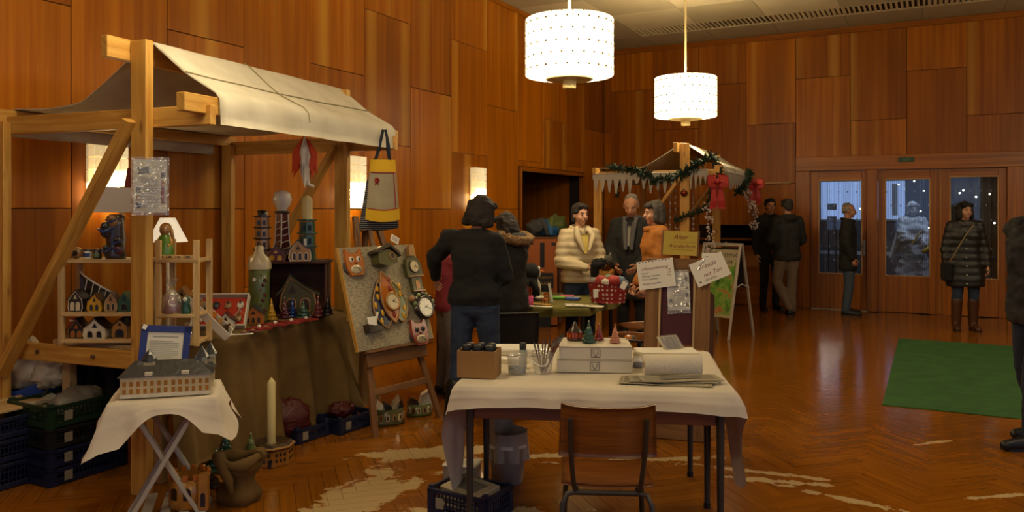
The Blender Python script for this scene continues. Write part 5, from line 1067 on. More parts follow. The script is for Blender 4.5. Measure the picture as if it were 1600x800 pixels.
# ================================================================ FRONT TABLE
steel_dk = mat('tube_steel', '#4a4640', .4, .6, var=.1)
chair_ply = wood('chair_plywood', '#6a3c12', '#93581f', .4, su=1.5, sv=20, coat=.3)
TW, TD, TH_ = 1.30, 1.15, .75; TO = W(-.262, 3.90); TR_ = rz(7)
MT = Matrix.Translation(TO) @ Matrix.Rotation(TR_, 4, 'Z')
def TP(x, y, z=.757): return MT @ Vector((x, y, z))
def tloc(px, py, z=.757): return gnd(px, py, z)
t = thing('work_table', 'long school table with dark steel legs under the white cloth', 'table', TO, TR_)
b = B(); b.box((TW / 2, TD / 2, TH_ - .012), (TW, TD, .024), .004); obj('tabletop', b, chair_ply, t)
for c, d_ in (((TW / 2, .07, .64), (TW - .1, .02, .13)), ((TW / 2, TD - .07, .64), (TW - .1, .02, .13))): b = B(); b.box(c, d_, .003); obj('apron', b, chair_ply, t)
for x, y in ((.05, .05), (TW - .05, .05), (.09, TD - .06), (TW - .09, TD - .06), (.05, TD / 2), (TW - .05, TD / 2)):
    b = B(); b.cyl((x, y, .0), (x, y, .72), .015, .021, 10); lg = obj('leg', b, steel_dk, t); b = B(); b.cyl((x, y, 0), (x, y, .03), .019, n=10); obj('foot', b, cr_black, lg)
for p, q in (((.05, .05, .665), (TW - .05, .05, .665)), ((.05, .05, .665), (.09, TD - .06, .665)), ((TW - .05, .05, .665), (TW - .09, TD - .06, .665))): b = B(); b.cyl(p, q, .014, n=10); obj('rail', b, steel_dk, t)
def hang2(t):
    a = math.degrees(t) % 360
    def bump(c, w_, h): dd = (a - c + 180) % 360 - 180; return h * math.exp(-(dd / w_) ** 2)
    return .085 + bump(165, 22, .36) + bump(193, 16, .58) + bump(348, 16, .44) + bump(12, 18, .28) + bump(90, 30, .02)
b = drape(TW + .03, TD - .05, TH_ + .001, hang2, .020, 13, n=200, m=34, flare=.05)
b.m = Matrix.Identity(4); tag(obj('table_cloth', b, white_cloth, None, MT @ Vector((TW / 2, TD / 2 - .04, 0)), TR_), 'white cloth with long hanging ends on the front table', 'tablecloth')

def tube_chair(label, loc, rot, group='plywood and steel chairs', m=None, steel_=None):
    """local +Y is where the sitter looks; backrest at -Y"""
    m = m or chair_ply; sm = steel_ or steel_dk; t = thing('plywood_chair', label, 'chair', loc, rot, group)
    b = B(); b.grid(lambda u, v: (-.19 + .38 * u + 0 * v, -.19 + .38 * v, .445 + .012 * (2 * u - 1) ** 2 - .012 * max(0, v - .85) * 6), 10, 10, .012); obj('seat', b, m, t)
    b = B(); b.grid(lambda u, v: ((-.20 + .40 * u) * (1 - .06 * v), -.235 - .03 * (1 - (2 * u - 1) ** 2) - .045 * v, .585 + (.215 + .012 * (abs(2 * u - 1) ** 4)) * v), 14, 8, -.011); obj('backrest', b, m, t)
    for s in (-1, 1):
        b = B(); b.tube([(s * .155, -.318, .755), (s * .152, -.283, .62), (s * .140, -.225, .47), (s * .13, -.19, .415)], .011, 8); obj('back_upright', b, sm, t)
        b = B(); b.tube([(s * .13, -.19, .415), (s * .165, -.20, .41), (s * .185, -.21, .37), (s * .20, -.25, .0)], .012, 8); lg = obj('leg', b, sm, t); b = B(); b.cyl((s * .20, -.25, 0), (s * .20, -.249, .025), .016, n=8); obj('rubber_foot', b, cr_black, lg)
        b = B(); b.tube([(s * .13, -.19, .425), (s * .15, .10, .425), (s * .17, .155, .40), (s * .19, .20, .0)], .012, 8); lg = obj('leg', b, sm, t); b = B(); b.cyl((s * .19, .20, 0), (s * .19, .199, .025), .016, n=8); obj('rubber_foot', b, cr_black, lg)
    b = B(); b.tube([(-.14, -.195, .415), (.14, -.195, .415)], .012, 8); obj('crossbar', b, sm, t); b = B(); b.tube([(-.15, .10, .42), (.15, .10, .42)], .010, 8); obj('crossbar', b, sm, t)
    return t
tube_chair('plywood school chair with its back to the viewer at the front table', at(945, 3.56), rz(4))
# ---- things on the front table ------------------------------------
cardb = mat('cardboard', '#9a7342', .85, var=.1, bump=.1, bs=80)
ZT = .757
o = thing('cardboard_box', 'open cardboard box with six black-capped bottles on the cloth', 'box', at(749, 4.10, ZT), rz(12)); w, d_, h_ = .19, .15, .135
b = B(); b.box((0, 0, .004), (w, d_, .006)); obj('base', b, cardb, o)
for c, s in (((0, -d_ / 2, h_ / 2), (w, .004, h_)), ((0, d_ / 2, h_ / 2), (w, .004, h_)), ((-w / 2, 0, h_ / 2), (.004, d_, h_)), ((w / 2, 0, h_ / 2), (.004, d_, h_))): b = B(); b.box(c, s); obj('wall', b, cardb, o)
MBX = Matrix.Translation(o.location) @ Matrix.Rotation(rz(12), 4, 'Z')
names = ['front left', 'front middle', 'front right', 'back left', 'back middle', 'back right']
for k in range(6):
    p = MBX @ Vector((-.058 + .058 * (k % 3), -.035 + .068 * (k // 3), .008)); q = thing('paint_bottle', names[k] + ' black-capped bottle in the cardboard box', 'bottle', p, 0, 'bottles in the cardboard box'); b = B(); b.lathe([(.024, 0), (.025, .005), (.025, .10), (.016, .118), (.014, .125)], 14); obj('body', b, gl_slate, q); b = B(); b.lathe([(.021, .118), (.022, .122), (.022, .148), (.018, .152), (0, .152)], 14); obj('cap', b, cr_black, q)
clearp = MATS['clear_film']
o = thing('water_cup', 'clear plastic tub of water on the front table', 'cup', at(808, 4.14, ZT), 0); b = B(); b.lathe([(.045, .002), (.052, .095), (.055, .10), (.050, .095)], 24); obj('tub', b, clearp, o); b = B(); b.lathe([(.0, .006), (.043, .006), (.046, .035), (0, .035)], 20); obj('water', b, mat('blue_water', '#3f6a78', .1, var=.05, alpha=.55), o)
o = thing('ink_bottle', 'small clear bottle with black cap behind the water tub', 'bottle', at(817, 4.28, ZT), 0); b = B(); b.lathe([(.02, 0), (.021, .005), (.021, .09), (.012, .105)], 14); obj('body', b, mat('pale_glass', '#a5b5ae', .15, alpha=.7), o); b = B(); b.lathe([(.018, .10), (.018, .135), (0, .136)], 14); obj('cap', b, cr_black, o)
o = thing('brush_bucket', 'small clear bucket with a white handle holding paintbrushes', 'bucket', at(848, 4.16, ZT), 0); b = B(); b.lathe([(.045, .002), (.058, .105), (.062, .112), (.056, .108)], 24); obj('bucket', b, clearp, o); b = B(); b.tube([(.06 * cos(a) - .0, -.06, .105 + .055 * sin(a) - .02 * cos(a)) for a in [pi + pi * k / 12 for k in range(13)]], .004, 6); obj('handle', b, tagm, o)
brushw = wood('brush_handle', '#5d3d22', '#8b6a43', .4); 
lean_lbl = ['leaning far left', 'leaning left', 'standing upright', 'leaning slightly right', 'leaning right', 'leaning farther right', 'reaching farthest right', 'tallest, leaning right', 'pale, leaning right', 'dark, leaning right at the back']
for k in range(10):
    lx = [-.035, -.02, .0, .012, .03, .045, .06, .075, .055, .085][k]; hh = [.16, .155, .17, .165, .17, .18, .19, .205, .17, .2][k]; p = at(848, 4.16, ZT + .006); q = thing('paintbrush', 'paintbrush in the clear bucket, ' + lean_lbl[k], 'brush', p, rz(0), 'paintbrushes in the clear bucket'); y = -.03 + .013 * (k % 5)
    b = B(); b.tube([(lx * .2, y, 0), (lx, y, hh * .72)], [.003, .0045], 6); obj('handle', b, brushw if k % 3 else gl_wine, q); b = B(); b.tube([(lx, y, hh * .72), (lx * 1.2, y, hh * .86)], [.005, .006], 6); obj('ferrule', b, bolt_m, q); b = B(); b.tube([(lx * 1.2, y, hh * .86), (lx * 1.36, y, hh)], [.006, .0015], 6); obj('bristles', b, gl_dark, q)
def flatbox(label, loc, rot, w, d, h):
    t = thing('white_carton', label, 'box', loc, rot, 'flat white cartons'); b = B(); b.box((0, 0, h / 2), (w, d, h), .002); obj('body', b, card, t); b = B(); b.box((0, -.0, h - .004), (w + .004, d + .004, .006), .001); obj('lid_edge', b, mat('card_dark', '#a79d8a', .8), t)  # lid edge in a darker card tone
    b = B(); s = .045; y = -d / 2 - .001
    for c, q in (((.0, y, h / 2 + s / 2 - .002), (s, .0012, .0025)), ((0, y, h / 2 - s / 2), (s, .0012, .0025)), ((-s / 2, y, h / 2), (.0025, .0012, s)), ((s / 2, y, h / 2), (.0025, .0012, s))): b.box(c, q)
    b.m = Matrix.Translation((0, 0, h / 2)); b.tube([(-.012, y, .014), (-.011, y, -.002), (-.005, y, -.009), (.005, y, -.009), (.011, y, -.002), (.012, y, .014)], .0013, 5); b.tube([(0, y, -.009), (0, y, -.017)], .0013, 5); b.tube([(-.008, y, -.017), (.008, y, -.017)], .0013, 5); obj('goblet_mark', b, gl_dark, t); return t
flatbox('lower flat white carton with a goblet mark on the front table', at(927, 4.31, ZT), rz(3), .385, .30, .068); flatbox('upper flat white carton with a goblet mark, under the clay trees', at(928.5, 4.31, ZT + .069), rz(3), .375, .295, .066)
ZX = ZT + .136
o = thing('clay_bell_house', 'brown clay bell with red windows on the upper carton', 'figurine', at(898, 4.36, ZX), 0); b = B(); b.lathe([(.042, 0), (.044, .008), (.04, .05), (.022, .068), (.012, .085), (.006, .10), (0, .102)], 16); obj('body', b, gl_dark, o); b = B(); b.lathe([(.0435, .014), (.0415, .046)], 16); obj('red_band', b, gl_red, o)
for k in range(6): a = radians(-150 + 24 * k); b = B(); b.m = Matrix.Rotation(a, 4, 'Z'); b.box((.0435, 0, .03), (.004, .008, .018)); obj('window', b, gl_orange, o)
clay_tree('green clay fir tree with white dots on the upper carton', at(920, 4.28, ZX), .115, .04, gl_green, gl_white, group='clay trees on the white cartons'); clay_tree('small red clay fir tree behind the green one on the carton', at(936, 4.36, ZX), .088, .028, gl_red, gl_white, group='clay trees on the white cartons')
o = clay_tree('salmon pink unglazed clay tree on the right of the carton', at(961, 4.27, ZX), .10, .03, mat('clay_salmon', '#c98a68', .8, var=.1, bump=.3, bs=60), MATS['clay_salmon'], 7, 'clay trees on the white cartons')
o = thing('clay_figure_lying', 'brown clay piece lying at the right rear of the carton', 'figurine', at(983, 4.40, ZX), rz(40)); b = B(); b.ball((0, 0, .011), (.03, .018, .011), 12, 8); obj('body', b, gl_orange, o); b = B(); b.ball((.03, 0, .012), (.011, .011, .01), 8, 6); obj('knob', b, gl_dark, o)
paperm = mat('paper_cream', '#d8ceb4', .8, var=.04)
for k, (px, py, w, d_, h_, r_, lb) in enumerate(((812, 551, .34, .20, .035, 6, 'stack of white paper behind the water tub'), (800, 566, .15, .09, .025, 10, 'small white paper pad behind the cardboard box'), (1040, 550, .36, .18, .012, 2, 'white paper sheets behind the paper towel roll'))):
    o = thing('paper_stack', lb, 'paper', tloc(px, py), rz(r_), 'paper stacks on the front table'); b = B(); b.box((0, 0, h_ * .35), (w, d_, h_ * .7), .001); obj('lower_sheets', b, paperm, o); b = B(); b.m = Matrix.Rotation(.06, 4, 'Z'); b.box((0.005, 0, h_ * .85), (w * .97, d_ * .97, h_ * .3), .001); obj('upper_sheets', b, tagm, o)
o = thing('glass_jar', 'small glass jar with blue content beside the paper towel roll', 'jar', at(997, 4.30, ZT), 0); b = B(); b.lathe([(.028, 0), (.03, .005), (.03, .05), (.026, .058), (.027, .068)], 18); obj('glass', b, clearp, o); b = B(); b.lathe([(.0, .004), (.026, .004), (.026, .03), (0, .03)], 16); obj('content', b, gl_blue, o); b = B(); b.lathe([(.028, .066), (.028, .078), (0, .079)], 18); obj('lid', b, gl_cream, o)
o = thing('paper_towel_roll', 'white paper towel roll lying on the front table', 'paper roll', at(1006, 4.10, ZT + .053), (0, 0, rz(2))); wt = mat('tissue_white', '#d9cfba', .95, var=.03, bump=.5, bs=90)
b = B(); b.m = Matrix.Rotation(pi / 2, 4, 'Y'); b.lathe([(.018, 0), (.050, .0), (.053, .004), (.053, .286), (.05, .29), (.018, .29)], 28); obj('roll', b, wt, o); b = B(); b.m = Matrix.Rotation(pi / 2, 4, 'Y'); b.lathe([(.017, -.001), (.019, -.001), (.019, .291), (.017, .291), (.017, -.001)], 18); obj('core', b, cardb, o); b = B(); b.grid(lambda u, v: (.02 + .27 * u, -.01 - .06 * v, -.052 + .006 * sin(6 * u) * v), 6, 6, .001); obj('loose_sheet', b, wt, o)
for k, (px, py, r_, w, d_, lb) in enumerate(((1040, 597, 12, .44, .17, 'lowest folded newspaper on the front table'), (1050, 594, 4, .42, .15, 'middle folded newspaper on the front table'), (1062, 592, -4, .40, .14, 'topmost folded newspaper, showing a grey picture'))):
    o = thing('newspaper', lb, 'newspaper', tloc(px, py, ZT + .007 * k), rz(r_), 'newspapers on the front table'); b = B(); b.grid(lambda u, v: (-w / 2 + w * u, -d_ / 2 + d_ * v, .005 + .002 * sin(8 * u + k)), 10, 6, .004); obj('fold', b, mat('newspaper', '#a59a82', .85, var=.25, vs=60), o); b = B(); b.box((.0, 0, .0085), (w * .5, d_ * .5, .0012)); obj('picture', b, mat('news_grey', '#6b655a', .85, var=.3, vs=40), o)
    b = B(); [b.box((w * (.31 if j % 2 else -.33), -d_ * .35 + d_ * .09 * j, .0085), (w * .24, d_ * .035, .001)) for j in range(8)]; obj('printing', b, MATS['print_grey'], o)
o = thing('pen_pack', 'clear pack of blue pens leaning at the rear of the front table', 'pack', tloc(1055, 549), (radians(-50), 0, rz(-25))); b = B(); b.box((0, 0, .06), (.14, .004, .12), .001); obj('backing_card', b, paperm, o); b = B(); [b.cyl((-.045 + .022 * k, -.008, .02), (-.045 + .022 * k, -.008, .105), .006, n=8) for k in range(5)]; q = obj('pens', b, mat('pen_blue', '#3c3f9a', .3), o); b = B(); b.box((0, -.016, .06), (.13, .002, .11)); obj('blister', b, clearp, o)
# ---- under the front table ----------------------------------------
o = thing('waste_bucket', 'white plastic bucket lined with a bag under the front table', 'bucket', gnd(793, 752), 0); b = B(); b.lathe([(.085, 0), (.09, .01), (.115, .22), (.12, .23), (.11, .225)], 24); obj('bucket', b, mat('bucket_white', '#a49c90', .5, alpha=.9), o)
b = B(); b.grid(lambda u, v: ((.118 + .02 * sin(14 * pi * u) * v) * cos(2 * pi * u), (.118 + .02 * sin(14 * pi * u) * v) * sin(2 * pi * u), .24 - .10 * v + .25 * (1 - v) * (1 if cos(2 * pi * u) < -.2 else .25)), 40, 8); obj('bin_bag', b, bagw, o); b = B(); b.lathe([(.121, .215), (.124, .225), (.121, .235)], 24); obj('rim', b, tagm, o)
o = thing('plastic_tub', 'lidded translucent plastic tub on the floor by the table leg', 'tub', gnd(722, 752), rz(10)); b = B(); b.box((0, 0, .05), (.20, .14, .10), .012); obj('tub', b, mat('tub_clear', '#8f8a84', .3, alpha=.8), o); b = B(); b.box((0, 0, .108), (.21, .15, .018), .006); obj('lid', b, bagw, o)
crate('plastic_crate', 'navy plastic crate of newspapers under the left table leg', gnd(735, 800) , rz(30), .36, .26, .14, cr_blue, 'crates under the front table')
for k in range(3): o = thing('newspaper', ['flat', 'tilted', 'upright'][k] + ' folded newspaper in the navy crate', 'newspaper', gnd(735, 800) + Vector((0, 0, .02 + .045 * k)), (radians(4 * k), 0, rz(30 + 8 * k)), 'newspapers in the navy crate'); b = B(); b.box((0, 0, .018), (.28, .18, .03), .004); obj('fold', b, MATS['newspaper'], o); b = B(); b.box((0, 0, .034), (.18, .1, .002)); obj('picture', b, MATS['news_grey'], o)

# ================================================================ BACK TABLE WITH GREEN CLOTH
green_cloth = weave('olive_cloth', '#4a4310', '#6a611d', 240, bump=.1)
GO = W(.651, 6.93); GR = rz(20); MG = Matrix.Translation(GO) @ Matrix.Rotation(GR, 4, 'Z')
t = thing('craft_table', 'craft table with black legs under the olive cloth', 'table', GO, GR)
b = B(); b.box((-.75, .6, .735), (1.5, 1.2, .022), .003); obj('tabletop', b, pine_pale, t)
for x, y in ((-1.44, .06), (-.06, .06), (-1.44, 1.14), (-.06, 1.14), (-.62, .12), (-.52, .12)): b = B(); b.cyl((x, y, 0), (x, y, .725), .02, n=10); obj('leg', b, cr_black, t)
for y in (.06, 1.14): b = B(); b.box((-.75, y, .705), (1.4, .03, .03), .002); obj('rail', b, cr_black, t)
b = drape(1.24, 1.2, .748, lambda t: .075 + .02 * sin(3 * t), .012, 16, n=140)
tag(obj('craft_cloth', b, green_cloth, None, MG @ Vector((-.62, .6, 0)), GR), 'olive green cloth on the craft table behind the woman in black', 'tablecloth')
ZG = .757
# penguin
o = thing('plush_penguin', 'black and white plush bird with orange beak on the olive cloth', 'toy', at(826, 7.55, ZG), rz(70)); pk = mat('plush_black', '#12110f', .95, var=.2); pwht = mat('plush_white', '#b8ae9c', .95)
b = B(); b.ball((0, 0, .12), (.10, .10, .13), 18, 12); b.ball((0, .02, .26), (.085, .09, .085), 18, 12); b.tube([(-.09, 0, .18), (-.14, .03, .10), (-.13, .05, .05)], [.03, .03, .012], 8); b.tube([(.09, 0, .18), (.14, .03, .10), (.13, .05, .05)], [.03, .03, .012], 8); obj('body', b, pk, o)
b = B(); b.ball((0, .045, .11), (.075, .075, .11), 16, 10); b.ball((.0, .07, .245), (.055, .05, .05), 14, 8); obj('belly', b, pwht, o); b = B(); b.lathe([(.022, 0), (.018, .02), (0, .055)], 12); 
for i, v in enumerate(b.v): b.v[i] = Vector((v.x, .105 + v.z, .265 + v.y * .7))
obj('beak', b, mat('plush_orange', '#b85a22', .9), o)
for s in (-1, 1): b = B(); b.ball((s * .045, .085, .295), (.02, .012, .022), 10, 8); e = obj('eye', b, tagm, o); b = B(); b.ball((s * .047, .096, .296), .009, 8, 6); obj('pupil', b, cr_black, e)
for s in (-1, 1): b = B(); b.ball((s * .05, .09, .02), (.04, .06, .02), 12, 8); obj('foot', b, pwht, o)
for px, m_, lb in ((811, '#1f6fa8', 'blue cup of orange pencils on the olive cloth'), (827, '#b8386a', 'pink cup of orange pencils on the olive cloth')):
    o = thing('pencil_cup', lb, 'cup', at(px, 7.10, ZG), 0, 'pencil cups'); b = B(); b.lathe([(.032, 0), (.034, .004), (.037, .085), (.034, .085), (.031, .01), (0, .01)], 18); obj('cup', b, mat('cup' + m_, m_, .5), o)
    for k in range(5): b = B(); a = k * 1.3; b.tube([(.01 * cos(a), .01 * sin(a), .012), (.026 * cos(a), .026 * sin(a), .15 + .01 * (k % 3))], .0045, 6); obj('pencil', b, mat('pencil_orange', '#a5431c', .5), o)
o = thing('hand_mirror', 'blue round-headed scissors handle standing in the blue cup', 'tool', at(813, 7.09, ZG + .10), rz(0)); b = B(); b.tube([(.045 * cos(a), 0, .09 + .035 * sin(a)) for a in [2 * pi * k / 20 for k in range(21)]], .009, 8); obj('loop', b, mat('scissor_blue', '#1b3a6b', .4), o); b = B(); b.box((0, 0, .0), (.02, .006, .12), .002); obj('blade', b, steel, o)
for px, d, r_, w, d_, m_, nm, lb in ((843, 7.12, 20, .18, .10, '#b08330', 'envelope', 'tan envelope before the toy bird'), (836, 6.97, 8, .30, .08, '#cfc7b4', 'paper_sheet', 'long white sheet with printed spots at the front of the olive cloth'), (896, 7.12, 5, .16, .08, '#cfc7b4', 'paper_sheet', 'small white pad right of the tan envelope'), (912, 6.98, 14, .33, .13, '#c9c1af', 'paper_sheet', 'large white sheet at the near corner of the olive cloth')):
    o = thing(nm, lb, 'paper', at(px, d, ZG + .001), rz(r_), 'papers on the olive cloth'); b = B(); b.grid(lambda u, v: (-w / 2 + w * u, d_ * v, .003 + .002 * sin(5 * u)), 6, 4, .002); obj('sheet', b, mat('sheet' + m_, m_, .85, var=.04), o); b = B(); [b.box((-w * .3 + w * .15 * k, d_ * .45, .006), (w * .08, d_ * .15, .001)) for k in range(4)]; obj('printing', b, MATS['news_grey'], o)
for px, d, m_, lb in ((872, 7.62, '#5f9a2a', 'lime green paper pad on the olive cloth'), (886, 7.75, '#b8425f', 'pink paper pad behind the green and blue ones'), (895, 7.55, '#35539a', 'blue paper pad on the olive cloth')):
    o = thing('paper_pad', lb, 'paper', at(px, d, ZG), rz(15), 'coloured paper pads'); b = B(); b.box((0, 0, .01), (.13, .10, .018), .002); obj('sheets', b, mat('pad' + m_, m_, .8), o); b = B(); b.box((0, .045, .0205), (.13, .012, .002)); obj('binding', b, tagm, o)
o = thing('tent_card', 'narrow white upright card beside the orange toy chair', 'sign', at(863, 7.35, ZG), (0, radians(-10), rz(0))); b = B(); b.box((0, 0, .085), (.022, .002, .17)); obj('front', b, tagm, o); b = B(); b.box((0, .03, .085), (.022, .002, .17)); obj('rear', b, tagm, o)
o = thing('toy_chair', 'tiny orange toy chair on the olive cloth', 'toy', at(852, 7.22, ZG), rz(30)); om = mat('toy_orange', '#a84c14', .5)
b = B(); b.box((0, 0, .04), (.05, .05, .006), .001); obj('seat', b, om, o); b = B(); b.box((0, .024, .085), (.05, .005, .02), .001); b.box((0, .024, .06), (.05, .005, .008), .001); obj('backrest', b, om, o)
for x in (-.022, .022):
    for y in (-.022, .022): b = B(); b.box((x, y, .02 if y < 0 else .047), (.006, .006, .04 if y < 0 else .094)); obj('leg', b, om, o)
# dotted red bag
def dotted():
    m, nt, b = _new('dotted_red'); N = nt.nodes.new; L = nt.links.new; tc = N('ShaderNodeTexCoord'); v = N('ShaderNodeTexVoronoi'); v.inputs['Scale'].default_value = 26; v.inputs['Randomness'].default_value = .15; L(tc.outputs['Object'], v.inputs['Vector'])
    r = N('ShaderNodeValToRGB'); r.color_ramp.interpolation = 'CONSTANT'; r.color_ramp.elements[0].color = lin('#cbbfae'); r.color_ramp.elements[1].position = .30; r.color_ramp.elements[1].color = lin('#8a1a18'); L(v.outputs['Distance'], r.inputs[0]); L(r.outputs[0], b.inputs['Base Color']); b.inputs['Roughness'].default_value = .8; MATS['dotted_red'] = m; return m
dr = dotted()
o = thing('dotted_basket', 'red basket with white dots full of small wrapped goods', 'basket', at(950, 7.35, ZG), rz(12)); b = B(); b.grid(lambda u, v: ((.15 + .03 * v) * cos(2 * pi * u), (.10 + .02 * v) * sin(2 * pi * u), .17 * v + .02 * v * sin(4 * pi * u)), 40, 8, -.004); obj('body', b, dr, o); b = B(); b.lathe([(0, .003), (.15, .003), (.153, .02), (.15, .022)], 30, sy=.67); obj('base', b, redf, o)
for k, (x, y, z, r_, m_) in enumerate(((-.12, 0, .17, .055, '#6a6460'), (-.06, -.03, .19, .055, '#8a1f18'), (.01, .02, .20, .05, '#4d6a5a'), (.05, -.03, .19, .06, '#96201a'), (.11, 0, .19, .05, '#5a6a80'), (.15, -.02, .16, .045, '#575b66'), (-.02, -.06, .18, .04, '#b8ae9c'))):
    bb = blob(k * 3.1, r_ * 1.1, r_ * .9, r_, .3, 16, 10); bb2 = B(Matrix.Translation((x, y, z))); bb2.add([tuple(v) for v in bb.v], bb.f, None, True); obj('wrapped_parcel', bb2, mat('parcel' + m_, m_, .6, var=.3, vs=40), o)
price(o, (-.10, -.115, .09), .045, .075); price(o, (.15, -.10, .165), .05, .07, (0, .5, 0))
tube_chair('plywood chair standing right of the olive table', at(985, 7.35), rz(-62)); tube_chair('plywood chair tucked behind the wooden sign stand', at(1006, 8.05), rz(-120))
o = thing('black_chair', 'black padded chair behind the woman in black', 'chair', at(792, 6.55), rz(-8)); bp_ = mat('black_pad', '#14130f', .7, var=.2)
b = B(); b.box((0, 0, .45), (.44, .42, .06), .02); obj('seat', b, bp_, o); b = B(); b.grid(lambda u, v: (-.21 + .42 * u, -.20 - .03 * (1 - (2 * u - 1) ** 2) - .05 * v, .50 + .30 * v), 10, 8, -.035); obj('backrest', b, bp_, o)
for x in (-.19, .19):
    for y in (-.18, .18): b = B(); b.cyl((x, y, 0), (x, y, .44), .013, n=8); obj('leg', b, cr_black, o)
    b = B(); b.tube([(x, -.18, .44), (x, -.215, .52), (x, -.25, .78)], .012, 8); obj('back_upright', b, cr_black, o)

# ================================================================ SIGN STAND, A-BOARD, CABINET
rustic = wood('rustic_frame', '#6d4a24', '#93693a', .7, su=2, sv=22, knots=True); burg = mat('burgundy_panel', '#4a1220', .7, var=.1)
SB = at(1052, 5.60); SR = rz(20); MS = Matrix.Translation(SB) @ Matrix.Rotation(SR, 4, 'Z') @ Matrix.Rotation(radians(-11), 4, 'X')
o = thingM('sign_stand', 'rustic wooden frame stand with burgundy panel behind the front table', 'sign stand', MS); sw, sh = .46, 1.27
for x in (-1, 1): b = B(); b.box((x * (sw / 2 - .05), 0, sh / 2), (.10, .03, sh), .004); obj('stile', b, rustic, o); b = B(); b.box((x * (sw / 2 - .108), -.012, sh / 2), (.016, .02, sh - .2), .003); obj('moulding', b, pine_pale, o)
for z, h_ in ((sh - .05, .10), (.62, .07), (.06, .12)): b = B(); b.box((0, 0, z), (sw - .2, .028, h_), .004); obj('rail', b, rustic, o)
b = B(); b.box((0, .008, .92), (sw - .2, .012, .56)); obj('panel', b, burg, o); b = B(); b.box((0, .008, .33), (sw - .2, .012, .5)); lp = obj('panel', b, burg, o)
b = B(); b.box((0, -.006, .33), (sw - .27, .02, .36), .006); obj('raised_field', b, rustic, lp)
for x in (-.18, .18): b = B(); b.beam((x, .03, sh - .08), (x, .50, -.08), .05, .02, up=(1, 0, 0)); obj('back_leg', b, easel_wood, o)
b = B(); b.box((.21, .26, .60), (.02, .30, .9), .003); obj('side_board', b, mw, o)
def sgn(px, py, y=-.03):    # point on the leaning face under the given picture column and row
    c0 = Vector((0, 0, EYE)); dr_ = at(px, 10, zat(py, 10)) - c0; n = (MS.to_3x3() @ Vector((0, 1, 0))); p0 = MS @ Vector((0, y, 0)); k = (p0 - c0).dot(n) / dr_.dot(n); return c0 + dr_ * k
def sheet(name, label, px, py, w, h, roll, y=-.03, cat='sign', m=None, yawx=0):
    p = sgn(px, py, y); M = Matrix.Translation(p) @ MS.to_3x3().to_4x4() @ Matrix.Rotation(radians(yawx), 4, 'Z') @ Matrix.Rotation(radians(-roll), 4, 'Y')
    t = thingM(name, label, cat, M); b = B(); b.box((0, 0, 0), (w, .003, h)); obj('card', b, m or tagm, t); return t
inkr = mat('ink_red', '#7a2a22', .8, var=0); inkd = mat('ink_dark', '#4a4440', .8, var=0)
s1 = sheet('price_sign', 'white price list card tilted on the left of the sign stand', 1025, 428, .265, .205, 9, -.04)
lettering('Unkostenbeitrag', .030, inkr, s1, (-.01, -.0022, .045), shear=.3)
for k, (tx, pr) in enumerate((('Figuren', '1.50'), ('Anhänger bemalen', '2.00'), ('Häuser gestalten', '4.50'), ('Material inbegriffen', ''))):
    lettering(tx, .0175, inkd, s1, (-.105, -.0022, .012 - .022 * k - (.012 if k == 3 else 0)), align='LEFT')
    if pr: lettering(pr, .0165, inkr, s1, (.095, -.0022, .022 - .020 * k))
b = B(); [b.box((-.11 + .024 * k, -.0022, .093 + .003 * (k % 2)), (.012, .001, .006)) for k in range(10)]; obj('border_print', b, inkd, s1)
s2 = sheet('craft_sign', 'white card lettered in red, tilted steeply on the right of the sign stand', 1109, 421, .245, .175, 25, -.05)
lettering('Freude', .045, inkr, s2, (-.005, -.0022, .035), shear=.3); lettering('mit Ton', .042, inkr, s2, (.01, -.0022, -.025), shear=.3); b = B(); [b.box((-.02, -.0022, -.057 - .009 * k), (.09, .001, .003)) for k in range(2)]; b.box((-.095, -.0022, -.06), (.014, .001, .01)); obj('small_print', b, inkd, s2)
b = B(); b.m = Matrix.Rotation(-.6, 4, 'Y'); b.box((.0, -.003, .07), (.10, .001, .02)); obj('tape', b, film, s2)
s3 = sheet('info_sheet', 'printed information sheet in a clear sleeve on the burgundy panel', 1060, 455, .155, .27, 4, -.022, 'notice', MATS['notice_paper'])
b = B(); [b.box((-.0, -.0022, .08 - .011 * k), (.075, .001, .004)) for k in range(18)]; obj('printing', b, MATS['print_grey'], s3)
for x, z, w_, h_ in ((-.055, .045, .03, .035), (.06, .085, .02, .035), (.06, .03, .02, .03), (.06, -.03, .02, .03), (.06, -.10, .02, .025), (-.055, -.07, .025, .03)): b = B(); b.box((x, -.0022, z), (w_, .001, h_)); obj('photo', b, gl_slate, s3)
b = B(); b.grid(lambda u, v: (-.082 + .164 * u, -.005 + .003 * sin(15 * v + 4 * u), -.16 + .31 * v), 8, 14); obj('clear_sleeve', b, film, s3)
s4 = sheet('name_sign', 'yellow lettered sign standing on top of the sign stand', 1063, 380, .245, .175, -2, .0, 'sign', mat('sign_yellow', '#b8a03e', .7, var=.06))
lettering('Alter', .05, inkr, s4, (.0, -.0022, .045), shear=.3); lettering('Wunderbrot', .038, inkr, s4, (.01, -.0022, -.022), shear=.3); b = B(); b.box((.03, -.0022, .008), (.16, .001, .002)); b.box((.02, -.0022, -.05), (.17, .001, .002)); obj('rule_line', b, inkr, s4); b = B(); b.box((-.128, 0, 0), (.014, .006, .19), .002); b.box((.128, 0, 0), (.014, .006, .19), .002); obj('edge_strip', b, rustic, s4)
s5 = sheet('place_card', 'small white card at the right end of the sign stand top', 1108, 401, .10, .055, 0, -.005); b = B(); b.ball((-.055, -.01, -.02), (.012, .01, .012), 8, 6); obj('berry', b, gl_red, s5); b = B(); b.box((0, -.0022, .0), (.05, .001, .004)); obj('printing', b, MATS['print_grey'], s5)
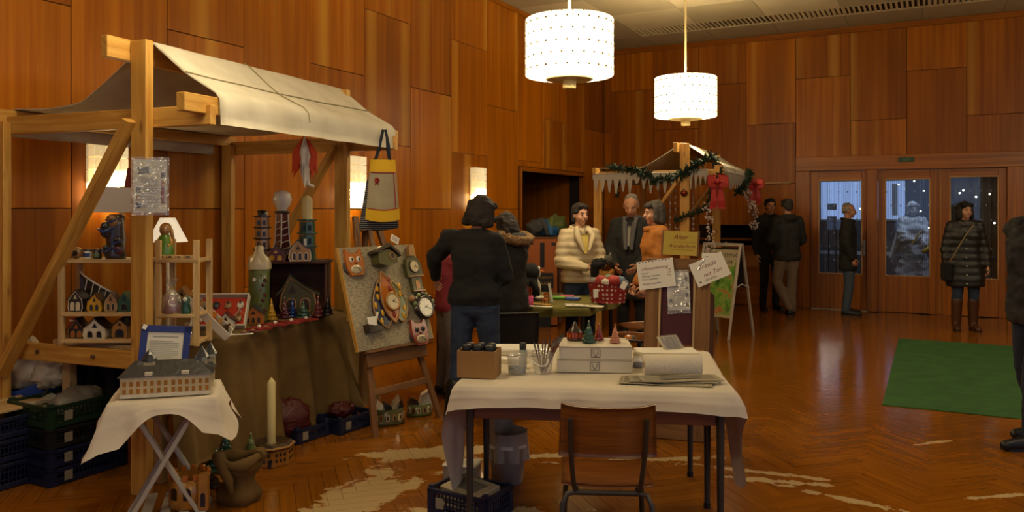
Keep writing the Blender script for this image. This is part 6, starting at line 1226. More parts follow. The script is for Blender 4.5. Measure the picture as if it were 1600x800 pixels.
# A-board
AF = W(2.653, 9.85); AR = rz(46); o = thing('a_board', 'folding aluminium A-board with a green school poster', 'sign board', AF, AR); alu = mat('aluminium', '#b5b0a2', .4, .3, var=.05); aw, asp, ah = .52, .60, 1.16
for x in (0, -aw):
    b = B(); b.beam((x, 0, 0), (x, asp / 2 - .02, ah), .025, .03, up=(1, 0, 0)); obj('front_leg', b, alu, o); b = B(); b.beam((x, asp, 0), (x, asp / 2 + .02, ah), .025, .03, up=(1, 0, 0)); obj('rear_leg', b, alu, o)
    b = B(); b.tube([(x + .005, .11, .62), (x + .005, asp / 2, .67), (x + .005, asp - .12, .62)], .009, 6); obj('spreader', b, alu, o)
b = B(); b.beam((.02, asp / 2, ah), (-aw - .02, asp / 2, ah), .05, .04); obj('hinge_bar', b, alu, o)
Ma = Matrix.Rotation(-math.atan2(asp / 2 - .02, ah), 4, 'X'); sl = math.hypot(ah, asp / 2)
pgreen = None
def poster_mat():
    m, nt, b = _new('poster_print'); N = nt.nodes.new; L = nt.links.new; tc = N('ShaderNodeTexCoord'); n = N('ShaderNodeTexNoise'); n.inputs['Scale'].default_value = 5.5; n.inputs['Detail'].default_value = 2; n.inputs['Distortion'].default_value = 1.2; L(tc.outputs['Object'], n.inputs['Vector'])
    r = N('ShaderNodeValToRGB'); e = r.color_ramp.elements; e[0].position = .3; e[0].color = lin('#2f4a22'); e[1].position = .75; e[1].color = lin('#b5a57e')
    for p, c in ((.42, '#4f8a2a'), (.52, '#7fa04a'), (.6, '#a8623c')): q = e.new(p); q.color = lin(c)
    L(n.outputs['Fac'], r.inputs[0]); L(r.outputs[0], b.inputs['Base Color']); b.inputs['Roughness'].default_value = .35; MATS['poster_print'] = m; return m
b = B(); b.m = Ma; b.box((-aw / 2, .005, .70), (aw - .04, .006, .86)); fp = obj('front_panel', b, mat('poster_cream', '#a89e7e', .5), o); b = B(); b.m = Ma; b.box((-aw / 2, 0.0, .64), (aw - .06, .004, .66)); obj('poster', b, poster_mat(), fp)
b = B(); b.m = Ma; b.box((-aw / 2, -.003, 1.055), (aw - .06, .003, .10)); b.box((-aw * .3, -.003, .965), (aw * .42, .003, .085)); obj('poster_head', b, MATS['poster_cream'], fp)
for body, x, z in (('FREIES  GYMNA', -aw / 2, 1.055), ('SIUM', -aw * .3, .965)):
    me = text_mesh(body, .072); me.materials.clear(); me.materials.append(inkd); q = obj('lettering', me, None, o); q.matrix_local = Ma @ Matrix.Translation((x, -.0055, z)) @ Matrix.Rotation(pi / 2, 4, 'X')
b = B(); b.m = Ma; b.box((-aw * .70, -.012, .17), (.25, .003, .36)); obj('leaflet', b, mat('leaflet_lilac', '#a89aa0', .7), o)
b = B(); b.beam((-aw / 2, asp - .17, .62), (-aw / 2, asp / 2 + .03, ah - .04), aw - .04, .006, up=(0, 1, .3)); obj('rear_panel', b, mat('panel_dark', '#33302a', .6), o)
# orange cabinet with poster, jackets on it
orange_p = mat('cabinet_orange', '#a3581c', .5, var=.06)
o = thing('orange_cabinet', 'orange painted cabinet with a dark slot before the recess', 'cabinet', at(836, 11.25), rz(-4)); b = B(); b.box((0, 0, .61), (.58, .40, 1.20), .01); obj('body', b, orange_p, o); b = B(); b.box((.08, -.202, .98), (.06, .006, .34), .004); obj('slot', b, cr_black, o); b = B(); b.box((0, 0, 1.218), (.60, .42, .02), .004); obj('top', b, easel_wood, o)
b = B(); b.box((.33, 0, .6), (.04, .36, 1.1), .004); obj('side_panel', b, mw, o); b = B(); b.box((.235, -.203, 1.13), (.06, .004, .04)); obj('label', b, gl_slate, o)
o = thing('dark_poster', 'dark poster with yellow lettering leaning on the orange cabinet', 'poster', at(850, 10.95, zat(450, 10.95)), rz(-4)); b = B(); b.box((0, 0, .10), (.26, .01, .21), .002); obj('panel', b, mat('poster_dark', '#1a1a20', .5), o); ly = mat('letter_yellow', '#a88a3a', .6, var=0); lettering('REFERAT', .045, ly, o, (.03, -.006, .14)); lettering('KASSE', .055, ly, o, (.03, -.006, .06)); b = B(); b.box((0, .02, -.27), (.2, .02, .54), .003); obj('stand', b, cr_black, o)
for k, (px, m_, lb) in enumerate(((842, '#3a3f45', 'grey jacket heaped on the orange cabinet'), (858, '#1f5f9a', 'bright blue jacket heaped on the orange cabinet'), (869, '#5d6a34', 'olive green jacket at the right of the heap'))):
    o = thing('jacket', lb, 'jacket', at(px, 11.28, 1.23 + .12 + (.05 if k == 2 else 0)), rz(k * 30), 'jackets on the orange cabinet'); obj('cloth', blob(k * 5.3 + 1, .17 - .02 * k, .15, .125, .35, 24, 16, 2.2), mat('jk' + m_, m_, .7, var=.25), o); b = B(); b.tube([(.05, -.1, .08), (.10, -.15, .0), (.12, -.16, -.10)], [.04, .045, .03], 8); obj('sleeve', b, MATS['jk' + m_], o)
# ================================================================ PEOPLE
def cap(b, p0, p1, r0, r1=None, n=14):
    r1 = r0 if r1 is None else r1; b.cyl(p0, p1, r0, r1, n); b.ball(p0, r0, n, 8); b.ball(p1, r1, n, 8)
def remesh(b, voxel, it=3, wr=0.0, wf=7.0, ribs=0.0, rib_f=60.0, floor_z=None, seedv=0.0):
    me = b.mesh('tmp', []) ; o = bpy.data.objects.new('tmp', me)
    m = o.modifiers.new('r', 'REMESH'); m.mode = 'VOXEL'; m.voxel_size = voxel
    s = o.modifiers.new('s', 'SMOOTH'); s.factor = .5; s.iterations = it
    r = evaluated(o)
    bpy.data.objects.remove(o); bpy.data.meshes.remove(me)
    out = B(); out.v = [v.co.copy() for v in r.vertices]; out.f = [tuple(p.vertices) for p in r.polygons]
    if wr or ribs:
        nm = [v.normal.copy() for v in r.vertices]
        for i, v in enumerate(out.v):
            k = 0
            if wr: k += wr * (mnoise.noise(Vector((v.x * wf + seedv, v.y * wf, v.z * wf * 1.6))) + .5 * mnoise.noise(Vector((v.x * wf * 2.3, v.y * wf * 2.3 + seedv, v.z * wf * 3.1))))
            if ribs: k += ribs * (abs(sin(v.z * rib_f)) - .5)
            out.v[i] = v + nm[i] * k
    if floor_z is not None:
        for v in out.v: v.z = max(v.z, floor_z)
    out.uv = [[(out.v[k].z, out.v[k].x) for k in f] for f in out.f]; out.mi = [0] * len(out.f); out.sm = [True] * len(out.f)
    bpy.data.meshes.remove(r); return out
SKIN = mat('skin', '#b07a58', .55, var=.08, vs=20); SKIN_PALE = mat('skin_pale', '#b8876a', .55, var=.08, vs=20)
EYEW = mat('eye_white', '#8f877c', .3, var=0); IRIS = mat('iris', '#2a1b12', .3, var=0); LIPS = mat('lips', '#8a4238', .5, var=0)
def hairm(name, c): return mat('hair_' + name, c, .8, var=.35, vs=70, bump=.4, bs=110)
def person(label, loc, rot, h=1.7, pose=None, head=(0, 0, 0), skin=None, hair=('short', '#2a1c12'), fem=False, top=None, legs=None, shoes=None, grow_voxel=.014, fingers=True, group=None, name='person', cloakonly=False, curl=.5):
    """top = dict(m, hem, grow, ribs, collar); legs = dict(m); shoes = dict(m, high)"""
    s = h / 1.75; skin = skin or SKIN; sw = .152 if fem else .172
    J = dict(pel=(0, 0, .95), chest=(0, 0, 1.30), neck=(0, -.01, 1.475), hd=(0, .015, 1.635), shl=(-sw, -.01, 1.415), shr=(sw, -.01, 1.415), ell=(-sw - .05, -.03, 1.13), elr=(sw + .05, -.03, 1.13), wrl=(-sw - .06, .05, .89), wrr=(sw + .06, .05, .89),
             hil=(-.09, 0, .92), hir=(.09, 0, .92), knl=(-.10, .02, .50), knr=(.10, .02, .50), anl=(-.105, -.03, .085), anr=(.105, -.03, .085), tol=(-.125, .13, .03), tor=(.125, .13, .03))
    if pose: J.update(pose)
    J = {k: Vector(v) * s for k, v in J.items()}
    t = thing(name, label, 'person', loc, rot, group)
    HR = Matrix.Translation(J['hd']) @ Matrix.Rotation(radians(head[0]), 4, 'Z') @ Matrix.Rotation(radians(head[1]), 4, 'X') @ Matrix.Rotation(radians(head[2]), 4, 'Y') @ Matrix.Scale(s, 4)
    def lv(fr): return J['pel'].lerp(J['chest'], fr / .7) if fr < .7 else J['chest'].lerp(J['neck'], (fr - .7) / .3)
    xd = (J['shr'] - J['shl']).normalized(); xp = (J['hir'] - J['hil']).normalized()
    def torso(b, g, lo=0.0, hem=None, flare=0.0, belly=0.0):
        rows = []
        if hem is not None:
            z0 = J['pel'].z; n = max(2, int((z0 - hem) / .12) + 1)
            for k in range(n, 0, -1):
                f = k / n; rr = .098 * s + g + flare * f; c = J['pel'] + Vector((0, 0, -(z0 - hem - rr * .45) * f)); rows.append((c, xp, .07 * s + flare * f * .5, rr))
        for fr, hx, r in ((0, .072 if fem else .066, .098), (.35, .05 if fem else .06, .086 if fem else .095), (.7, .068, .098), (.9, .08, .07)):
            if fr < lo: continue
            rows.append((lv(fr), xp.lerp(xd, fr).normalized(), hx * s, r * s + g + (belly if .1 < fr < .6 else 0)))
        pv = None
        for c, x, hx, r in rows:
            L_, R_ = c - x * hx, c + x * hx; cap(b, L_, R_, r)
            if pv: cap(b, pv[0], L_, pv[2], r); cap(b, pv[1], R_, pv[2], r); cap(b, (pv[0] + pv[1]) / 2, (L_ + R_) / 2, pv[2], r)
            pv = (L_, R_, r)
        cap(b, J['shl'], J['shr'], .055 * s + g); cap(b, lv(.85), J['neck'] - Vector((0, 0, .01)), .075 * s + g * .6, .055 * s + g * .5)
    # ---- body
    b = B(); torso(b, -.012)
    for a in 'lr':
        cap(b, J['sh' + a], J['el' + a], .045 * s, .036 * s); cap(b, J['el' + a], J['wr' + a], .037 * s, .025 * s)
        cap(b, J['hi' + a], J['kn' + a], .076 * s, .05 * s); cap(b, J['kn' + a], J['an' + a], .05 * s, .034 * s); cap(b, J['an' + a] + Vector((0, -.0, -.02)), J['to' + a], .032 * s, .026 * s)
    hb = B(); hb.m = HR
    hb.ball((0, -.012, .03), (.074, .093, .085), 18, 12); hb.ball((0, .02, -.02), (.062, .068, .085), 16, 10); hb.ball((0, .033, -.068), (.045, .045, .037), 12, 8); hb.ball((0, .058, -.092), .021, 10, 6); hb.ball((.034, .055, -.03), .027, 10, 6); hb.ball((-.034, .055, -.03), .027, 10, 6)
    cap(hb, (0, .084, .008), (0, .106, -.028), .009, .0135, 10); cap(hb, (-.034, .074, .022), (.034, .074, .022), .013, None, 10); cap(hb, (-.016, .082, -.058), (.016, .082, -.058), .009, None, 10)
    for sd in (-1, 1): hb.ball((sd * .075, -.012, -.008), (.012, .021, .031), 10, 8)
    b.v += hb.v; o_ = len(b.v) - len(hb.v); b.f += [tuple(o_ + k for k in f) for f in hb.f]; b.uv += hb.uv; b.mi += hb.mi; b.sm += hb.sm
    cap(b, J['neck'] - Vector((0, 0, .02)), HR @ Vector((0, -.018, -.06)), .055 * s, .05 * s)
    for a, sd in (('l', -1), ('r', 1)):
        d = (J['wr' + a] - J['el' + a]).normalized(); pn = Vector((-sd, 0, 0)); pn = (pn - d * pn.dot(d)); pn = pn.normalized() if pn.length > .1 else Vector((0, 1, 0)); sdv = d.cross(pn).normalized()
        if sdv.y < 0: sdv = -sdv
        w = J['wr' + a]
        for q in (-.020, 0, .020): cap(b, w + d * .015 * s, w + d * .085 * s + sdv * q * s, .018 * s, .015 * s, 8)
    body = remesh(b, .0095, 2)
    if fingers:
        fb = B()
        for a, sd in (('l', -1), ('r', 1)):
            d = (J['wr' + a] - J['el' + a]).normalized(); pn = Vector((-sd, 0, 0)); pn = (pn - d * pn.dot(d)); pn = pn.normalized() if pn.length > .1 else Vector((0, 1, 0)); sdv = d.cross(pn).normalized()
            if sdv.y < 0: sdv = -sdv
            w = J['wr' + a]
            for q, ln in ((.031, .9), (.0105, 1.0), (-.0105, .94), (-.031, .76)):
                p = w + d * .082 * s + sdv * q * s; pts = [p]; ang = curl * .5
                for seg in (.036, .026, .02):
                    dd = d * cos(ang) + pn * sin(ang); p = p + dd * seg * ln * s; pts.append(p); ang += curl
                fb.tube(pts, [.0095 * s, .009 * s, .008 * s, .0055 * s], 8)
            p = w + d * .028 * s + sdv * .026 * s; pts = [p]
            for seg, k in ((.034, .75), (.028, .35), (.02, .2)): dd = (d * (1 - k * .3) + sdv * k + pn * .35).normalized(); p = p + dd * seg * s; pts.append(p)
            fb.tube(pts, [.0125 * s, .0105 * s, .0095 * s, .006 * s], 8)
        o_ = len(body.v); body.v += fb.v; body.f += [tuple(o_ + k for k in f) for f in fb.f]; body.uv += fb.uv; body.mi += fb.mi; body.sm += fb.sm
    obj('body', body, skin, t)
    for sd in (-1, 1):
        e = B(HR); e.ball((sd * .030, .078, .003), (.0115, .0085, .006), 10, 6); eo = obj('eye', e, EYEW, t); e = B(HR); e.ball((sd * .030, .0835, .003), (.0055, .004, .0055), 8, 6); obj('iris', e, IRIS, eo)
        e = B(HR); e.tube([(sd * .046, .076, .022), (sd * .030, .087, .027), (sd * .014, .088, .023)], [.003, .004, .003], 6); obj('eyebrow', e, hairm(hair[1], hair[1]), t)
    e = B(HR); e.tube([(-.022, .083, -.056), (-.008, .092, -.054), (0, .091, -.056), (.008, .092, -.054), (.022, .083, -.056)], [.002, .0045, .005, .0045, .002], 6); obj('mouth', e, LIPS, t)
    # ---- hair
    st, hc = hair; hb = B(HR)
    if st != 'bald':
        hb.ball((0, -.022, .048), (.083, .097, .083), 18, 12); cap(hb, (-.045, .055, .09), (.045, .055, .09), .022, None, 10); hb.ball((0, -.06, .0), (.072, .05, .07), 14, 10)
        for sd in (-1, 1): hb.ball((sd * .07, -.015, .03), (.02, .05, .04), 10, 8)
    else:
        hb.ball((0, -.075, .0), (.062, .034, .055), 14, 10); hb.ball((0, -.03, .075), (.072, .075, .048), 14, 10)
        for sd in (-1, 1): hb.ball((sd * .066, -.03, .015), (.016, .055, .038), 12, 8)
    if st in ('bob', 'long'):
        for sd in (-1, 1): cap(hb, (sd * .075, -.005, .05), (sd * .082, .005, -.075), .028, .034); cap(hb, (sd * .07, -.05, .05), (sd * .078, -.05, -.09), .035, .04)
        hb.ball((0, -.075, -.03), (.085, .05, .10), 14, 10); cap(hb, (-.06, .06, .075), (.06, .06, .075), .024)
    if st == 'long': cap(hb, (0, -.09, -.02), (0, -.11, -.17), .075, .06); cap(hb, (-.05, -.08, -.03), (-.055, -.09, -.16), .05, .045); cap(hb, (.05, -.08, -.03), (.055, -.09, -.16), .05, .045)
    obj('hair', remesh(hb, .010, 2, .008, 26, seedv=h * 9), hairm(hc, hc), t)
    # ---- trousers
    if legs:
        b = B(); g = legs.get('grow', .016); cap(b, J['pel'] - xp * .075 * s, J['pel'] + xp * .075 * s, .108 * s + g * .4); cap(b, lv(.2) - xp * .07 * s, lv(.2) + xp * .07 * s, .095 * s + g * .4)
        for a in 'lr':
            cap(b, J['hi' + a], J['kn' + a], .082 * s + g, .052 * s + g); cap(b, J['kn' + a], J['an' + a] + Vector((0, 0, legs.get('up', .0))), .052 * s + g, .042 * s + g); cap(b, J['pel'], J['hi' + a], .1 * s, .09 * s)
        obj(legs.get('name', 'trousers'), remesh(b, grow_voxel, 2, .007, 13, seedv=h * 3), legs['m'], t)
    if shoes:
        for a in 'lr':
            b = B(); hl = J['an' + a]; to = J['to' + a]; dv = (to - hl); dv.z = 0; dv.normalize(); hi_ = shoes.get('high', 0.0); base = min(hl.z - .085 * s, to.z - .03 * s)
            he = Vector((hl.x, hl.y, base + .045)) - dv * .022; md = Vector((hl.x, hl.y, base + .05)) + dv * .07; te = Vector((to.x, to.y, base + .035)) + dv * .03
            cap(b, he, md, .043, .042); cap(b, md, te, .042, .035); cap(b, he, he.lerp(te, .5) + Vector((0, 0, -.01)), .04, .04); cap(b, he.lerp(te, .45), te + Vector((0, 0, -.005)), .044, .034)
            top_ = hl.lerp(J['kn' + a], hi_) ; cap(b, Vector((hl.x, hl.y, base + .06)), top_ + Vector((0, 0, .02)), .048 * s if hi_ < .3 else .058 * s, (.046 if hi_ < .3 else .074) * s)
            so = obj(shoes.get('name', 'shoe'), remesh(b, .011, 2, floor_z=base + .012, wr=.003, wf=18), shoes['m'], t)
            b = B(); pd = Vector((-dv.y, dv.x, 0)); P = []
            for f, w_ in ((-.065, .02), (-.05, .036), (.0, .036), (.07, .036), (.13, .044), (.18, .040), (.205, .02)): P.append((f, w_))
            pl = [Vector((hl.x, hl.y, 0)) + dv * f + pd * w_ for f, w_ in P] + [Vector((hl.x, hl.y, 0)) + dv * f - pd * w_ for f, w_ in P[::-1]]
            b.slab([(p.x, p.y) for p in pl][::-1], base, base + .018); obj('sole', b, cr_black, so)
    # ---- jacket
    if top:
        b = B(); g = top.get('grow', .022); torso(b, g, hem=top.get('hem', .82) * s, flare=top.get('flare', .01), belly=top.get('belly', 0))
        for a in 'lr': cap(b, J['sh' + a], J['el' + a], .052 * s + g, .042 * s + g * .95); cap(b, J['el' + a], J['wr' + a] - (J['wr' + a] - J['el' + a]).normalized() * .01, .042 * s + g * .95, .031 * s + g * .7)
        if top.get('hood'): cap(b, J['neck'] + Vector((-.05, -.08, -.0)), J['neck'] + Vector((.05, -.08, -.0)), .06); 
        rm_ = remesh(b, grow_voxel, 3, top.get('wr', .010), top.get('wf', 9), top.get('ribs', 0), top.get('rib_f', 52), seedv=h * 5); hz_ = top.get('hem', .82) * s
        for v in rm_.v:
            if v.z < hz_ and min((v - J['wrl']).length, (v - J['wrr']).length, (v - J['ell']).length, (v - J['elr']).length) > .09: v.z = hz_
        jk = obj(top.get('name', 'jacket'), rm_, top['m'], t)
        if top.get('collar', True):
            b = B(); c = J['neck'] + Vector((0, 0, .0)); b.tube([c + Vector(((.078 + g * .4) * cos(a_), (.078 + g * .4) * sin(a_) + .012, .012 + .018 * -sin(a_))) for a_ in [pi / 2 + .25 + (2 * pi - .5) * k / 20 for k in range(21)]], .028, 8); obj('collar', remesh(b, .011, 2, .004, 12), top.get('cm', top['m']), t)
        if top.get('front'):
            fm = top['front']; b = B(); n = top.get('buttons', 5); zt, zb_ = 1.36 * s, (top.get('hem', .82) + .05) * s; out_ = .118 * s + g
            for k in range(n):
                z = zt + (zb_ - zt) * k / max(1, n - 1); c = lv(max(0, min(.9, (z - J['pel'].z) / (J['neck'].z - J['pel'].z)))) if z > J['pel'].z else Vector((J['pel'].x, J['pel'].y, z)); ex = 0.0 if z > J['pel'].z else top.get('flare', .01)
                bb = B(); bb.ball((c.x + .02, c.y + out_ + ex * .8, z), .011, 8, 6); obj('button', bb, fm, jk)
    t['_j'] = 0; del t['_j']
    return t, J, HR
blackw = mat('cloth_black', '#100e0c', .92, var=.25, vs=20); jeans = mat('denim', '#27344a', .9, var=.3, vs=14, bump=.3, bs=150); boot_bk = mat('leather_black', '#0e0c0a', .45, var=.1)
coat_bk = mat('coat_black', '#141210', .85, var=.2); khaki = mat('khaki', '#6d5c48', .9, var=.15); puff_dk = mat('puffer_dark', '#1c1a18', .5, var=.15); cream_p = mat('puffer_cream', '#b8a684', .6, var=.08); orange_j = mat('jacket_orange', '#9a5c18', .75, var=.12); boot_br = mat('leather_brown', '#4a2810', .45, var=.15)
scarf_g = mat('scarf_grey', '#4d4a4a', .95, var=.2); fur = mat('fur_tan', '#7a5c38', .95, var=.4, vs=60, bump=1.0, bs=90)
# woman in black at the clocks
p, J, HR_ = person('person in black sweater and jeans seen from behind, reaching to the clocks', at(742, 5.80), rz(16), 1.70, dict(shl=(-.19, 0, 1.425), ell=(-.34, .05, 1.29), wrl=(-.39, .20, 1.13), elr=(.22, .06, 1.15), wrr=(.10, .25, 1.10), hd=(.035, .06, 1.625), neck=(.015, .02, 1.475), chest=(0, .0, 1.30), anl=(-.17, -.05, .085), tol=(-.22, .10, .03), knl=(-.13, .02, .50), anr=(.10, .12, .085), tor=(.14, .27, .03), knr=(.10, .10, .5)), (-10, -18, 6), None, ('bob', '#1d120b'), True,
    dict(m=blackw, hem=.95, grow=.022, wr=.012, name='sweater', collar=False, flare=.015), dict(m=jeans), dict(m=boot_bk, high=.55, name='boot'), grow_voxel=.012)
b = B(); cap(b, J['pel'] + Vector((-.07, -.085, .035)), J['pel'] + Vector((.03, -.095, .035)), .02); obj('red_shirt_hem', remesh(b, .012, 2), mat('shirt_red', '#6a2420', .9), p)
# person with fur hood
p, J, HR_ = person('person in dark parka with a fur-trimmed hood behind the person in black', at(797, 6.85), rz(-50), 1.60, dict(hd=(0, .06, 1.60), elr=(.2, .15, 1.16), wrr=(.12, .36, 1.08), ell=(-.2, .15, 1.16), wrl=(-.1, .36, 1.08)), (0, -20, 0), None, ('bob', '#20140c'), True, dict(m=coat_bk, hem=.78, grow=.026, hood=True), dict(m=blackw), dict(m=boot_bk))
b = B(); b.tube([J['neck'] + Vector((.14 * cos(a), .10 * sin(a) - .05, .02 + .03 * sin(a))) for a in [2 * pi * k / 20 for k in range(21)]], .042, 8); obj('fur_trim', remesh(b, .012, 1, .016, 40), fur, p)
# child in pink
p, J, HR_ = person('child in pink top and grey trousers half hidden by the person in black', at(700, 6.95), rz(60), 1.42, dict(elr=(.2, .12, 1.16), wrr=(.14, .34, 1.05), ell=(-.2, .12, 1.16), wrl=(-.14, .34, 1.05)), (0, -15, 0), None, ('short', '#2a1a10'), True, dict(m=mat('top_pink', '#8a2f3a', .9, var=.1), hem=.90, grow=.02, collar=False), dict(m=mat('trousers_grey', '#77706a', .9)), dict(m=boot_bk))
# woman in cream jacket
p, J, HR_ = person('person in cream quilted jacket holding black gloves beside the small stall', at(906, 8.10), rz(162), 1.66, dict(ell=(-.24, .02, 1.14), wrl=(-.12, .22, 1.11), elr=(.23, .02, 1.14), wrr=(.03, .24, 1.09)), (10, -2, 0), SKIN_PALE, ('short', '#1c110b'), True, dict(m=cream_p, hem=.92, grow=.026, ribs=.010, rib_f=44, wr=.006), dict(m=jeans), dict(m=boot_bk), curl=.75)
b = B(HR_); cap(b, (-.07, -.03, .03), (-.075, -.02, -.06), .025); cap(b, (.07, -.03, .03), (.075, -.02, -.06), .025); obj('side_hair', remesh(b, .010, 2, .006, 26), hairm('#1c110b', '#1c110b'), p)
b = B(); b.grid(lambda u, v: ((-.055 + .11 * u) * (1 - .75 * v), J['chest'].y + .135 + .012 * v - .03 * (1 - v), J['neck'].z - .04 - .19 * v), 6, 8, .012); obj('shirt', b, mat('shirt_yellow', '#b8a04e', .85), p)
for sd in (-1, 1): b = B(); b.tube([(sd * .06, J['chest'].y + .06, J['neck'].z + .02), (sd * .085, J['chest'].y + .135, J['neck'].z - .05), (sd * .03, J['chest'].y + .165, J['neck'].z - .20)], [.03, .035, .015], 8); obj('lapel', b, cream_p, p)
hm = (J['wrl'] + J['wrr']) / 2 + Vector((-.02, .09, .03)); MP = Matrix.Translation(at(906, 8.10)) @ Matrix.Rotation(rz(162), 4, 'Z')
o = thing('gloves', 'pair of black gloves held by the person in cream', 'gloves', MP @ hm, rz(150)); obj('cuff', blob(3.3, .07, .05, .055, .35), blackw, o); b = B(); b.tube([(.04, 0, .0), (.02, -.03, -.09), (.03, -.03, -.16)], [.04, .045, .02], 8); obj('fingers', b, blackw, o)
o = thing('fur_keyring', 'grey furry pompom in the hand of the person in cream', 'pompom', MP @ (hm + Vector((-.09, .03, .04))), 0); obj('pompom', blob(1.3, .045, .04, .045, .35), mat('fur_grey', '#4a463c', .95, bump=1, bs=80), o); b = B(); b.tube([(0, 0, .04), (.02, 0, .07), (.03, 0, .04)], .004, 6); obj('loop', b, steel, o)
# man in black coat looking down
p, J, HR_ = person('person with grey hair in long black coat looking down at the small stall', at(988, 8.75), rz(203), 1.77, dict(hd=(0, .05, 1.625), elr=(.23, .06, 1.14), wrr=(.12, .24, 1.0), ell=(-.23, .06, 1.14), wrl=(-.12, .24, 1.0)), (8, -24, 0), None, ('bald', '#6b635a'), False, dict(m=coat_bk, hem=.62, grow=.032), dict(m=blackw), dict(m=boot_bk))
for sd in (-1, 1): b = B(); b.tube([(sd * .06, .06, J['neck'].z + .02), (sd * .05, .13, J['neck'].z - .08), (sd * .03, .165, J['neck'].z - .32)], [.03, .03, .022], 8); obj('scarf_end', b, scarf_g, p)
b = B(); b.grid(lambda u, v: ((-.02 + .04 * u) * (1 - .5 * v), .125 + .04 * v, J['neck'].z - .06 - .22 * v), 4, 6, .01); obj('shirt', b, mat('shirt_white', '#7d766a', .85), p)
# woman in orange jacket
p, J, HR_ = person('person with a dark grey bob in orange jacket, in profile by the sign stand', at(1024, 7.75), rz(262), 1.68, dict(ell=(-.2, .0, 1.13), wrl=(-.17, .14, .92), elr=(.2, .0, 1.13), wrr=(.17, .14, .92)), (0, -4, 0), SKIN_PALE, ('bob', '#3a332c'), True, dict(m=orange_j, hem=.78, grow=.034, wr=.012), dict(m=blackw), dict(m=boot_bk))
# two men at the hatch
p, J, HR_ = person('smiling person in black jacket by the hatch, half behind another', at(1203, 12.85), rz(176), 1.78, None, (-8, 0, 0), None, ('short', '#15100c'), False, dict(m=coat_bk, hem=.78, grow=.026), dict(m=blackw), dict(m=boot_bk), grow_voxel=.018)
p, J, HR_ = person('person in black jacket and khaki trousers seen from behind, legs crossed', at(1230, 12.25), rz(-10), 1.76, dict(elr=(.26, .02, 1.14), wrr=(.16, .18, 1.0), ell=(-.26, .02, 1.14), wrl=(-.16, .18, 1.0), knl=(-.13, .08, .51), anl=(.0, -.06, .12), tol=(.05, .08, .03), knr=(.08, .02, .5), anr=(.09, .02, .085), tor=(.12, .18, .03)), (0, -4, 0), None, ('short', '#2c2620'), False, dict(m=mat('jacket_charcoal', '#1b1917', .8), hem=.83, grow=.034, hood=True), dict(m=khaki, grow=.024), dict(m=boot_bk), grow_voxel=.018)
# man at the left door
p, J, HR_ = person('grey-haired person in black coat and jeans before the left door', at(1325, 12.25), rz(112), 1.70, dict(elr=(.22, -.03, 1.13), wrr=(.20, .06, .90)), (0, -2, 0), None, ('bald', '#7d766c'), False, dict(m=coat_bk, hem=.70, grow=.032), dict(m=mat('denim_light', '#3c4858', .9, var=.25), grow=.022), dict(m=boot_bk), grow_voxel=.018)
# woman in puffer coat
p, J, HR_ = person('smiling person in dark quilted coat and brown boots before the doors', at(1508, 10.70), rz(196), 1.70, dict(ell=(-.23, -.01, 1.13), wrl=(-.25, .07, .90), elr=(.23, -.01, 1.13), wrr=(.24, .05, .89)), (16, 0, 0), SKIN_PALE, ('bob', '#120c09'), True, dict(m=puff_dk, hem=.60, grow=.034, ribs=.012, rib_f=34, wr=.004, flare=.03, front=mat('button_pale', '#b8b0a0', .4, var=0), buttons=7, name='coat'), dict(m=jeans), dict(m=boot_br, high=.72, name='boot'), grow_voxel=.016)
b = B(); b.tube([J['neck'] + Vector((.085 * cos(a), .085 * sin(a) + .015, .0 - .02 * sin(a))) for a in [2 * pi * k / 18 for k in range(19)]], .038, 8); obj('scarf', remesh(b, .012, 2, .008, 20), scarf_g, p)
MP = Matrix.Translation(at(1508, 10.70)) @ Matrix.Rotation(rz(196), 4, 'Z')
o = thing('shoulder_bag', 'black shoulder bag with tan strap on the person before the doors', 'bag', MP @ Vector((.24, .06, .66)), rz(196)); b = B(); b.box((0, 0, .12), (.10, .24, .26), .03); obj('body', b, blackw, o); b = B(); b.tube([(-.02, .06, .24), (-.09, .14, .40), (-.20, .155, .62), (-.30, .11, .74)], .010, 6); obj('strap', b, mat('strap_tan', '#7a6a4a', .7), o)
# person cut by the right picture edge
p, J, HR_ = person('person in dark jacket and jeans cut off by the right picture edge', at(1622, 5.50), rz(264), 1.80, dict(hd=(0, -.03, 1.635), elr=(.23, -.12, 1.14), wrr=(.23, -.04, .93), ell=(-.24, -.12, 1.14), wrl=(-.235, -.04, .93), knl=(-.10, .10, .50), anl=(-.11, .12, .085), tol=(-.12, .30, .03), knr=(.10, .0, .5), anr=(.11, -.12, .085), tor=(.12, .04, .03)), (0, -5, 0), None, ('short', '#2a2018'), False, dict(m=mat('jacket_ink', '#12131a', .8), hem=.80, grow=.045, wr=.016), dict(m=mat('denim_dark', '#1a2438', .9, var=.2), grow=.026), dict(m=boot_bk))
# cloaked figure behind the glass
LF = at(1426, 13.75)
p, J, HR_ = person('figure in a pale grey cloak and hood behind the glass of the middle door', LF, rz(190), 1.72, dict(elr=(.22, .10, 1.14), wrr=(.06, .26, 1.10), ell=(-.22, .10, 1.16), wrl=(-.10, .28, 1.05)), (0, -4, 0), mat('skin_grey', '#a0a0a4', .6), ('long', '#6d7078'), True, dict(m=mat('cloak_grey', '#a9adb6', .9, var=.12), hem=.12, grow=.035, flare=.09, wr=.035, wf=7, name='robe', collar=False), None, dict(m=boot_bk), grow_voxel=.016)
b = B(); b.grid(lambda u, v: ((.20 + .17 * v + .02 * sin(26 * u)) * cos(pi * (1.08 - 1.16 * u) + pi), (.13 + .12 * v + .02 * sin(22 * u)) * sin(pi * (1.08 - 1.16 * u) + pi), J['neck'].z - .02 - .62 * v - .06 * sin(9 * u)), 50, 14, .01); obj('cape', b, MATS['cloak_grey'], p)
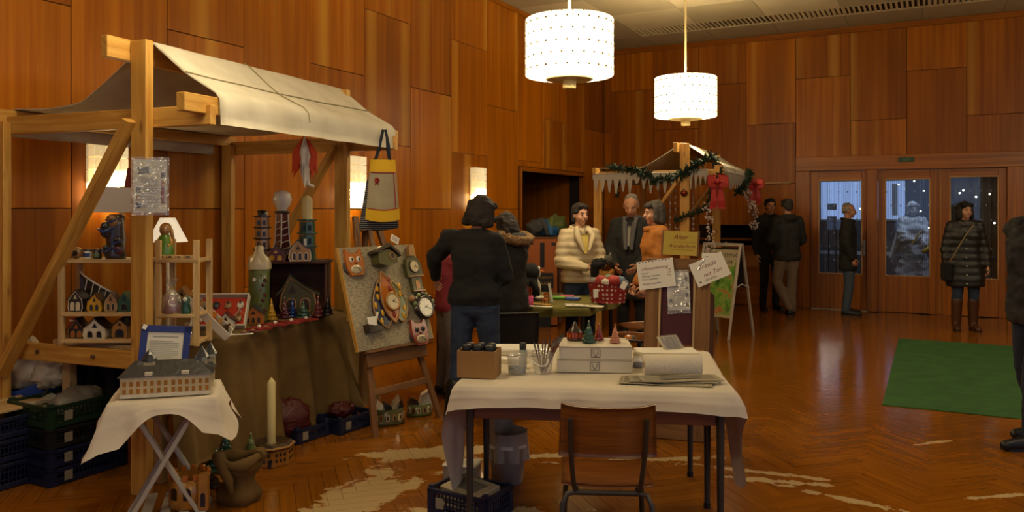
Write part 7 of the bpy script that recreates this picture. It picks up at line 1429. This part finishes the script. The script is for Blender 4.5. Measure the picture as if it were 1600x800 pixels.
b = B(HR_); b.ball((0, -.03, .04), (.095, .105, .105), 18, 12); obj('hood', remesh(b, .012, 2, .006, 18), MATS['cloak_grey'], p)
MP = Matrix.Translation(LF) @ Matrix.Rotation(rz(190), 4, 'Z'); yst = mat('straw_yellow', '#b89a3a', .8)
o = thing('figure_basket', 'small yellow bundle and white flower held by the cloaked figure', 'bundle', MP @ Vector((-.14, .36, .93)), 0); b = B(); b.tube([(-.10, 0, -.04), (.0, 0, .02), (.10, 0, .12)], [.03, .04, .025], 8); obj('bundle', b, yst, o); b = B(); [b.ball((.07 * cos(a) * .6 + .12, .0, .04 + .07 * sin(a) * .6), .025, 8, 6) for a in [k * 1.05 for k in range(6)]]; obj('flower', b, tagm, o)
o = thing('yellow_staff', 'short yellow stick held across the chest of the cloaked figure', 'stick', MP @ Vector((.05, .33, 1.10)), 0); b = B(); b.tube([(-.06, 0, -.08), (.06, 0, .12)], .014, 8); obj('stick', b, yst, o); b = B(); b.ball((.065, 0, .13), .02, 8, 6); obj('knob', b, yst, o)
# ================================================================ STALL 2 DECORATION
needle = mat('fir_needles', '#152a17', .8, var=.4, vs=50)
def P2(x, y, z): return M2 @ Vector((x, y, z))
def garland(label, pts, r=.075, dens=240, seedv=1):
    rg = random.Random(seedv); path = []
    for i in range(len(pts) - 1):
        for k in range(8): f = k / 8; path.append(Vector(pts[i]).lerp(Vector(pts[i + 1]), f) + Vector((0, 0, -.05 * sin(pi * f) * (pts[i + 1][2] == pts[i][2]))))
    path.append(Vector(pts[-1])); base = path[0].copy(); t = thing('fir_garland', label, 'garland', base, 0, 'fir garlands of the small stall'); path = [p - base for p in path]
    b = B(); b.tube(path, .012, 6); obj('stem', b, needle, t); b = B(); n = len(path) - 1; L = sum((path[i + 1] - path[i]).length for i in range(n)); cnt = int(dens * L)
    for k in range(cnt):
        f = rg.random() * n; i = min(int(f), n - 1); p = path[i].lerp(path[i + 1], f - i); d = Vector((rg.uniform(-1, 1), rg.uniform(-1, 1), rg.uniform(-1, 1))).normalized(); l = r * rg.uniform(.6, 1.3); sdv = d.cross(Vector((rg.uniform(-1, 1), rg.uniform(-1, 1), rg.uniform(-1, 1)))).normalized() * r * .16
        b.add([p - sdv, p + sdv, p + d * l + sdv * .6, p + d * l - sdv * .6], [(0, 1, 2, 3)])
    q = obj('needles', b, needle, t); q['kind'] = 'stuff'; return t
a2, b2, L2, zc2, zr2 = 1.15, .42, 2.3, 2.05, 2.45
y_ = -.09
garland('long fir garland along the crossbeam of the small stall', [P2(-.95, y_, zc2 + .11), P2(-.55, y_, zc2 + .04), P2(-.35, y_, zc2 - .08), P2(-.05, y_, zc2 - .02), P2(.15, y_, zc2 + .10), P2(.36, y_, zc2 + .22)], .085, 300, 1)
garland('fir garland hanging down beside the red bow of the small stall', [P2(.38, y_, zc2 + .20), P2(.45, y_, zc2 + .02), P2(.36, y_, zc2 - .20), P2(.30, y_, zc2 - .42), P2(.12, y_, zc2 - .50), P2(-.12, y_, zc2 - .58)], .065, 260, 2)
garland('fir garland at the right eave of the small stall', [P2(.50, 1.0, zc2 - .22), P2(.52, 1.4, zc2 - .10), P2(.52, 1.9, zc2 + .02), P2(.5, 2.25, zc2 + .12)], .075, 260, 3)
garland('short fir tuft hanging beneath the left beam of the small stall', [P2(-.9, .1, zc2 - .05), P2(-.92, .1, zc2 - .28)], .05, 300, 4)
# white icicle border and fringe
lace = mat('lace_white', '#a8a296', .85, var=.06)
def icicles(label, x0, x1, y, z, seedv, along='x'):
    rg = random.Random(seedv); p0 = P2(x0, y, z) if along == 'x' else P2(y, x0, z); t = thing('icicle_border', label, 'decoration', p0, rz(HD2), 'white icicle borders'); L = x1 - x0; pts = [(0, .05), (0, -.02)]; x = 0; n = max(4, int(L / .085))
    for k in range(n):
        xa, xb = L * k / n, L * (k + 1) / n; d = rg.uniform(.08, .21); pts += [(xa + .012, -.02), (xa + (xb - xa) * .38, -d), (xa + (xb - xa) * .55, -d - .008), (xb - .012, -.03)]
    pts += [(L, -.02), (L, .05)]; b = B(); 
    if along != 'x': b.m = Matrix.Rotation(pi / 2, 4, 'Z')
    b.prism(pts, -.006, .006); q = obj('fringe', b, lace, t); b = B()
    if along != 'x': b.m = Matrix.Rotation(pi / 2, 4, 'Z')
    b.tube([(0, 0, .05), (L, 0, .05)], .012, 6); obj('band', b, lace, t)
icicles('white icicle border under the crossbeam of the small stall', -1.2, -.1, -.062, zc2 - .03, 5); icicles('short white icicle border right of the ridge post', .06, .30, -.062, zc2 - .0, 6); icicles('white fringe along the right eave of the small stall', .15, 2.4, b2 + .085, zc2 - .02, 7, 'y')
redb = mat('bow_red', '#a01c14', .6, var=.1)
def bow(label, p, s):
    t = thing('red_bow', label, 'bow', p, rz(0), 'red ribbon bows')
    for sd in (-1, 1):
        b = B(); b.grid(lambda u, v: (sd * s * (.05 + .42 * sin(pi * u)), -.03 - .05 * sin(pi * u) + .03 * v, s * (.34 * (u - .5) + .30 * (v - .5) * (1 + .5 * sin(pi * u)))), 12, 5, .004); obj('loop', b, redb, t)
        b = B(); b.grid(lambda u, v: (sd * s * (.05 + .16 * u) + s * .34 * (v - .5), -.03 + .015 * sin(7 * u), -s * 1.25 * u), 12, 5, .004); obj('tail', b, redb, t)
    b = B(); b.ball((0, -.045, 0), (s * .1, .03, s * .12), 10, 8); obj('knot', b, redb, t)
bow('large red ribbon bow on the near corner of the small stall', P2(.42, -.14, zc2 - .10), .27); bow('smaller red ribbon bow at the far right eave of the small stall', P2(.58, 2.15, zc2 - .06), .25)
def spray(label, p, h, seedv, bend=.1):
    rg = random.Random(seedv); t = thing('white_berry_spray', label, 'decoration', p, rz(0), 'white berry sprays'); path = [Vector((bend * sin(2.2 * f), 0, -h * f)) for f in [k / 10 for k in range(11)]]; b = B(); b.tube(path, .005, 5); obj('stem', b, gl_dark, t); b = B()
    for k in range(90): f = rg.random(); q = Vector((bend * sin(2.2 * f), 0, -h * f)); b.ball(q + Vector((rg.uniform(-.055, .055), rg.uniform(-.05, .05), rg.uniform(-.04, .04))), rg.uniform(.009, .018), 6, 4)
    q = obj('berries', b, mat('berry_white', '#c2b2a8', .5, var=.1), t); q['kind'] = 'stuff'
spray('long white berry spray hanging before the ridge post stall front', P2(.30, -.14, zc2 - .36), .80, 3, .05); spray('shorter curved white berry spray at the right eave', P2(.54, 1.6, zc2 - .22), .50, 4, .12)
for x, y, z, m_, lb in ((.0, -.05, zc2 - .24, '#8a3a1c', 'copper bauble on the ridge post of the small stall'), (.30, 1.3, zc2 - .95, '#8a7a3c', 'gold bauble hanging beside the far post')):
    p = P2(x, y, z); t = thing('bauble', lb, 'bauble', p, 0, 'glass baubles'); b = B(); b.ball((0, 0, 0), .045, 16, 10); obj('ball', b, mat('bauble' + m_, m_, .15, .8, var=0), t); b = B(); b.cyl((0, 0, .042), (0, 0, .06), .012, n=8); obj('cap', b, bolt_m, t)
# strings of small stars hung inside
for k, (px, d) in enumerate(((1047, 10.6), (1055, 10.8), (1083, 10.9), (1030, 11.1))):
    z0, z1 = zat(285 + 5 * k, d), zat(375 - 8 * k, d); t = thing('bead_string', ['glittering bead string left of the ridge post', 'glittering bead string touching the ridge post', 'glittering bead string right of the ridge post', 'glittering bead string above the person in orange'][k], 'decoration', at(px, d, z1), 0, 'bead strings in the small stall'); b = B(); b.cyl((0, 0, 0), (0, 0, zc2 - z1), .0025, n=5); obj('thread', b, lace, t); b = B(); [b.ball((0, 0, .01 + (z0 - z1) * j / 8), .016, 6, 4) for j in range(9)]; q = obj('beads', b, mat('bead_glass', '#a8a49c', .15, var=0), t); q['kind'] = 'stuff'
# counter of the small stall
t = thing('stall_counter', 'plank counter inside the small stall', 'counter', P2(0, 0, 0), rz(HD2)); b = B(); b.box((-.5, 1.15, .80), (.8, 2.2, .03), .004); obj('top', b, pine, t)
for x in (-.85, -.15):
    for y in (.15, 2.15): b = B(); b.box((x, y, .39), (.06, .06, .78), .003); obj('leg', b, pine, t)
b = B(); b.box((-.1, 1.15, .5), (.02, 2.1, .5), .003); obj('front_board', b, mw, t)
# ================================================================ LOBBY DETAILS
strand = mat('strand_grey', '#7d8086', .6, var=.1); beadg = mat('strand_bead', '#d5dbe6', .15, var=0)
def string_curtain(label, x0, x1, y, seedv):
    rg = random.Random(seedv); t = thing('string_curtain', label, 'curtain', (0, y, 0), 0, 'beaded string curtains'); b = B(); n = int((x1 - x0) / .026)
    for k in range(n): x = x0 + (x1 - x0) * (k + .5) / n + rg.uniform(-.003, .003); b.box((x, rg.uniform(-.01, .01), 1.2), (.0045, .003, 2.2))
    q = obj('strands', b, strand, t); q['kind'] = 'stuff'; b = B(); m = int((x1 - x0) / .13)
    for k in range(m + 1):
        for j in range(9): b.ball((x0 + (x1 - x0) * (k + (j % 2) * .5) / (m + .5), -.012, .35 + .22 * j), (.008, .006, .018), 6, 4)
    q = obj('beads', b, beadg, t); q['kind'] = 'stuff'; b = B(); b.cyl((x0, 0, 2.3), (x1, 0, 2.3), .012, n=8); obj('rail', b, steel, t)
string_curtain('beaded string curtain behind the left glazed door', -1.66, -.92, YF + .16, 1); string_curtain('beaded string curtain behind the middle glazed door', -.68, .04, YF + .16, 2); string_curtain('dense beaded string curtain behind the right glazed door', .2, .95, YF + .16, 3)
cur = mat('curtain_taupe', '#6a6250', .9, var=.1)
t = thing('lobby_curtain', 'taupe pleated curtain hanging behind the right glazed door', 'curtain', (.62, YF + .42, 0)); b = B(); b.grid(lambda u, v: (-.45 + .9 * u, .03 * sin(u * 60), .012 + 2.34 * v), 120, 2, .004); obj('pleats', b, cur, t); b = B(); b.cyl((-.47, 0, 2.37), (.47, 0, 2.37), .015, n=8); obj('rod', b, steel, t)
fl = emit('fairy_bulb', (1, .9, .7), 9.0); fl.cycles.emission_sampling = 'NONE'
for k, (x, y, z) in enumerate(((-1.03, 15.2, 1.78), (-1.1, 15.4, 1.62), (-1.0, 15.6, 1.55), (-.1, 15.3, 1.92), (-.15, 15.5, 1.58), (-.02, 15.1, 1.30), (-.5, 15.8, 2.05), (-.25, 15.6, 2.1), (.4, YF + .30, 1.86), (.62, YF + .30, 1.80), (.80, YF + .30, 1.84), (.86, YF + .30, 1.40), (.3, YF + .30, 1.32), (.45, YF + .30, 1.9))):
    pl = ['first', 'second', 'third', 'fourth', 'fifth', 'sixth', 'seventh', 'eighth', 'ninth', 'tenth', 'eleventh', 'twelfth', 'thirteenth', 'fourteenth'][k]; t = thing('fairy_light', 'tiny fairy light glowing behind the door panes, %s from the left door' % pl, 'light', (x, y, z), 0, 'fairy lights in the lobby'); b = B(); b.ball((0, 0, 0), .014, 8, 6); obj('bulb', b, fl, t); b = B(); b.cyl((0, 0, .01), (0, 0, 2.88 - z), .002, n=5); obj('wire', b, strand, t)
t = thing('lantern_stand', 'dark two-lantern stand silhouetted in the left door pane', 'stand', at(1300, 15.2), rz(0)); b = B(); b.cyl((-.06, 0, 0), (-.06, 0, 1.35), .015, n=8); b.cyl((.08, 0, 0), (.08, 0, 1.3), .015, n=8); b.box((0, 0, .01), (.4, .3, .02), .004); obj('posts', b, cr_black, t)
for z in (1.42, 1.66): b = B(); b.lathe([(.08, -.06), (.09, -.05), (.09, .05), (.08, .06)], 10, (0, 0, z), smooth=False); obj('lantern', b, mw, t)
t = thing('lobby_bench', 'pale low bench top seen through the door panes', 'bench', (-1.2, 16.6, 0)); b = B(); b.box((0, 0, .78), (2.2, .4, .05), .006); obj('seat', b, MATS['frame_white'], t)
for x in (-.9, .9): b = B(); b.box((x, 0, .38), (.06, .36, .75), .004); obj('leg', b, lobby_m, t)
t = thing('clerestory_mullion', 'white window reveal board in the lobby window', 'board', (-.62, LB - .04, 1.38)); b = B(); b.box((0, 0, .42), (.10, .02, .62), .003); obj('board', b, MATS['frame_white'], t); b = B(); b.box((0, -.02, .02), (.5, .05, .03), .003); obj('sill', b, MATS['frame_white'], t)

bpy.data.scenes.remove(TMP)
